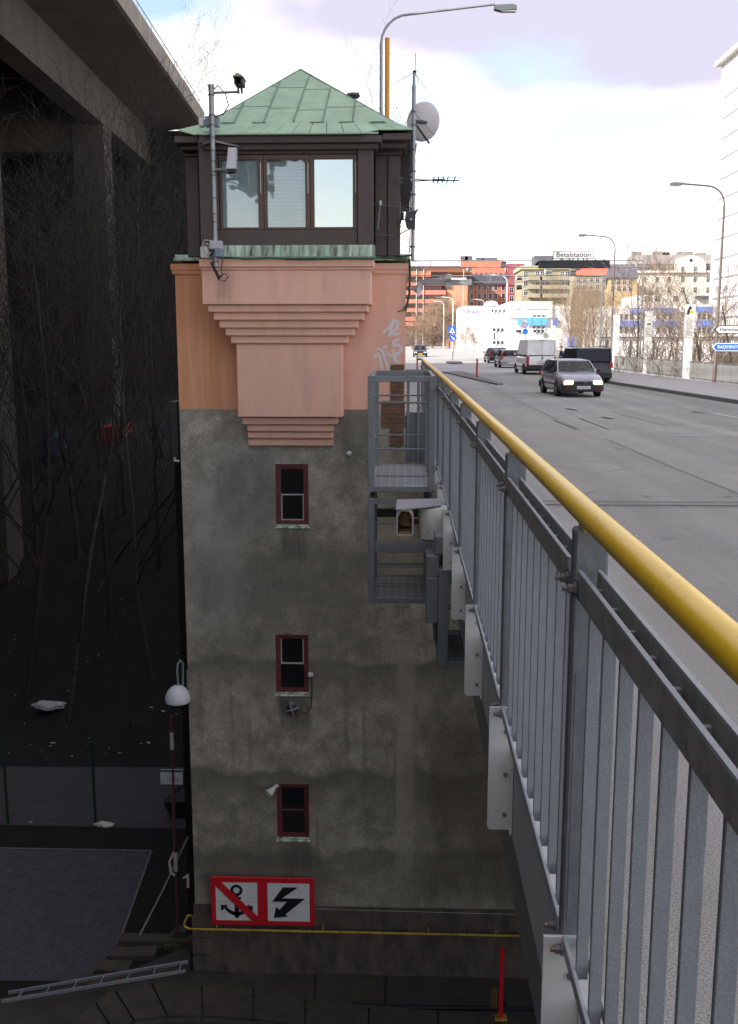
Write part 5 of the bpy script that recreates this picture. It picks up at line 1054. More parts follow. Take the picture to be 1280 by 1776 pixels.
    for s in (-1, 1):
        e = [r0 + .06] + [y for y in ys_] + [f0 - .06]; et = [r1 + .03] + ys_ + [f1 - .0]
        for q in range(len(e) - 1):
            MB().add([(s * wb, e[q] + .03, zb), (s * wb, e[q + 1] - .03, zb), (s * wt, et[q + 1] - .03, zt - .05), (s * wt, et[q] + .03, zt - .05)], [(0, 1, 2, 3)]).build('side_window', tm, t)
        MB().box(s * hw * .93, s * hw * 1.002, r0 + .15, f0 + .05, belt - .045, belt - .025).build('waist_trim', m_black, t)
        MB().box(s * hw * .96, s * hw * 1.008, r0 + .35, f0 + .15, .44, .50).build('side_moulding', m_plast, t)
        # mirror
        MB().cbox(s * (hw + .02) if s > 0 else -hw - .17, s * (hw + .17) if s > 0 else -hw - .02, f0 - .36, f0 - .25, zb + .0, zb + .13, .02).build('mirror', m_black if not tall else body, t)
        MB().tube([(s * wb, f0 - .28, zb + .04), (s * (hw + .06), f0 - .3, zb + .05)], .018, 5).build('mirror_arm', m_black, t)
        for y in wheels:
            MB().lathe([(0, 0), (wr + .055, 0), (wr + .055, .02), (0, .02)], (s * hw * .985, y, wr + .015), (s, 0, 0), 22).build('wheel_arch', m_black, t)
            w_ = MB().lathe([(wr * .62, -.02), (wr * .66, .0), (wr * .95, .0), (wr, -.02), (wr, -.17), (wr * .95, -.19), (0, -.19)], (s * (hw + .025), y, wr), (s, 0, 0), 24).build('tyre', m_tyre, t, smooth=40)
            MB().lathe([(0, -.01), (wr * .2, -.008), (wr * .25, -.03), (wr * .5, -.035), (wr * .6, -.015), (wr * .64, -.02)], (s * (hw + .03), y, wr), (s, 0, 0), 16).build('rim', m_rim, w_)
    MB().box(-hw * .9, hw * .9, r0 + .2, f0 - .2, belt - .03, belt + .03).build('interior', m_seat, t)
    for x in (-hw * .45, hw * .45):
        for y in (f0 - 1.05, r0 + .75):
            if y > r0 + .3: CB(x - .2, x + .2, y - .08, y + .04, belt - .2, belt + .2, .03).build('seat_back', m_seat, t); CB(x - .11, x + .11, y - .06, y + .02, belt + .22, belt + .36, .03).build('headrest', m_seat, t)
    # bumpers
    for s, y in ((1, yB), (-1, yA)):
        MB().prism([(hw * .90, y + s * .05, .24), (hw * .90, y + s * .05, .50), (hw * .97, y - s * .12, .50), (hw * .97, y - s * .12, .24)][::1], (0, 0, 0.0001)) 
        bb = MB(); pts = [(-hw * .985, y - s * .42), (-hw * .97, y - s * .06), (-hw * .82, y + s * .06), (0, y + s * .10), (hw * .82, y + s * .06), (hw * .97, y - s * .06), (hw * .985, y - s * .42)]
        inn_ = [(x * .93, yy - s * .08) for x, yy in pts]; vs = []; 
        for (x, yy), (xi, yi) in zip(pts, inn_): vs += [(xi, yi, .22), (x, yy, .26), (x, yy, .50), (xi, yi, .54)]
        fs = [(4 * i + j, 4 * i + (j + 1) % 4, 4 * i + 4 + (j + 1) % 4, 4 * i + 4 + j) for i in range(6) for j in range(4)] + [(0, 1, 2, 3), (24, 25, 26, 27)]
        bb.add(vs, fs).build('bumper', lowmat or m_plast, t, smooth=40)
    yf, yr = yB + .015, yA - .015
    lm = m_hl if lights == 'on' else m_hl0
    for s in (-1, 1):
        CB(min(s * hw * .46, s * hw * .86), max(s * hw * .46, s * hw * .86), yB - .10, yf + .035, prof[-2][1] - .22, prof[-2][1] - .06, .02).build('headlight', lm, t)
        CB(min(s * hw * .865, s * hw * .93), max(s * hw * .865, s * hw * .93), yB - .16, yf - .02, prof[-2][1] - .22, prof[-2][1] - .06, .01).build('indicator', m_amb if lights == 'on' else m_hl0, t)
        CB(min(s * hw * .50, s * hw * .86), max(s * hw * .50, s * hw * .86), yf + .06, yf + .10, .44, .49, .005).build('indicator', m_amb, t) if lights == 'on' else None
        if tall == 2 or tall == 3: z0_, z1_ = (.62, 1.12) if tall == 2 else (.78, 1.05)
        else: z0_, z1_ = belt - .22, belt - .05
        if cat == 'estate car': z0_, z1_ = belt - .25, belt + .28
        CB(min(s * hw * .80, s * hw * .97), max(s * hw * .80, s * hw * .97), yr - .02, yA + .1, z0_, z1_, .01).build('tail_light', m_tl, t)
    CB(-hw * .45, hw * .45, yB - .04, yf + .02, prof[-2][1] - .21, prof[-2][1] - .07, .006).build('grille', m_black, t)
    if lights == 'on':
        for z in (.07, .10, .13): MB().box(-hw * .44, hw * .44, yf + .02, yf + .028, prof[-2][1] - .07 - z, prof[-2][1] - .075 - z + .012).build('grille_slat', m_plast, t)
        CB(hw * -.18, hw * -.02, yf + .028, yf + .034, prof[-2][1] - .12, prof[-2][1] - .10, .002).build('badge', m_rim, t)
    pm = m_plw if plate == 'white' else m_ply
    CB(-.26, .26, yf + .10, yf + .115, .32, .435, .004).build('number_plate', pm, t)
    CB(-.26, .26, yr - .10 if not tall else yr - .02, yr - .085 if not tall else yr - .005, *((.34, .45) if not tall else ((.80, .91) if tall == 2 else (.62, .73))), .004).build('number_plate', m_plw, t)
    if ptext: text('plate_text', ptext, .105, m_black, t, (0, yf + .1165, .377), (R(90), 0, R(180)), .0008, 1.0)
    if rack:
        for s in (-1, 1): MB().tube([(s * wt * .88, r1 + .15, zt + .05), (s * wt * .88, f1 - .3, zt + .05)], .018, 5).build('roof_rail', m_black, t)
    for s in (-.3, .3): MB().tube([(s * .2, f0 + .0, zb + .025), (s * .2 + .55 * (1 if s > 0 else 1), f0 - .03, zb + .07)], .008, 4).build('wiper', m_black, t)
    t.location = loc; t.rotation_euler.z = rz; return t
sedan = lambda L2, b: [(-L2, .60), (-L2 + .04, b - .08), (-L2 + .25, b - .01), (-L2 + .9, b + .01), (-.3, b), (.55, b), (L2 - 1.15, b + .02), (L2 - .6, b - .08), (L2 - .18, b - .17), (L2 - .04, b - .24), (L2, .50)]
estate = lambda L2, b: [(-L2, .58), (-L2 + .04, b - .05), (-L2 + .3, b + .01), (-.5, b), (.5, b), (L2 - 1.2, b + .03), (L2 - .6, b - .06), (L2 - .18, b - .16), (L2 - .04, b - .24), (L2, .50)]
Gz = lambda px, py: G(px, py, -.27)
def gxy(px, py): q = G(px, py); return q.x, q.y
def zof(y): return zr(y) + .0
# 1 silver hatchback coming towards us
a = Gz(1006, 690); Ysc = a.y + .3
silver = car('oncoming_car', 'silver older hatchback with lit headlights coming towards the camera', 'car', paint('silver_metallic', (.36, .35, .40), .3), 4.4, 1.69, 1.42, .92, sedan(2.2, .92), (-1.85, -1.35, .42, 1.12), (a.x, Ysc + 2.2, zr(Ysc)), R(180 + 4), (-1.28, 1.32), .295, ptext='DDS 421', lights='on')
# 2 dark people carrier driving away
q = Gz(1034, 665); car('people_carrier', 'dark blue people carrier driving away behind the silver hatchback', 'people carrier', paint('midnight_blue', (.017, .018, .032), .3), 4.7, 1.95, 1.80, 1.08, [(-2.35, .6), (-2.31, 1.0), (-2.2, 1.08), (-.5, 1.08), (.6, 1.08), (1.3, 1.08), (1.9, .95), (2.25, .8), (2.35, .55)], (-2.28, -2.1, .75, 1.65), (q.x - .2, q.y + 2.6, -.27), R(3), (-1.45, 1.5), .33, tint=m_cgl_d, lowmat=m_black, tall=3, rack=True)
# 3 white van
q = Gz(936, 650); vn = car('delivery_van', 'white delivery van seen from behind at the end of the queue', 'van', paint('white_van_paint', (.90, .90, .89), 0), 5.1, 2.0, 2.25, 1.22, [(-2.55, .6), (-2.53, 1.1), (-2.5, 1.16), (-.5, 1.16), (.8, 1.16), (1.5, 1.15), (2.1, 1.05), (2.45, .85), (2.55, .55)], (-2.54, -2.47, .9, 1.75), (q.x, q.y + 2.7, -.27), R(2.5), (-1.5, 1.75), .33, tall=2, tint=M('van_side_white', (.90, .90, .89), .35))
vn_w = vn.children[0].data.materials[0]
for nm, mbx, mt in [('rear_door_seam', MB().box(-.006, .006, -2.562, -2.56, .6, 2.14), m_plast), ('door_handle', MB().cbox(.03, .09, -2.60, -2.56, 1.0, 1.14, .01), m_black), ('brake_light', MB().cbox(-.16, .16, -2.56, -2.50, 2.17, 2.20, .01), m_tl), ('rear_bumper', MB().cbox(-.97, .97, -2.72, -2.5, .33, .62, .03), m_plast)]:
    o = mbx.build(nm, mt, None); o.parent = vn
tx = text('web_lettering', 'www.andekorn.se', .13, m_tl, None, (0, 0, 0), (0, 0, 0), .001, 1.1); tx.parent = vn; tx.location = (.25, -2.60, .71); tx.rotation_euler = (R(90), 0, 0)
# 4 silver estate, 5 black estate
q = Gz(886, 638.5); car('parked_estate', 'silver estate car ahead of the white van with a dark rear window', 'estate car', paint('silver_estate_paint', (.40, .41, .40), .3), 4.5, 1.76, 1.46, .95, estate(2.25, .95), (-2.15, -1.8, .45, 1.15), (q.x, q.y + 2.5, -.27), R(2), (-1.3, 1.35), .3, lowmat=paint('silver_low', (.40, .41, .40), .3), tint=m_cgl_d)
q = Gz(863, 630.5); car('black_estate', 'black estate car with tall tail lights leading the queue of traffic', 'estate car', paint('black_estate_paint', (.015, .013, .015), .2), 4.7, 1.82, 1.50, .97, estate(2.35, .97), (-2.25, -1.95, .45, 1.2), (q.x, q.y + 2.6, zr(q.y)), R(2), (-1.35, 1.4), .31, lowmat=paint('black_low', (.02, .018, .02), .2), rack=True)
# 6 black car oncoming, 7 red car far
q = Gz(729, 622.5); car('dark_oncoming_car', 'dark small car with a yellow plate coming towards us in the far left lane', 'car', paint('dark_blue_metal', (.03, .033, .05), .4), 4.0, 1.68, 1.45, .93, sedan(2.0, .93), (-1.85, -1.4, .4, 1.1), (q.x, q.y + 2.2, zr(q.y)), R(180), (-1.2, 1.25), .29, plate='yellow', tint=m_cgl)
yy = 262.0; q = P(716.5, 591, yy); car('distant_red_car', 'tiny red car far away at the left edge of the road', 'car', paint('red_paint', (.42, .03, .04), .1), 4.0, 1.68, 1.45, .93, sedan(2.0, .93), (-1.85, -1.4, .4, 1.1), (q.x, yy, zr(yy)), R(0), (-1.2, 1.25), .29)

# ---- people: one skinned surface each
m_skin = M('skin', (.42, .24, .17), .6, var=.06, scale=8)
def skinned(name, js, bones, mat, parent, sub=1, root=0):
    me = bpy.data.meshes.new(name); me.from_pydata([j[0] for j in js], bones, []); o = bpy.data.objects.new(name, me); SC.collection.objects.link(o)
    mo = o.modifiers.new('skin', 'SKIN'); mo.use_smooth_shade = True
    for v, j in zip(me.skin_vertices[0].data, js): v.radius = (j[1], j[2] if len(j) > 2 else j[1])
    me.skin_vertices[0].data[root].use_root = True
    s = o.modifiers.new('sub', 'SUBSURF'); s.levels = s.render_levels = sub
    me.materials.append(mat); o.parent = parent; return o
def person(label, loc, rz, top, legs, hair, pose='walk', group=None, s=1.0):
    t = thing('person', label, 'person', (0, 0, 0), group)
    if pose == 'sit':
        J = [((0, 0, .0), .13, .11), ((0, .02, .22), .13, .10), ((0, .03, .40), .16, .10), ((0, .03, .50), .07), ((0, .04, .56), .055), ((0, .06, .66), .085, .10), ((0, .07, .76), .075, .09),
             ((.18, .03, .43), .06), ((.24, .12, .22), .045), ((.16, .36, .22), .035), ((.12, .45, .26), .035), ((-.18, .03, .43), .06), ((-.24, .12, .22), .045), ((-.16, .36, .22), .035), ((-.12, .45, .26), .035),
             ((.1, .05, 0), .09), ((.12, .45, .05), .075), ((.12, .5, -.3), .05), ((-.1, .05, 0), .09), ((-.12, .45, .05), .075), ((-.12, .5, -.3), .05)]
        Bn = [(0, 1), (1, 2), (2, 3), (3, 4), (4, 5), (5, 6), (2, 7), (7, 8), (8, 9), (9, 10), (2, 11), (11, 12), (12, 13), (13, 14), (0, 15), (15, 16), (16, 17), (0, 18), (18, 19), (19, 20)]
        skinned('body', J, Bn, m_skin, t)
        skinned('jacket', [((0, 0, .02), .15, .13), ((0, .02, .22), .15, .12), ((0, .03, .40), .18, .12), ((0, .03, .50), .08), ((.19, .03, .42), .075), ((.25, .12, .22), .058), ((.17, .34, .22), .046), ((-.19, .03, .42), .075), ((-.25, .12, .22), .058), ((-.17, .34, .22), .046)], [(0, 1), (1, 2), (2, 3), (2, 4), (4, 5), (5, 6), (2, 7), (7, 8), (8, 9)], top, t)
        hz = .03; hd = (0, .05, .72)
    else:
        st_ = .22 if pose == 'walk' else .08
        J = [((0, 0, .94), .13, .10), ((0, 0, 1.15), .12, .09), ((0, 0, 1.38), .16, .10), ((0, 0, 1.48), .06), ((0, .01, 1.54), .052), ((0, .02, 1.63), .078, .09), ((0, .02, 1.72), .07, .085),
             ((.19, 0, 1.40), .055), ((.24, -.08, 1.14), .042), ((.24, .06, .92), .034), ((.24, .09, .82), .036), ((-.19, 0, 1.40), .055), ((-.24, .06, 1.14), .042), ((-.23, .16, .94), .034), ((-.23, .19, .85), .036),
             ((.09, 0, .88), .09), ((.10, st_ * .7, .48), .062), ((.10, st_, .08), .04), ((.10, st_ + .15, .04), .04), ((-.09, 0, .88), .09), ((-.10, -st_ * .3, .48), .062), ((-.10, -st_ * 1.2, .10), .04), ((-.10, -st_ * 1.2 + .15, .04), .04)]
        Bn = [(0, 1), (1, 2), (2, 3), (3, 4), (4, 5), (5, 6), (2, 7), (7, 8), (8, 9), (9, 10), (2, 11), (11, 12), (12, 13), (13, 14), (0, 15), (15, 16), (16, 17), (17, 18), (0, 19), (19, 20), (20, 21), (21, 22)]
        skinned('body', J, Bn, m_skin, t)
        skinned('jacket', [((0, 0, .90), .16, .13), ((0, 0, 1.15), .145, .11), ((0, 0, 1.38), .18, .12), ((0, 0, 1.47), .08), ((.20, 0, 1.39), .07), ((.25, -.08, 1.14), .055), ((.245, .05, .94), .046), ((-.20, 0, 1.39), .07), ((-.25, .06, 1.14), .055), ((-.235, .15, .96), .046)], [(0, 1), (1, 2), (2, 3), (2, 4), (4, 5), (5, 6), (2, 7), (7, 8), (8, 9)], top, t)
        skinned('trousers', [((0, 0, .93), .145, .12), ((.09, 0, .86), .105), ((.10, st_ * .7, .48), .078), ((.10, st_, .10), .06), ((-.09, 0, .86), .105), ((-.10, -st_ * .3, .48), .078), ((-.10, -st_ * 1.2, .12), .06)], [(0, 1), (1, 2), (2, 3), (0, 4), (4, 5), (5, 6)], legs, t)
        hd = (0, .0, 1.70)
    hb_ = MB(); prof = [(.098 * math.cos(a), .105 * math.sin(a)) for a in [R(k) for k in range(-20, 91, 15)]]
    hb_.lathe(prof, hd, (0, -.25, 1), 14).build('hair', hair, t, smooth=60)
    t.location = loc; t.rotation_euler.z = rz; t.scale = (s, s, s); return t
m_hd = M('dark_hair', (.03, .022, .018), .8); m_hb = M('fair_hair', (.22, .14, .07), .8)
c1_, c2_, c3_, c4_ = M('navy_jacket', (.015, .022, .07), .8), M('dark_jacket', (.02, .02, .024), .85), M('tan_coat', (.35, .19, .10), .85), M('dusty_blue_top', (.16, .19, .30), .8)
m_jn = M('dark_trousers', (.03, .032, .045), .85)
def inside(c, x, y, z, lab, top, hair): # an occupant of a vehicle, placed in the vehicle's own frame
    w = Matrix.Translation(c.location) @ Matrix.Rotation(c.rotation_euler.z, 4, 'Z') @ Vector((x, y, z)); return person(lab, w, c.rotation_euler.z, top, m_jn, hair, 'sit')
inside(silver, -.38, .02, .52, 'driver in a pale blue top behind the wheel of the silver hatchback', c4_, m_hb)
inside(silver, .40, .0, .50, 'front passenger in dark clothes inside the silver hatchback', c2_, m_hd)
inside(silver, .02, -.75, .50, 'rear passenger in a tan coat in the middle of the silver hatchback', c3_, m_hd)
sw = MB(); q = [( -.38 + .17 * math.cos(a), .50 + .0 * a, .97 + .16 * math.sin(a)) for a in [2 * math.pi * k / 16 for k in range(17)]]
o = sw.tube(q, .014, 5).build('steering_wheel', m_offw, None, smooth=50); o.parent = silver
q = Gz(968, 641); person('person in a navy jacket leaning by the right side of the white van', (q.x + .2, q.y, -.27), R(70), c1_, m_jn, m_hd, 'stand')
for px, lab, tp_, hr, dx in [(755, 'distant pedestrian in dark clothes, leftmost of the three walkers', c2_, m_hd, 0), (761.5, 'distant pedestrian in a dark blue jacket, middle of the three walkers', c1_, m_hd, 3), (771, 'distant pedestrian in a tan coat, rightmost of the three walkers', c3_, m_hb, 1)]:
    y = 240 + dx; q = P(px, 598, y); person(lab, (q.x, y, zr(y) + .01), R(60 + 40 * dx), tp_, m_jn, hr, 'walk', None, 1.05)
# ================================================================ PARAPET, LAMPS, GANTRIES, SIGNS
m_par = M('galvanised_parapet', (.27, .27, .265), .6, .3, var=.12, scale=2); m_parr = M('dark_top_rail', (.12, .12, .12), .6, .3)
pp_ = thing('bridge_parapet', 'grey metal parapet of close upright bars along the far pavement', 'parapet', (13.5, 40, .13))
def seg_tab(y): return Vector((px_(y) , y, .13 + zr(y)))
ys_p = [16 + 2.8 * i for i in range(42)]
gap_at = None
for i in range(len(ys_p) - 1):
    a, b = seg_tab(ys_p[i]), seg_tab(ys_p[i + 1]); d = b - a
    if abs(ys_p[i] - 59.4) < 1.3: gap_at = i
    CB(a.x - .04, a.x + .04, a.y - .04, a.y + .04, a.z, a.z + .94, .006).build('post', m_par, pp_)
    m = MB(); n = 24
    for k in range(1, n):
        p = a + d * (k / n); m.box(p.x - .006, p.x + .006, p.y - .046, p.y + .046, p.z + .06, p.z + .86)
    if i != gap_at: m.build('bar_panel', m_par, pp_)['kind'] = 'stuff'
    MB().prism([a + Vector((-.03, .05, .88)), a + Vector((.03, .05, .88)), a + Vector((.03, .05, .94)), a + Vector((-.03, .05, .94))], d - Vector((0, .1, 0))).build('top_rail', m_parr, pp_)
    MB().prism([a + Vector((-.02, .05, .05)), a + Vector((.02, .05, .05)), a + Vector((.02, .05, .09)), a + Vector((-.02, .05, .09))], d - Vector((0, .1, 0))).build('bottom_rail', m_parr, pp_)
fw = ribbon(lambda y: px_(y) + .1, lambda y: px_(y) + .4, .98, ys=[118, 130, 150, 180, 220, 260, 290, 320, 380, 450], thick=1.0)
tag(fw.build('far_wall', M('beige_low_wall', (.48, .40, .30), .9)), 'low pale solid wall along the far bend of the road', 'wall')  # even beige of the wall
def street_lamp(label, x, y, z0, z1, reach, side=-1, rad=.07, col=m_pole, head=True, group=None, r=1.0, ry=0):
    t = thing('street_lamp', label, 'street lamp', (x, y, z0), group)
    MB().tube([(x, y, z0), (x, y, z0 + 1.2), (x, y, z0 + 1.25), (x, y, z1 - r)], [rad * 1.5, rad * 1.5, rad * 1.1, rad * .8], 10).build('pole', col, t, smooth=30)
    pts = [(x + side * r * (1 - math.cos(a)), y, z1 - r + r * math.sin(a)) for a in [R(k) for k in range(0, 91, 15)]]
    pts.append((x + side * reach, y + ry, z1 + .08 * reach * .6)); MB().tube(pts, rad * .62, 8).build('arm', col, t, smooth=60)
    hx = x + side * reach; hz = z1 + .08 * reach * .6
    MB().prism([(hx, y - .1, hz - .05), (hx + side * .18, y - .1, hz - .10), (hx + side * .62, y - .1, hz - .07), (hx + side * .62, y - .1, hz + .03), (hx + side * .5, y - .1, hz + .07), (hx, y - .1, hz + .05)], (0, .2, 0)).build('lamp_head', m_cage_d, t)
    MB().box(min(hx + side * .2, hx + side * .6), max(hx + side * .2, hx + side * .6), y - .085, y + .085, hz - .115, hz - .095).build('lens', m_offw, t)
    return t
Yl = 29.5; lx0 = P(661, 200, Yl).x
t_ = street_lamp('tall grey street lamp rising behind the tower roof, arm over the road', lx0, Yl, -.2, P(0, 33, Yl).z, 3.1, 1, .055, ry=-.3, r=.75)
Yo = 27.5; ox = P(671.5, 200, Yo).x
tag(MB().tube([(ox, Yo, -.2), (ox, Yo, P(671, 66, Yo).z)], .062, 10).build('orange_pole', M('orange_paint', (.62, .27, .03), .5, var=.05), smooth=30), 'plain orange pole rising behind the copper roof beside the lamp', 'pole')
m_brownp = M('red_brown_pole', (.12, .085, .075), .6)
for px, py, lab, mt, rc in [(1248, 322, 'tall red-brown street lamp behind the right parapet, nearest the arrow signs', m_brownp, 1.75), (1064, 410, 'slimmer street lamp behind the parapet, right of the toll sign', m_brownp, 1.8)]:
    xx = 15.95; y = xx * 1730 / (px - 700); street_lamp(lab, P(px, 500, y).x, y, -.5, P(px, py, y).z, rc * 1.15, -1, .068, mt, r=.9)
for px, py, y, lab in [(786, 516, 166, 'pale far street lamp beside the blue signs'), (770, 523, 190, 'pale far street lamp left of the blue signs'), (880, 478, 120, 'white street lamp left of the black toll panel'), (840, 520, 200, 'farthest pale street lamp above the white commercial building')]:
    q = P(px, py, y); street_lamp(lab, q.x, y, zr(y), q.z, 2.0, -1, .09, m_white, r=.8)
def gantry(label, y, tubes, x0, x1, zpost):
    t = thing('toll_gantry', label, 'gantry', ((x0 + x1) / 2, y, 0))
    for z, r in tubes: MB().tube([(x0, y, z), (x1, y, z)], r, 6).build('cross_tube', m_pole, t)
    for x in (x0, x1): CB(x - .055, x + .055, y - .055, y + .055, -.4, zpost, .01).build('upright', m_pole, t)
    for k in range(9):
        x = x0 + (x1 - x0) * (k + .5) / 9; MB().tube([(x, y, tubes[0][0]), (x, y, tubes[1][0])], tubes[1][1] * .7, 5).build('spacer', m_pole, t)
    return t
gy = 66; zz = lambda py, y: P(900, py, y).z
g1 = gantry('front toll gantry of thin tubes across the road carrying the toll sign', gy, [(zz(452, gy), .035), (zz(463.5, gy), .04)], -1.0, 15.3, zz(450, gy))
y2 = 80; g2 = gantry('second toll gantry across the road behind the toll sign', y2, [(zz(478, y2), .045), (zz(489, y2), .03)], -2.0, 15.4, zz(476, y2))
CB(P(727, 489, y2).x, P(818, 489, y2).x, y2 - .2, y2 + .2, zz(494.5, y2), zz(484.5, y2), .02).build('truss_beam', m_par, g2)
ts = thing('toll_sign', 'white Betalstation sign with black border on top of the front gantry', 'sign', P(995, 449, gy - .2))
b0, b1 = P(958.5, 443, gy - .2).x, P(1031, 443, gy - .2).x
CB(b0, b1, gy - .2, gy - .14, zz(449.5, gy), zz(435.5, gy), .01).build('sign_board', m_signk, ts); MB().box(b0 + .05, b1 - .05, gy - .206, gy - .2, zz(448.3, gy), zz(436.8, gy)).build('sign_face', m_white, ts)
text('lettering', 'Betalstation', .43, m_signk, ts, ((b0 + b1) / 2, gy - .209, zz(442.7, gy)), (R(90), 0, 0), .001, 1.08)
for fx in (.25, .5, .75): MB().box(b0 + (b1 - b0) * fx - .03, b0 + (b1 - b0) * fx + .03, gy - .13, gy, zz(455, gy), zz(449, gy)).build('bracket', m_cage_d, ts)
bs = thing('message_sign', 'long black unlit message panel hanging under the toll sign', 'sign', P(995, 466, gy - .2))
CB(P(933.5, 460, gy).x, P(1056, 460, gy).x, gy - .35, gy - .05, zz(466, gy), zz(452.5, gy), .02).build('panel', m_signk, bs)
for k in range(8): q = P(942 + k * 15, 451, gy); MB().box(q.x - .06, q.x + .06, gy - .2, gy - .1, q.z - .06, q.z + .05).build('hanger', m_cage_d, bs)
for px, py, w, h_, y, lab in [(778, 480.5, 10, 8, y2, 'white toll camera box hanging on the grey truss at the left'), (778, 496.5, 10, 8, y2, 'lower white toll camera under the left box'), (900, 482, 10, 8, y2, 'white toll camera box left of the black panel'), (900, 498, 9, 8, y2, 'lower dark toll camera left of the black panel'), (951, 470, 12, 8, y2, 'white toll camera just under the left end of the black panel'), (993, 473, 10, 9, y2, 'dark toll camera just under the middle of the black panel'), (814, 467, 9, 6, y2, 'small white toll camera near the brick house roof'), (873, 458, 9, 10, gy, 'dark cluster camera on the front gantry tubes')]:
    q = P(px, py, y - .3); t = thing('toll_camera', lab, 'camera', (q.x, q.y, q.z)); w_ = w / 1730 * y / 2; hh = h_ / 1730 * y / 2
    CB(q.x - w_, q.x + w_, y - .5, y - .1, q.z - hh, q.z + hh * .8, .03).build('housing', m_offw if 'dark' not in lab else m_cage_d, t)
    MB().prism([(q.x - w_ * 1.1, y - .62, q.z + hh * .8), (q.x + w_ * 1.1, y - .62, q.z + hh * .8), (q.x + w_ * 1.1, y - .1, q.z + hh), (q.x - w_ * 1.1, y - .1, q.z + hh)], (0, 0, .03)).build('hood', m_offw, t)
    MB().box(q.x - w_ * .8, q.x + w_ * .8, y - .51, y - .501, q.z - hh * .9, q.z - hh * .1).build('lens', m_glass_d, t); MB().tube([(q.x, y - .2, q.z), (q.x, y, q.z + .3)], .03, 5).build('bracket', m_cage_d, t)
# white information pillars
for px, pt, y, lab, k in [(1197, 528, 55, 'tall white pillar with a pictogram panel and timetable, nearest of three', 2), (1126, 540, 64.4, 'white pillar with a small black mark and notice, middle of three', 1), (1070, 546, 74, 'plain white pillar, farthest of three beyond the parapet', 0)]:
    q = P(px, pt, y); t = thing('information_pillar', lab, 'pillar', (q.x, y, 0), 'white pillars behind the parapet'); w = .23
    zt3 = q.z; CB(q.x - w, q.x + w, y - .06, y + .06, -.5, zt3 if k == 0 else zt3 - .6, .01).build('post', m_white, t)
    MB().box(q.x - w - .07, q.x - w - .002, y - .05, y + .05, 0, zt3 - .4).build('edge', m_pole, t)
    if k:
        CB(q.x - w - .03, q.x + w + .03, y - .075, y - .062, zt3 - .60, zt3, .004).build('top_panel', m_white, t)
        CB(q.x - w - .05, q.x + w + .05, y - .078, y - .0655, zt3 - 1.75 if k == 2 else zt3 - 1.55, zt3 - .64 if k == 2 else zt3 - .95, .004).build('notice_panel', m_offw, t)
        for r in range(9 if k == 2 else 5):
            z = (zt3 - .76 - r * .105) if k == 2 else (zt3 - 1.05 - r * .09); MB().box(q.x - w * .8, q.x + w * (.8 if r % 3 else .4), y - .081, y - .0785, z - .012, z + .012).build('text_line', m_cage_d, t)
    if k == 2: MB().prism([(q.x - .2, y - .079, zt3 - .52), (q.x - .08, y - .079, zt3 - .14), (q.x, y - .079, zt3 - .07), (q.x + .12, y - .079, zt3 - .24), (q.x + .0, y - .079, zt3 - .26), (q.x - .04, y - .079, zt3 - .54)], (0, .002, 0)).build('pictogram', m_signk, t); MB().lathe([(0, 0), (.11, 0), (.11, .002)], (q.x + .08, y - .077, zt3 - .4), (0, -1, 0), 12).build('pictogram_disc', m_ply, t)
    if k == 1: MB().prism([(q.x - .13, y - .079, zt3 - .86), (q.x + .12, y - .079, zt3 - .82), (q.x + .13, y - .079, zt3 - .70), (q.x - .10, y - .079, zt3 - .74)], (0, .002, 0)).build('mark', m_signk, t); CB(q.x - w, q.x + w, y - .078, y - .0655, zt3 - .93, zt3 - .62, .004).build('notice_panel', m_white, t)
# arrow direction signs at the right edge
def arrow(label, px0, px1, py0, py1, y, face, border, txt, tcol, size):
    a = P(px0, (py0 + py1) / 2, y); b = P(px1, (py0 + py1) / 2, y); z0, z1 = P(px0, py1, y).z, P(px0, py0, y).z; h_ = z1 - z0
    t = thing('direction_sign', label, 'sign', (b.x, y, z0)); zm = (z0 + z1) / 2
    MB().prism([(a.x, y, zm), (a.x + h_ * .5, y, z0), (b.x, y, z0), (b.x, y, z1), (a.x + h_ * .5, y, z1)], (0, .03, 0)).build('sign_board', border, t)
    i = .035; MB().prism([(a.x + i * 1.8, y - .003, zm), (a.x + h_ * .5 + i * .6, y - .003, z0 + i), (b.x - i, y - .003, z0 + i), (b.x - i, y - .003, z1 - i), (a.x + h_ * .5 + i * .6, y - .003, z1 - i)], (0, .002, 0)).build('sign_face', face, t)
    text('lettering', txt, size, tcol, t, (a.x + h_ * .66, y - .006, zm), (R(90), 0, 0), .001, 1.0, 'LEFT')
    MB().tube([(b.x - .25, y + .06, -.4), (b.x - .25, y + .06, z1 + .1)], .04, 8).build('post', m_pole, t)
arrow('white arrow sign reading Hammarbys pointing left at the right picture edge', 1239, 1300, 564.5, 578.5, 46, m_white, m_signk, 'Hammarbys', m_signk, .245)
arrow('blue arrow sign reading BADMINTON pointing left under the white arrow', 1235, 1300, 595, 609, 45.7, M('sign_blue', (.02, .14, .55), .5), m_white, 'BADMINTON', m_white, .20)
m_sb = M('traffic_blue', (.015, .13, .62), .4)
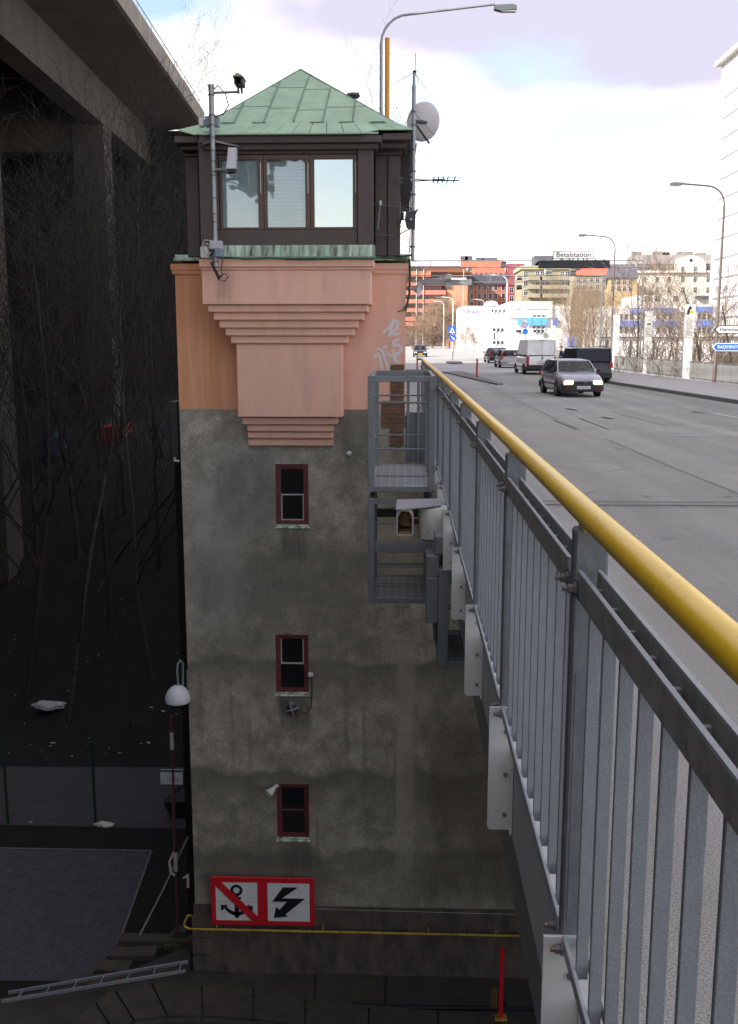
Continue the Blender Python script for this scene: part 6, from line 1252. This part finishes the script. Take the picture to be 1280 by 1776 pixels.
# island sign
y = 98; q0 = P(785.3, 628, y); t = thing('traffic_sign', 'blue pedestrian crossing sign above a blue round arrow sign on the island post', 'sign', (q0.x, y, .1))
MB().tube([(q0.x, y, .1), (q0.x, y, P(785, 563, y).z)], .04, 8).build('post', m_pole, t)
a, b, c, d = P(777.5, 571, y).x, P(791, 571, y).x, P(785, 578.5, y).z, P(785, 565.5, y).z
CB(a, b, y - .07, y - .05, c, d, .01).build('crossing_sign', m_sb, t); MB().prism([(a + .1, y - .075, c + .06), (b - .1, y - .075, c + .06), ((a + b) / 2, y - .075, d - .06)], (0, .003, 0)).build('white_triangle', m_white, t)
mx0 = (a + b) / 2; MB().prism([(mx0 - .09, y - .079, c + .07), (mx0 - .02, y - .079, c + .32), (mx0 + .05, y - .079, c + .32), (mx0 + .12, y - .079, c + .07), (mx0 + .02, y - .079, c + .2)], (0, .003, 0)).build('walking_figure', m_signk, t)
cc = P(785, 586, y); MB().lathe([(0, 0), (.37, 0), (.37, .015)], (cc.x, y - .07, cc.z), (0, -1, 0), 24).build('arrow_sign', m_white, t); MB().lathe([(0, 0), (.34, 0), (.34, .003)], (cc.x, y - .086, cc.z), (0, -1, 0), 24).build('blue_disc', m_sb, t)
s = .23; MB().prism([(cc.x - s * .9, y - .095, cc.z + s * .65), (cc.x - s * .65, y - .095, cc.z + s * .9), (cc.x + s * .35, y - .095, cc.z - s * .05), (cc.x + s * .7, y - .095, cc.z + s * .25), (cc.x + s * .85, y - .095, cc.z - s * .85), (cc.x - s * .25, y - .095, cc.z - s * .7), (cc.x + s * .08, y - .095, cc.z - s * .35)], (0, .003, 0)).build('white_arrow', m_white, t)
y = 120; q = P(909, 572, y); t = thing('traffic_sign', 'no parking sign over a blue round sign beyond the white van', 'sign', (q.x, y, 0)); MB().tube([(q.x + .2, y, 0), (q.x + .2, y, P(0, 560, y).z)], .05, 6).build('post', m_pole, t)
c = P(910.5, 564, y); MB().lathe([(0, 0), (.32, 0), (.32, .02)], (c.x, y - .06, c.z), (0, -1, 0), 20).build('red_rim', m_tl, t); MB().lathe([(0, 0), (.25, 0), (.25, .004)], (c.x, y - .082, c.z), (0, -1, 0), 20).build('blue_disc', M('faded_blue', (.25, .3, .6), .5), t)
c = P(911, 575, y); MB().lathe([(0, 0), (.33, 0), (.33, .02)], (c.x, y - .06, c.z), (0, -1, 0), 20).build('blue_disc', m_sb, t)
y = 150; t = thing('traffic_sign', 'pale round sign back just above the white van roof', 'sign', P(947, 590, y)); c = P(947, 582.5, y); MB().lathe([(0, 0), (.42, 0), (.42, .02)], (c.x, y, c.z), (0, -1, 0), 20).build('disc', m_par, t); MB().tube([(c.x, y + .04, 0), (c.x, y + .04, c.z)], .05, 6).build('post', m_pole, t)
for px, pb, pt, y, lab, r in [(827, 655, 622, 58, 'red marker post standing on the near traffic island', .055), (723.5, 645, 617, 75, 'thin red marker post by the railing end, below the dark oncoming car', .06)]:
    q = P(px, pb, y); t = thing('marker_post', lab, 'post', (q.x, y, 0)); zt4 = P(px, pt, y).z
    MB().tube([(q.x, y, -.3), (q.x, y, zt4 - .22)], r, 8).build('post', M('red_post', (.55, .05, .03), .5), t); MB().tube([(q.x, y, zt4 - .22), (q.x, y, zt4)], r * .95, 8).build('amber_top', M('post_amber', (.45, .17, .03), .4), t)
# metal beam fence behind the pillars
y = 88; bf = thing('beam_fence', 'long horizontal metal beam fence behind the white pillars and trees', 'fence', (25, y, 0))
MB().box(17, 34, y, y + .1, P(1100, 591, y).z, P(1100, 587.5, y).z).build('beam', m_par, bf); MB().box(17, 34, y, y + .1, P(1100, 587, y).z, P(1100, 584, y).z).build('beam', m_parr, bf)
for k in range(9): MB().box(17.5 + 2 * k, 17.7 + 2 * k, y + .1, y + .25, -7, 2.0).build('post', m_parr, bf)

# ================================================================ BUILDINGS
m_wh, m_pane = M('far_window_frame', (.62, .60, .57), .6), M('far_window_pane', (.035, .04, .05), .2)
wcache = {}
def window_mesh(w, h_, style=0):
    k = (round(w, 2), round(h_, 2), style)
    if k in wcache: return wcache[k]
    m = MB(); t = min(.10, w * .12)
    for q in [(-w / 2, -w / 2 + t, 0, h_), (w / 2 - t, w / 2, 0, h_), (-w / 2 + t, w / 2 - t, 0, t), (-w / 2 + t, w / 2 - t, h_ - t, h_)]: m.box(q[0], q[1], -.05, .06, q[2], q[3])
    if style == 1: m.box(-.03, .03, -.045, .05, t, h_ - t).box(-w / 2 + t, -.03, -.045, .05, h_ * .62, h_ * .62 + .05).box(.03, w / 2 - t, -.045, .05, h_ * .62, h_ * .62 + .05)
    m.k = 1; m.box(-w / 2 + t, w / 2 - t, .0, .03, t, h_ - t)
    o = m.build('window', [m_wh, m_pane], None); o.hide_render = False; me = o.data; bpy.data.objects.remove(o); wcache[k] = me; return me
def bwin(root, x, y, z, w, h_, style=0, rz=0):
    o = bpy.data.objects.new('window', window_mesh(w, h_, style)); SC.collection.objects.link(o); o.parent = root; o.location = Vector((x, y, z)) - root.location; o.rotation_euler.z = rz; return o
def bldg(name, label, px0, px1, pt, Y, D, mat, z0=-8, cat='building'):
    a, b, z1 = P(px0, pt, Y).x, P(px1, pt, Y).x, P((px0 + px1) / 2, pt, Y).z
    t = thing(name, label, cat, ((a + b) / 2, Y, z0)); B(a, b, Y, Y + D, z0, z1).build('wall', mat, t); return t, a, b, z1
def wgrid(t, Y, pxs, pys, w, h_, style=0):
    for py in pys:
        for px in pxs: q = P(px, py, Y); bwin(t, q.x, Y - .02, q.z - h_ / 2, w, h_, style)
k_ = lambda px, Y: px / 1730 * Y
# 1 stepped red apartment block with balcony bands
m_rb = M('salmon_band', (.58, .22, .15), .85, var=.08, scale=.3); m_or = M('orange_render_far', (.58, .29, .18), .9, var=.06, scale=.2); m_rdk = M('dark_recess', (.12, .08, .08), .8)
Y = 225; t, a, b, z1 = bldg('apartment_block', 'red apartment block with long balcony bands, left of the brick houses', 690, 776, 470, Y, 14, m_rdk)
CB(P(775, 495, Y).x, P(811, 495, Y).x, Y - .6, Y + 14, -8, P(790, 494.5, Y).z, .05).build('orange_wing', m_or, t)
B(P(690, 500, Y).x - 3, P(747, 500, Y).x, Y - 1.2, Y, P(700, 476, Y).z, P(700, 471, Y).z).build('roof_band', m_rb, t)
B(P(700, 500, Y).x - 6, P(798, 500, Y).x, Y - 1.6, Y + 14, P(700, 462.5, Y).z, P(700, 451, Y).z).build('roof_fascia', m_white, t)
B(P(735, 500, Y).x, P(818, 500, Y).x, Y - .4, Y + 13, P(750, 472, Y).z, P(750, 465, Y).z).build('roof_band', m_or, t)
for py0, py1, p1 in [(474, 481, 747), (490, 496, 776), (504, 511.5, 773), (519.5, 526.5, 770), (535, 541.5, 765), (550, 557, 758)]:
    B(P(688, py0, Y).x, P(p1, py0, Y).x, Y - 1.4, Y + .2, P(700, py1, Y).z, P(700, py0, Y).z).build('balcony_band', m_rb, t)
for py in (486, 500.5, 515.5, 530.5, 546): wgrid(t, Y, [694 + 9.5 * i for i in range(8)], [py], 1.0, .9, 1)
wgrid(t, Y, [704 + 9 * i for i in range(9)], [468], 1.0, .7, 1)
B(P(700, 560, Y).x, P(755, 560, Y).x, Y - 3, Y, P(700, 566, Y).z, P(700, 559, Y).z).build('lower_band', m_rb, t)
for px in (734, 722, 803): B(P(px - .6, 500, Y).x, P(px + .6, 500, Y).x, Y - 1.6, Y - 1.4, -8, P(700, 468, Y).z).build('downpipe', m_offw, t)
# 2 brick house, red roof
m_brk = M('orange_brick_far', (.42, .17, .12), .9, var=.12, scale=.5); m_rr = M('red_roof_tiles', (.50, .13, .08), .9, var=.12, scale=.5); m_slate = M('dark_slate', (.10, .10, .13), .8, var=.2, scale=.5)
Y = 240; t, a, b, z1 = bldg('brick_house', 'orange brick house with dark dormers and a red tiled roof with chimneys', 813, 881, 493, Y, 14, m_brk)
B(a - .5, b + .3, Y - .6, Y + 14, z1 + .02, P(850, 490, Y).z).build('eaves', m_slate, t)
za, zb, zc = P(850, 490, Y).z, P(850, 476, Y).z, P(850, 450, Y + 6).z
MB().prism([(a, Y - .3, za + .01), (a, Y + 1.4, zb), (a, Y + 8, zb), (a, Y + 14, za + .01)], (b - a, 0, 0)).build('mansard', m_slate, t)
ra, rb_ = P(783, 460, Y).x, P(878, 460, Y).x
MB().prism([(ra, Y + 1, zb + .01), (ra, Y + 6.5, zc), (ra, Y + 13, zb + .01)], (rb_ - ra, 0, 0)).build('roof', m_rr, t)
for i in range(8): x = a + (b - a) * (i + .5) / 8; MB().prism([(x - .55, Y - .5, za + .1), (x + .55, Y - .5, za + .1), (x + .55, Y - .5, zb - .2), (x, Y - .5, zb + .5), (x - .55, Y - .5, zb - .2)], (0, 1.6, 0)).build('dormer', m_slate, t)
for px in (805, 813, 832, 843, 856): q = P(px, 452, Y + 6); B(q.x - .9, q.x + .9, Y + 6, Y + 7.4, zc - 1.5, P(px, 444 if px < 820 else 447, Y + 6).z).build('chimney', m_slate, t)
wgrid(t, Y, [818, 831, 841, 850.5, 860, 873], [498.5, 513.5, 528], .95, 1.5, 0)
# 3 dark red house
m_dr = M('crimson_render', (.40, .04, .05), .9, var=.08, scale=.5)
Y = 238; t, a, b, z1 = bldg('crimson_house', 'narrow crimson house between the orange brick and beige houses', 881.5, 905, 495, Y, 12, m_dr)
MB().prism([(a, Y - .3, z1 + .01), (a, Y + 5, P(890, 457, Y + 5).z), (a, Y + 12, z1 + .01)], (b - a + 1, 0, 0)).build('roof', M('maroon_roof', (.22, .06, .07), .9, var=.15, scale=.6), t)
wgrid(t, Y, [887, 899], [503, 518], 1.1, 1.4, 1)
# 4 beige house
m_be = M('khaki_render', (.34, .30, .21), .9, var=.08, scale=.3)
Y = 215; t, a, b, z1 = bldg('beige_house', 'khaki apartment house with white windows below the toll sign', 906, 986, 467, Y, 14, m_be)
B(a - .4, b + .4, Y - .5, Y + 14, z1 + .01, z1 + .7).build('cornice', M('pale_cornice', (.5, .45, .3), .8), t)
MB().prism([P(922, 466, Y + 4), P(934, 452, Y + 4), P(990, 449, Y + 4), P(1010, 466, Y + 4)], (0, 8, 0)).build('roof', m_be, t)
B(P(931, 445, Y).x, P(965, 445, Y).x, Y + 4, Y + 9, z1, P(945, 443.5, Y + 4).z).build('roof_house', m_slate, t)
wgrid(t, Y, [912, 932, 941, 950, 975, 984], [476, 491, 507], 1.0, 1.35, 1)
for px in (927, 948, 972):
    for py in (483, 498, 513): q = P(px, py, Y); CB(q.x - 1.5, q.x + 1.5, Y - 1.1, Y - .01, q.z - .45, q.z + .4, .05).build('balcony', m_be, t)
# 5 white commercial building
m_wc = M('white_cladding', (.80, .80, .79), .7, var=.02, scale=.3); m_bp = M('blue_panel', (.12, .40, .72), .6); m_bp2 = M('deep_blue_panel', (.06, .17, .55), .6)
Y = 175; t, a, b, z1 = bldg('white_commercial_building', 'white flat-roofed commercial building with sky-blue panels', 802, 990, 530.5, Y, 20, m_wc)
B(P(884, 525, Y).x, P(958, 525, Y).x, Y - .3, Y + 19, z1 - 2, P(920, 523, Y).z).build('raised_block', m_wc, t); MB().lathe([(0, .9), (.8, .8), (1.2, .3), (1.25, 0)], (P(853, 530, Y).x, Y + 1, z1), n=14).build('roof_dome', m_wc, t)
for x0_, x1_, c in [(896.5, 904, m_bp), (912, 922.5, m_bp), (923.5, 938.5, m_bp), (939.5, 949, m_bp), (958, 967, m_bp2)]: B(P(x0_, 558, Y).x, P(x1_, 558, Y).x, Y - .38, Y - .31, P(900, 564.5, Y).z, P(900, 551.5, Y).z).build('blue_panel', c, t)
for pxs, pys, w, h_ in [((857, 864, 871), (572, 594), .45, .5), ((857,), (580, 586), .25, .6), ((854, 860, 867, 874), (539,), .3, .45), ((897, 901.5, 927, 934, 941), (574.5,), .5, .45), ((926, 934, 942), (548,), .6, .25), ((926, 934, 942), (568,), .4, .4)]:
    for px in pxs:
        for py in pys: q = P(px, py, Y); o = MB().box(q.x - w / 2, q.x + w / 2, Y - .34, Y - .315, q.z - h_ / 2, q.z + h_ / 2).build('window', m_pane, t)
for x0_, x1_, py in [(896, 904, 536.8), (913, 951, 536.8), (958, 967, 536.8)]: B(P(x0_, py, Y).x, P(x1_, py, Y).x, Y - .36, Y - .31, P(900, py + .5, Y).z, P(900, py - .4, Y).z).build('roof_line', m_cage_d, t)
text('lettering', 'Pt Braun', .95, M('violet_letters', (.22, .16, .5), .6), t, (P(815.5, 540, Y).x, Y - .02, P(815, 540, Y).z), (R(90), 0, 0), .01)
B(P(985, 560, Y).x, P(1000, 560, Y).x, Y - 2, Y + 8, -8, P(990, 584, Y).z).build('annex', m_bp2, t)
# 6 orange and grey-roof houses
m_oc = M('ochre_render', (.58, .42, .22), .9, var=.06, scale=.3)
Y = 250; t, a, b, z1 = bldg('ochre_house', 'ochre house with a grey roof left of the white palace-like building', 1055, 1106, 482, Y, 12, m_oc)
MB().prism([(a - 4, Y - .4, z1 + .01), (a - 4, Y + 5, P(1080, 458, Y + 5).z), (a - 4, Y + 12, z1 + .01)], (b - a + 4.3, 0, 0)).build('roof', m_slate, t); wgrid(t, Y, [1063, 1073, 1083, 1093], [489, 501], 1.0, 1.4, 1)
Y = 232; t, a, b, z1 = bldg('red_roofed_house', 'low house with a bright red tiled roof under the black message panel', 996, 1050, 478, Y, 12, m_be)
MB().prism([(a, Y - .4, z1 + .01), (a + 1.4, Y + 4, P(1020, 463, Y + 4).z), (a + 1.4, Y + 8, P(1020, 463, Y + 4).z), (a, Y + 12, z1 + .01)], (b - a, 0, 0)).build('roof', m_rr, t); wgrid(t, Y, [1003, 1014, 1025, 1036, 1046], [486, 498], 1.0, 1.3, 1)
# 7 white palace-like block
m_pw = M('ivory_render', (.74, .69, .62), .9, var=.03, scale=.3); m_ms = M('mansard_brown', (.12, .10, .10), .9, var=.15, scale=.5); m_mt = M('grey_roof_tiles', (.25, .23, .22), .9, var=.1, scale=.3)
Y = 262; t, a, b, z1 = bldg('mansion_block', 'ivory mansion block with a grey mansard roof and an arched gable', 1105, 1246, 473, Y, 16, m_pw)
B(a - .6, b + .6, Y - .6, Y + 16, z1 + .01, z1 + .5).build('cornice', m_pw, t)
zm1 = P(1150, 457.5, Y).z; zm2 = P(1150, 441.5, Y + 3).z
MB().prism([(a, Y - .1, z1 + .5), (a, Y + .7, zm1), (a, Y + 4, zm2), (a, Y + 12, zm2), (a, Y + 16, z1 + .5)], (b - a, 0, 0)).build('upper_roof', m_mt, t)
for x0_, x1_ in ((1105.5, 1168.5), (1223.5, 1245.5)): MB().prism([(P(x0_, 465, Y).x, Y - .25, z1 + .5), (P(x0_, 465, Y).x, Y - .25 + .6, zm1 + .05), (P(x0_, 465, Y).x, Y + 1.2, zm1 + .05), (P(x0_, 465, Y).x, Y + 1.2, z1 + .5)], (P(x1_, 465, Y).x - P(x0_, 465, Y).x, 0, 0)).build('lower_mansard', m_ms, t)
g0, g1_ = P(1169.5, 465, Y).x, P(1222.5, 465, Y).x; gc = (g0 + g1_) / 2; gw = (g1_ - g0) / 2; zg = P(1195, 461, Y).z; zgt = P(1195, 443.5, Y).z
MB().prism([(g0, Y - .9, z1), (g1_, Y - .9, z1), (g1_, Y - .9, zg)] + [(gc + gw * math.cos(a), Y - .9, zg + (zgt - zg) * math.sin(a)) for a in [math.pi * k / 14 for k in range(1, 14)]] + [(g0, Y - .9, zg)], (0, 5, 0)).build('arched_gable', m_pw, t)
MB().lathe([(0, 0), (.42, 0), (.42, .05), (0, .05)], (gc, Y - .91, P(1195, 452, Y).z), (0, -1, 0), 16).build('round_window', m_pane, t)
wgrid(t, Y - .26, [1118, 1140.5, 1161, 1229], [466.5], 1.3, 1.6, 1); wgrid(t, Y - .95, [1184, 1206], [466.5], .9, 1.4, 1)
wgrid(t, Y, [1117.5, 1139.5, 1160.5, 1184, 1205.5, 1228], [484.5, 503, 519], 1.0, 1.5, 1)
for px, w in ((1105, 2.4), (1147, 4), (1156, 2), (1189, 4), (1217, 2.6), (1243, 2.5)): q = P(px, 440, Y + 4); B(q.x - w / 2, q.x + w / 2, Y + 4, Y + 5.5, zm2 - 1, P(px, 436 if px in (1105, 1189, 1147) else 438.5, Y + 4).z).build('chimney', m_mt, t)
# pale hall and flat roofs below it
Y = 200; t, a, b, z1 = bldg('pale_warehouse', 'long pale warehouse in front of the mansion block', 1105, 1300, 512, Y, 14, m_wc); B(P(1205, 515, Y).x, b, Y - 1, Y, P(1230, 517, Y).z, P(1230, 513, Y).z).build('roof_edge', m_slate, t)
wgrid(t, Y, [1123, 1140, 1172, 1250, 1268], [518], 1.2, 1.2, 1)
# 8 blue and white striped hall
Y = 140; t, a, b, z1 = bldg('striped_hall', 'white hall with two blue bands behind the bare trees on the right', 1052, 1238, 530.5, Y, 18, m_wc)
m_bd = M('blue_band', (.13, .22, .62), .7, var=.06, scale=.3)
for p0, p1, y0, y1 in [(1092, 1172, 534, 543), (1207, 1236, 532, 541), (1064, 1178, 556.5, 566), (1207, 1236, 556, 566)]: B(P(p0, y0, Y).x, P(p1, y0, Y).x, Y - .3, Y - .02, P(1150, y1, Y).z, P(1150, y0, Y).z).build('blue_band', m_bd, t)
for p0, p1 in ((1072, 1100), (1104, 1132), (1136, 1168), (1208, 1234)):
    for r_ in (549.5, 573): q0 = P(p0, r_, Y); q1 = P(p1, r_, Y); [bwin(t, q0.x + (q1.x - q0.x) * (k + .5) / 3, Y - .02, q0.z - .45, .62, .9, 0) for k in range(3)]
for r_ in (549, 574): q = P(1181, r_, Y); B(q.x - .45, q.x + .45, Y - .1, Y - .01, q.z - .6, q.z + .6).build('dark_door', m_par, t)
B(a, b, Y - 2, Y, -8, P(1150, 600, Y).z).build('ground_floor', m_or if False else m_wc, t)
# 9 pale high-rise at the right edge
m_hr = M('chalk_white_cladding', (.60, .59, .61), .8, var=.015, scale=.1); xh = P(1252, 120, 170).x
t = thing('high_rise', 'very tall white high-rise slab at the right picture edge', 'building', (xh + 8, 160, -6)); yh1 = 170; zh = P(1252, 114, 170).z
B(xh, xh + 16, 108, yh1, -6, zh).build('wall', m_hr, t); B(xh - .9, xh + 16.5, 107, yh1 + .8, zh + .01, zh + .7).build('roof_slab', m_offw, t)
m_hw = M('faint_glazing', (.36, .37, .42), .3)
for fl in range(16):
    z = zh - 5.5 - fl * 3.1
    B(xh - .05, xh - .003, 110, yh1 - 2, z, z + .3).build('floor_band', M('cladding_joint', (.24, .24, .28), .8) if fl == 0 else bpy.data.materials['cladding_joint'], t)
    for k in range(14): yk = 110 + k * 4.2; B(xh - .03, xh - .003, yk, yk + 2.2, z + .8, z + 2.0).build('window', m_hw, t)
# far wooded horizon mass
# ================================================================ TREES
def grow(seed, h_, trunk_r, minr=.008, spread=.5, levels=4, n0=9, up=.25, twig_mat=None, first=.25, dens=1.0, lean=0.0):
    r = random.Random(seed); tr = MB(); cr = MB()
    def branch(p, d, ln, rad, lv, mb):
        n = 4 if lv < 2 else 3; pts = [p]; q = p; dd = d
        for i in range(n):
            dd = (dd + Vector((r.uniform(-1, 1), r.uniform(-1, 1), r.uniform(-.6, 1) * .8 + up * .4)) * (.16 if lv == 0 else .24)).normalized(); q = q + dd * ln / n; pts.append(q)
        rads = [rad * (1 - .75 * i / n) for i in range(n + 1)]
        mb.tube(pts, rads, 7 if lv == 0 else (5 if lv == 1 else 3), caps=False)
        if lv >= levels: return
        k = int({0: n0, 1: 6, 2: 5, 3: 4, 4: 3}[lv] * dens + r.random())
        for j in range(k):
            t = (first + (1 - first) * (j + r.random()) / k) if lv == 0 else (.2 + .8 * (j + r.random()) / k); t = min(t, .99)
            idx = t * n; i = int(idx); bp = pts[i] + (pts[i + 1] - pts[i]) * (idx - i); base = (pts[i + 1] - pts[i]).normalized()
            s = Vector((r.gauss(0, 1), r.gauss(0, 1), r.gauss(0, .4))); s = s - base * s.dot(base); s = s.normalized() if s.length > 1e-3 else Vector((1, 0, 0))
            nd = (base * (1 - spread * .5) + s * (spread + .25) + Vector((0, 0, up))).normalized()
            ll = ln * r.uniform(.38, .62) * (1.15 - .55 * t if lv == 0 else 1.0)
            branch(bp, nd, ll, max(rads[i] * r.uniform(.35, .55), minr), lv + 1, cr)
    branch(Vector((0, 0, -.3)), Vector((lean, 0, 1)).normalized(), h_, trunk_r, 0, tr)
    return tr, cr
def tree_proto(name, seed, h_, tr_, mat_t, mat_c, **k):
    a, b = grow(seed, h_, tr_, **k); t = bpy.data.objects.new(name, None); SC.collection.objects.link(t)
    a.build('trunk', mat_t, t, smooth=60); b.build('crown', mat_c, t); return t
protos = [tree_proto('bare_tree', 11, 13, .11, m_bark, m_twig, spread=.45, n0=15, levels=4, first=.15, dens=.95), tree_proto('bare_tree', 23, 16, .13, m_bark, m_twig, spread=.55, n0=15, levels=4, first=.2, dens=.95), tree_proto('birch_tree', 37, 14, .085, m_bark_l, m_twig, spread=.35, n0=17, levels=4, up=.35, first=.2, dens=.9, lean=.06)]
used = {}
TL = [ # px, Y, proto, height scale, look
 (20, 36, 1, 1.05, 'thick bare tree at the far left picture edge in front of the pier'), (95, 34, 2, 1.0, 'birch with a pale leaning trunk rising from the dark slope, left'), (55, 44, 0, 1.1, 'bare tree in front of the nearest viaduct pier'),
 (130, 47, 1, .95, 'broad bare tree in the middle of the dark slope'), (180, 41, 0, 1.15, 'bare tree just left of the second viaduct pier'), (215, 50, 1, .9, 'bare tree in front of the second viaduct pier'),
 (250, 37, 2, 1.05, 'slender birch left of the orange tower wall'), (272, 45, 0, 1.2, 'tall bare tree whose twigs cross the viaduct parapet'), (300, 40, 2, 1.15, 'birch half hidden behind the tower edge'), (285, 56, 1, 1.05, 'farther bare tree reaching above the roof edge'),
 (-30, 42, 0, 1.2, 'bare tree partly cut by the left picture edge'), (160, 62, 1, .9, 'distant bare tree under the viaduct'), (240, 66, 0, .9, 'distant bare tree between the viaduct piers'), (110, 70, 1, .85, 'farthest bare tree below the viaduct deck')]
for i, (px, Y, k, s, lab) in enumerate(TL):
    x = P(px, 800, Y).x; z = hill(x, Y) - .1; rr = random.Random(i).uniform(0, 6.28)
    if k not in used: o = protos[k]; used[k] = 1; o.location = (x, Y, z); o.rotation_euler.z = rr; o.scale = (s, s, s)
    else: o = dup(protos[k], (x, Y, z), rr, scale=(s, s, s))
    tag(o, lab, 'tree', 'bare trees on the slope by the viaduct')
# trees above the tower roof in the distance
# right-hand trees and bushes
m_twb = M('grey_brown_twigs', (.15, .115, .09), .95, var=.2, scale=2)
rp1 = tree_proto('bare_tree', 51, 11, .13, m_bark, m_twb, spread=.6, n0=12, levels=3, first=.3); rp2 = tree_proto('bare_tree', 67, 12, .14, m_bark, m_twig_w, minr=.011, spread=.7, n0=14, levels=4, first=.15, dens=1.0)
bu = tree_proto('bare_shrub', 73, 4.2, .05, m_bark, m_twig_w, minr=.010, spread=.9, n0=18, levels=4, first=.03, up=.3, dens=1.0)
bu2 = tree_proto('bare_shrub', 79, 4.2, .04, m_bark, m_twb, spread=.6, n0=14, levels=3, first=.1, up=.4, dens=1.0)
def place(pr, lab, px, Y, top_py, h0, cat, grp, zb=None):
    if px > 960: Y = max(Y * 1.08, 16.9 * 1730 / (px - 700) + 1)
    q = P(px, top_py, Y); zb = hill(q.x, Y) if zb is None else zb; s = (q.z - zb) / (h0 * 1.12); rr = (px * 7.3) % 6.28
    w = s * (.58 if 960 < px < 1080 else 1)
    if not pr.get('placed'): pr['placed'] = 1; pr.location = (q.x, Y, zb); pr.rotation_euler.z = rr; pr.scale = (w, w, s); o = pr
    else: o = dup(pr, (q.x, Y, zb), rr, scale=(w, w, s))
    return tag(o, lab, cat, grp)
G1, G2 = 'bare trees beyond the right parapet', 'bare bushes along the far road'
place(rp1, 'bare tree with a dark trunk between two white pillars', 1104, 68, 452, 11, 'tree', G1); place(rp1, 'branching bare tree left of the pictogram pillar', 1163, 60, 528, 11, 'tree', G1)
place(rp1, 'spreading bare tree right of the pictogram pillar', 1212, 58, 520, 11, 'tree', G1); place(rp2, 'tall bare tree at the right picture edge beside the red-brown lamp', 1262, 54, 425, 12, 'tree', G1)
place(rp1, 'bare tree cut by the right picture edge above the arrow signs', 1290, 50, 470, 11, 'tree', G1)
place(rp2, 'dense pale-brown tree mass left of the slim lamp, front', 1040, 84, 480, 12, 'tree', G1); place(rp2, 'dense pale-brown tree behind the people carrier', 1010, 96, 468, 12, 'tree', G1)
for px, Y, tp_, lab in [(1002, 88, 505, 'brown tree just right of the white van roof'), (1028, 104, 490, 'brown tree filling the gap behind the slim lamp, rear'), (1052, 98, 498, 'brown tree left of the farthest white pillar'), (1020, 80, 520, 'low brown tree directly above the people carrier'), (1012, 140, 500, 'rearmost brown tree between the white building and the striped hall'), (1035, 130, 488, 'brown rear tree under the black message panel')]: place(rp2, lab, px, Y, tp_, 12, 'tree', G1)
place(rp2, 'pale-brown tree over the white commercial building end', 990, 110, 512, 12, 'tree', G1); place(rp2, 'pale-brown bare tree right behind the slim lamp', 1075, 92, 500, 12, 'tree', G1)
place(rp1, 'fine-twigged tree in front of the striped hall', 1140, 104, 520, 11, 'tree', G1); place(rp1, 'fine-twigged tree in front of the hall doors', 1180, 90, 535, 11, 'tree', G1); place(rp1, 'fine-twigged tree low behind the arrow signs', 1240, 80, 545, 11, 'tree', G1)
for i, (px, Y, tp_, lab) in enumerate([(735, 190, 532, 'leftmost brown bush below the red apartment block'), (752, 195, 524, 'brown bush just left of the far lamps'), (768, 200, 520, 'brown bush behind the left far lamp'), (781, 200, 514, 'brown bush behind the blue crossing sign'), (795, 205, 522, 'brown bush at the end of the white building'), (716, 185, 545, 'low brown bush next to the tower corner'), (808, 168, 565, 'small bush in front of the white building at its left end'), (824, 168, 578, 'tiny bush at the foot of the white building')]):
    place(bu, lab, px, Y, tp_, 4.2, 'bush', G2, zr(Y))
for i, (px, Y, tp_, lab) in enumerate([(1090, 62, 585, 'thorny bush behind the parapet by the farthest pillar'), (1145, 55, 588, 'thorny bush behind the parapet between the pillars'), (1222, 50, 580, 'thorny bush behind the parapet under the arrow signs'), (1262, 47, 575, 'thorny bush low behind the blue arrow sign'), (1175, 52, 590, 'thorny bush just left of the pictogram pillar')]):
    place(bu2, lab, px, Y + 6, tp_, 4.2, 'bush', 'bushes behind the right parapet')
# far trees behind the tower
for px, tp_, Y, lab in [(335, 118, 96, 'distant bare treetop above the viaduct parapet end'), (372, 160, 92, 'distant bare treetop left of the copper roof'), (640, 175, 60, 'bare treetop right of the copper roof peak'), (726, 250, 48, 'bare branches beside the antenna mast')]:
    q = P(px, tp_, Y); zb = 0 if px > 600 else hill(q.x, Y); s = (q.z - zb) / 18.0
    xx = q.x if px < 700 else q.x - 1.2
    tag(dup(protos[1], (xx, Y, zb), px, scale=(s * .75, s * .75, s)), lab, 'tree', 'treetops behind the tower')
# shrub undergrowth on the dark slope
r_ = random.Random(44); us = MB()
for i in range(520):
    y = r_.uniform(32.6, 70); x = r_.uniform(-30 - (y - 32) * .3, -5.5); z = hill(x, y)
    for k in range(3):
        d = Vector((r_.gauss(0, .5), r_.gauss(0, .5), 1)).normalized(); ln = r_.uniform(.5, 2.0); b0 = Vector((x, y, z - .05)); md = b0 + d * ln * .5 + Vector((r_.gauss(0, .1), r_.gauss(0, .1), 0))
        us.tube([b0, md, md + (d + Vector((r_.gauss(0, .4), r_.gauss(0, .4), 0))) * ln * .5], .010, 3, r2=.003, caps=False)
struct(us.build('undergrowth', m_twig), 'stuff')
bpy.context.view_layer.update()
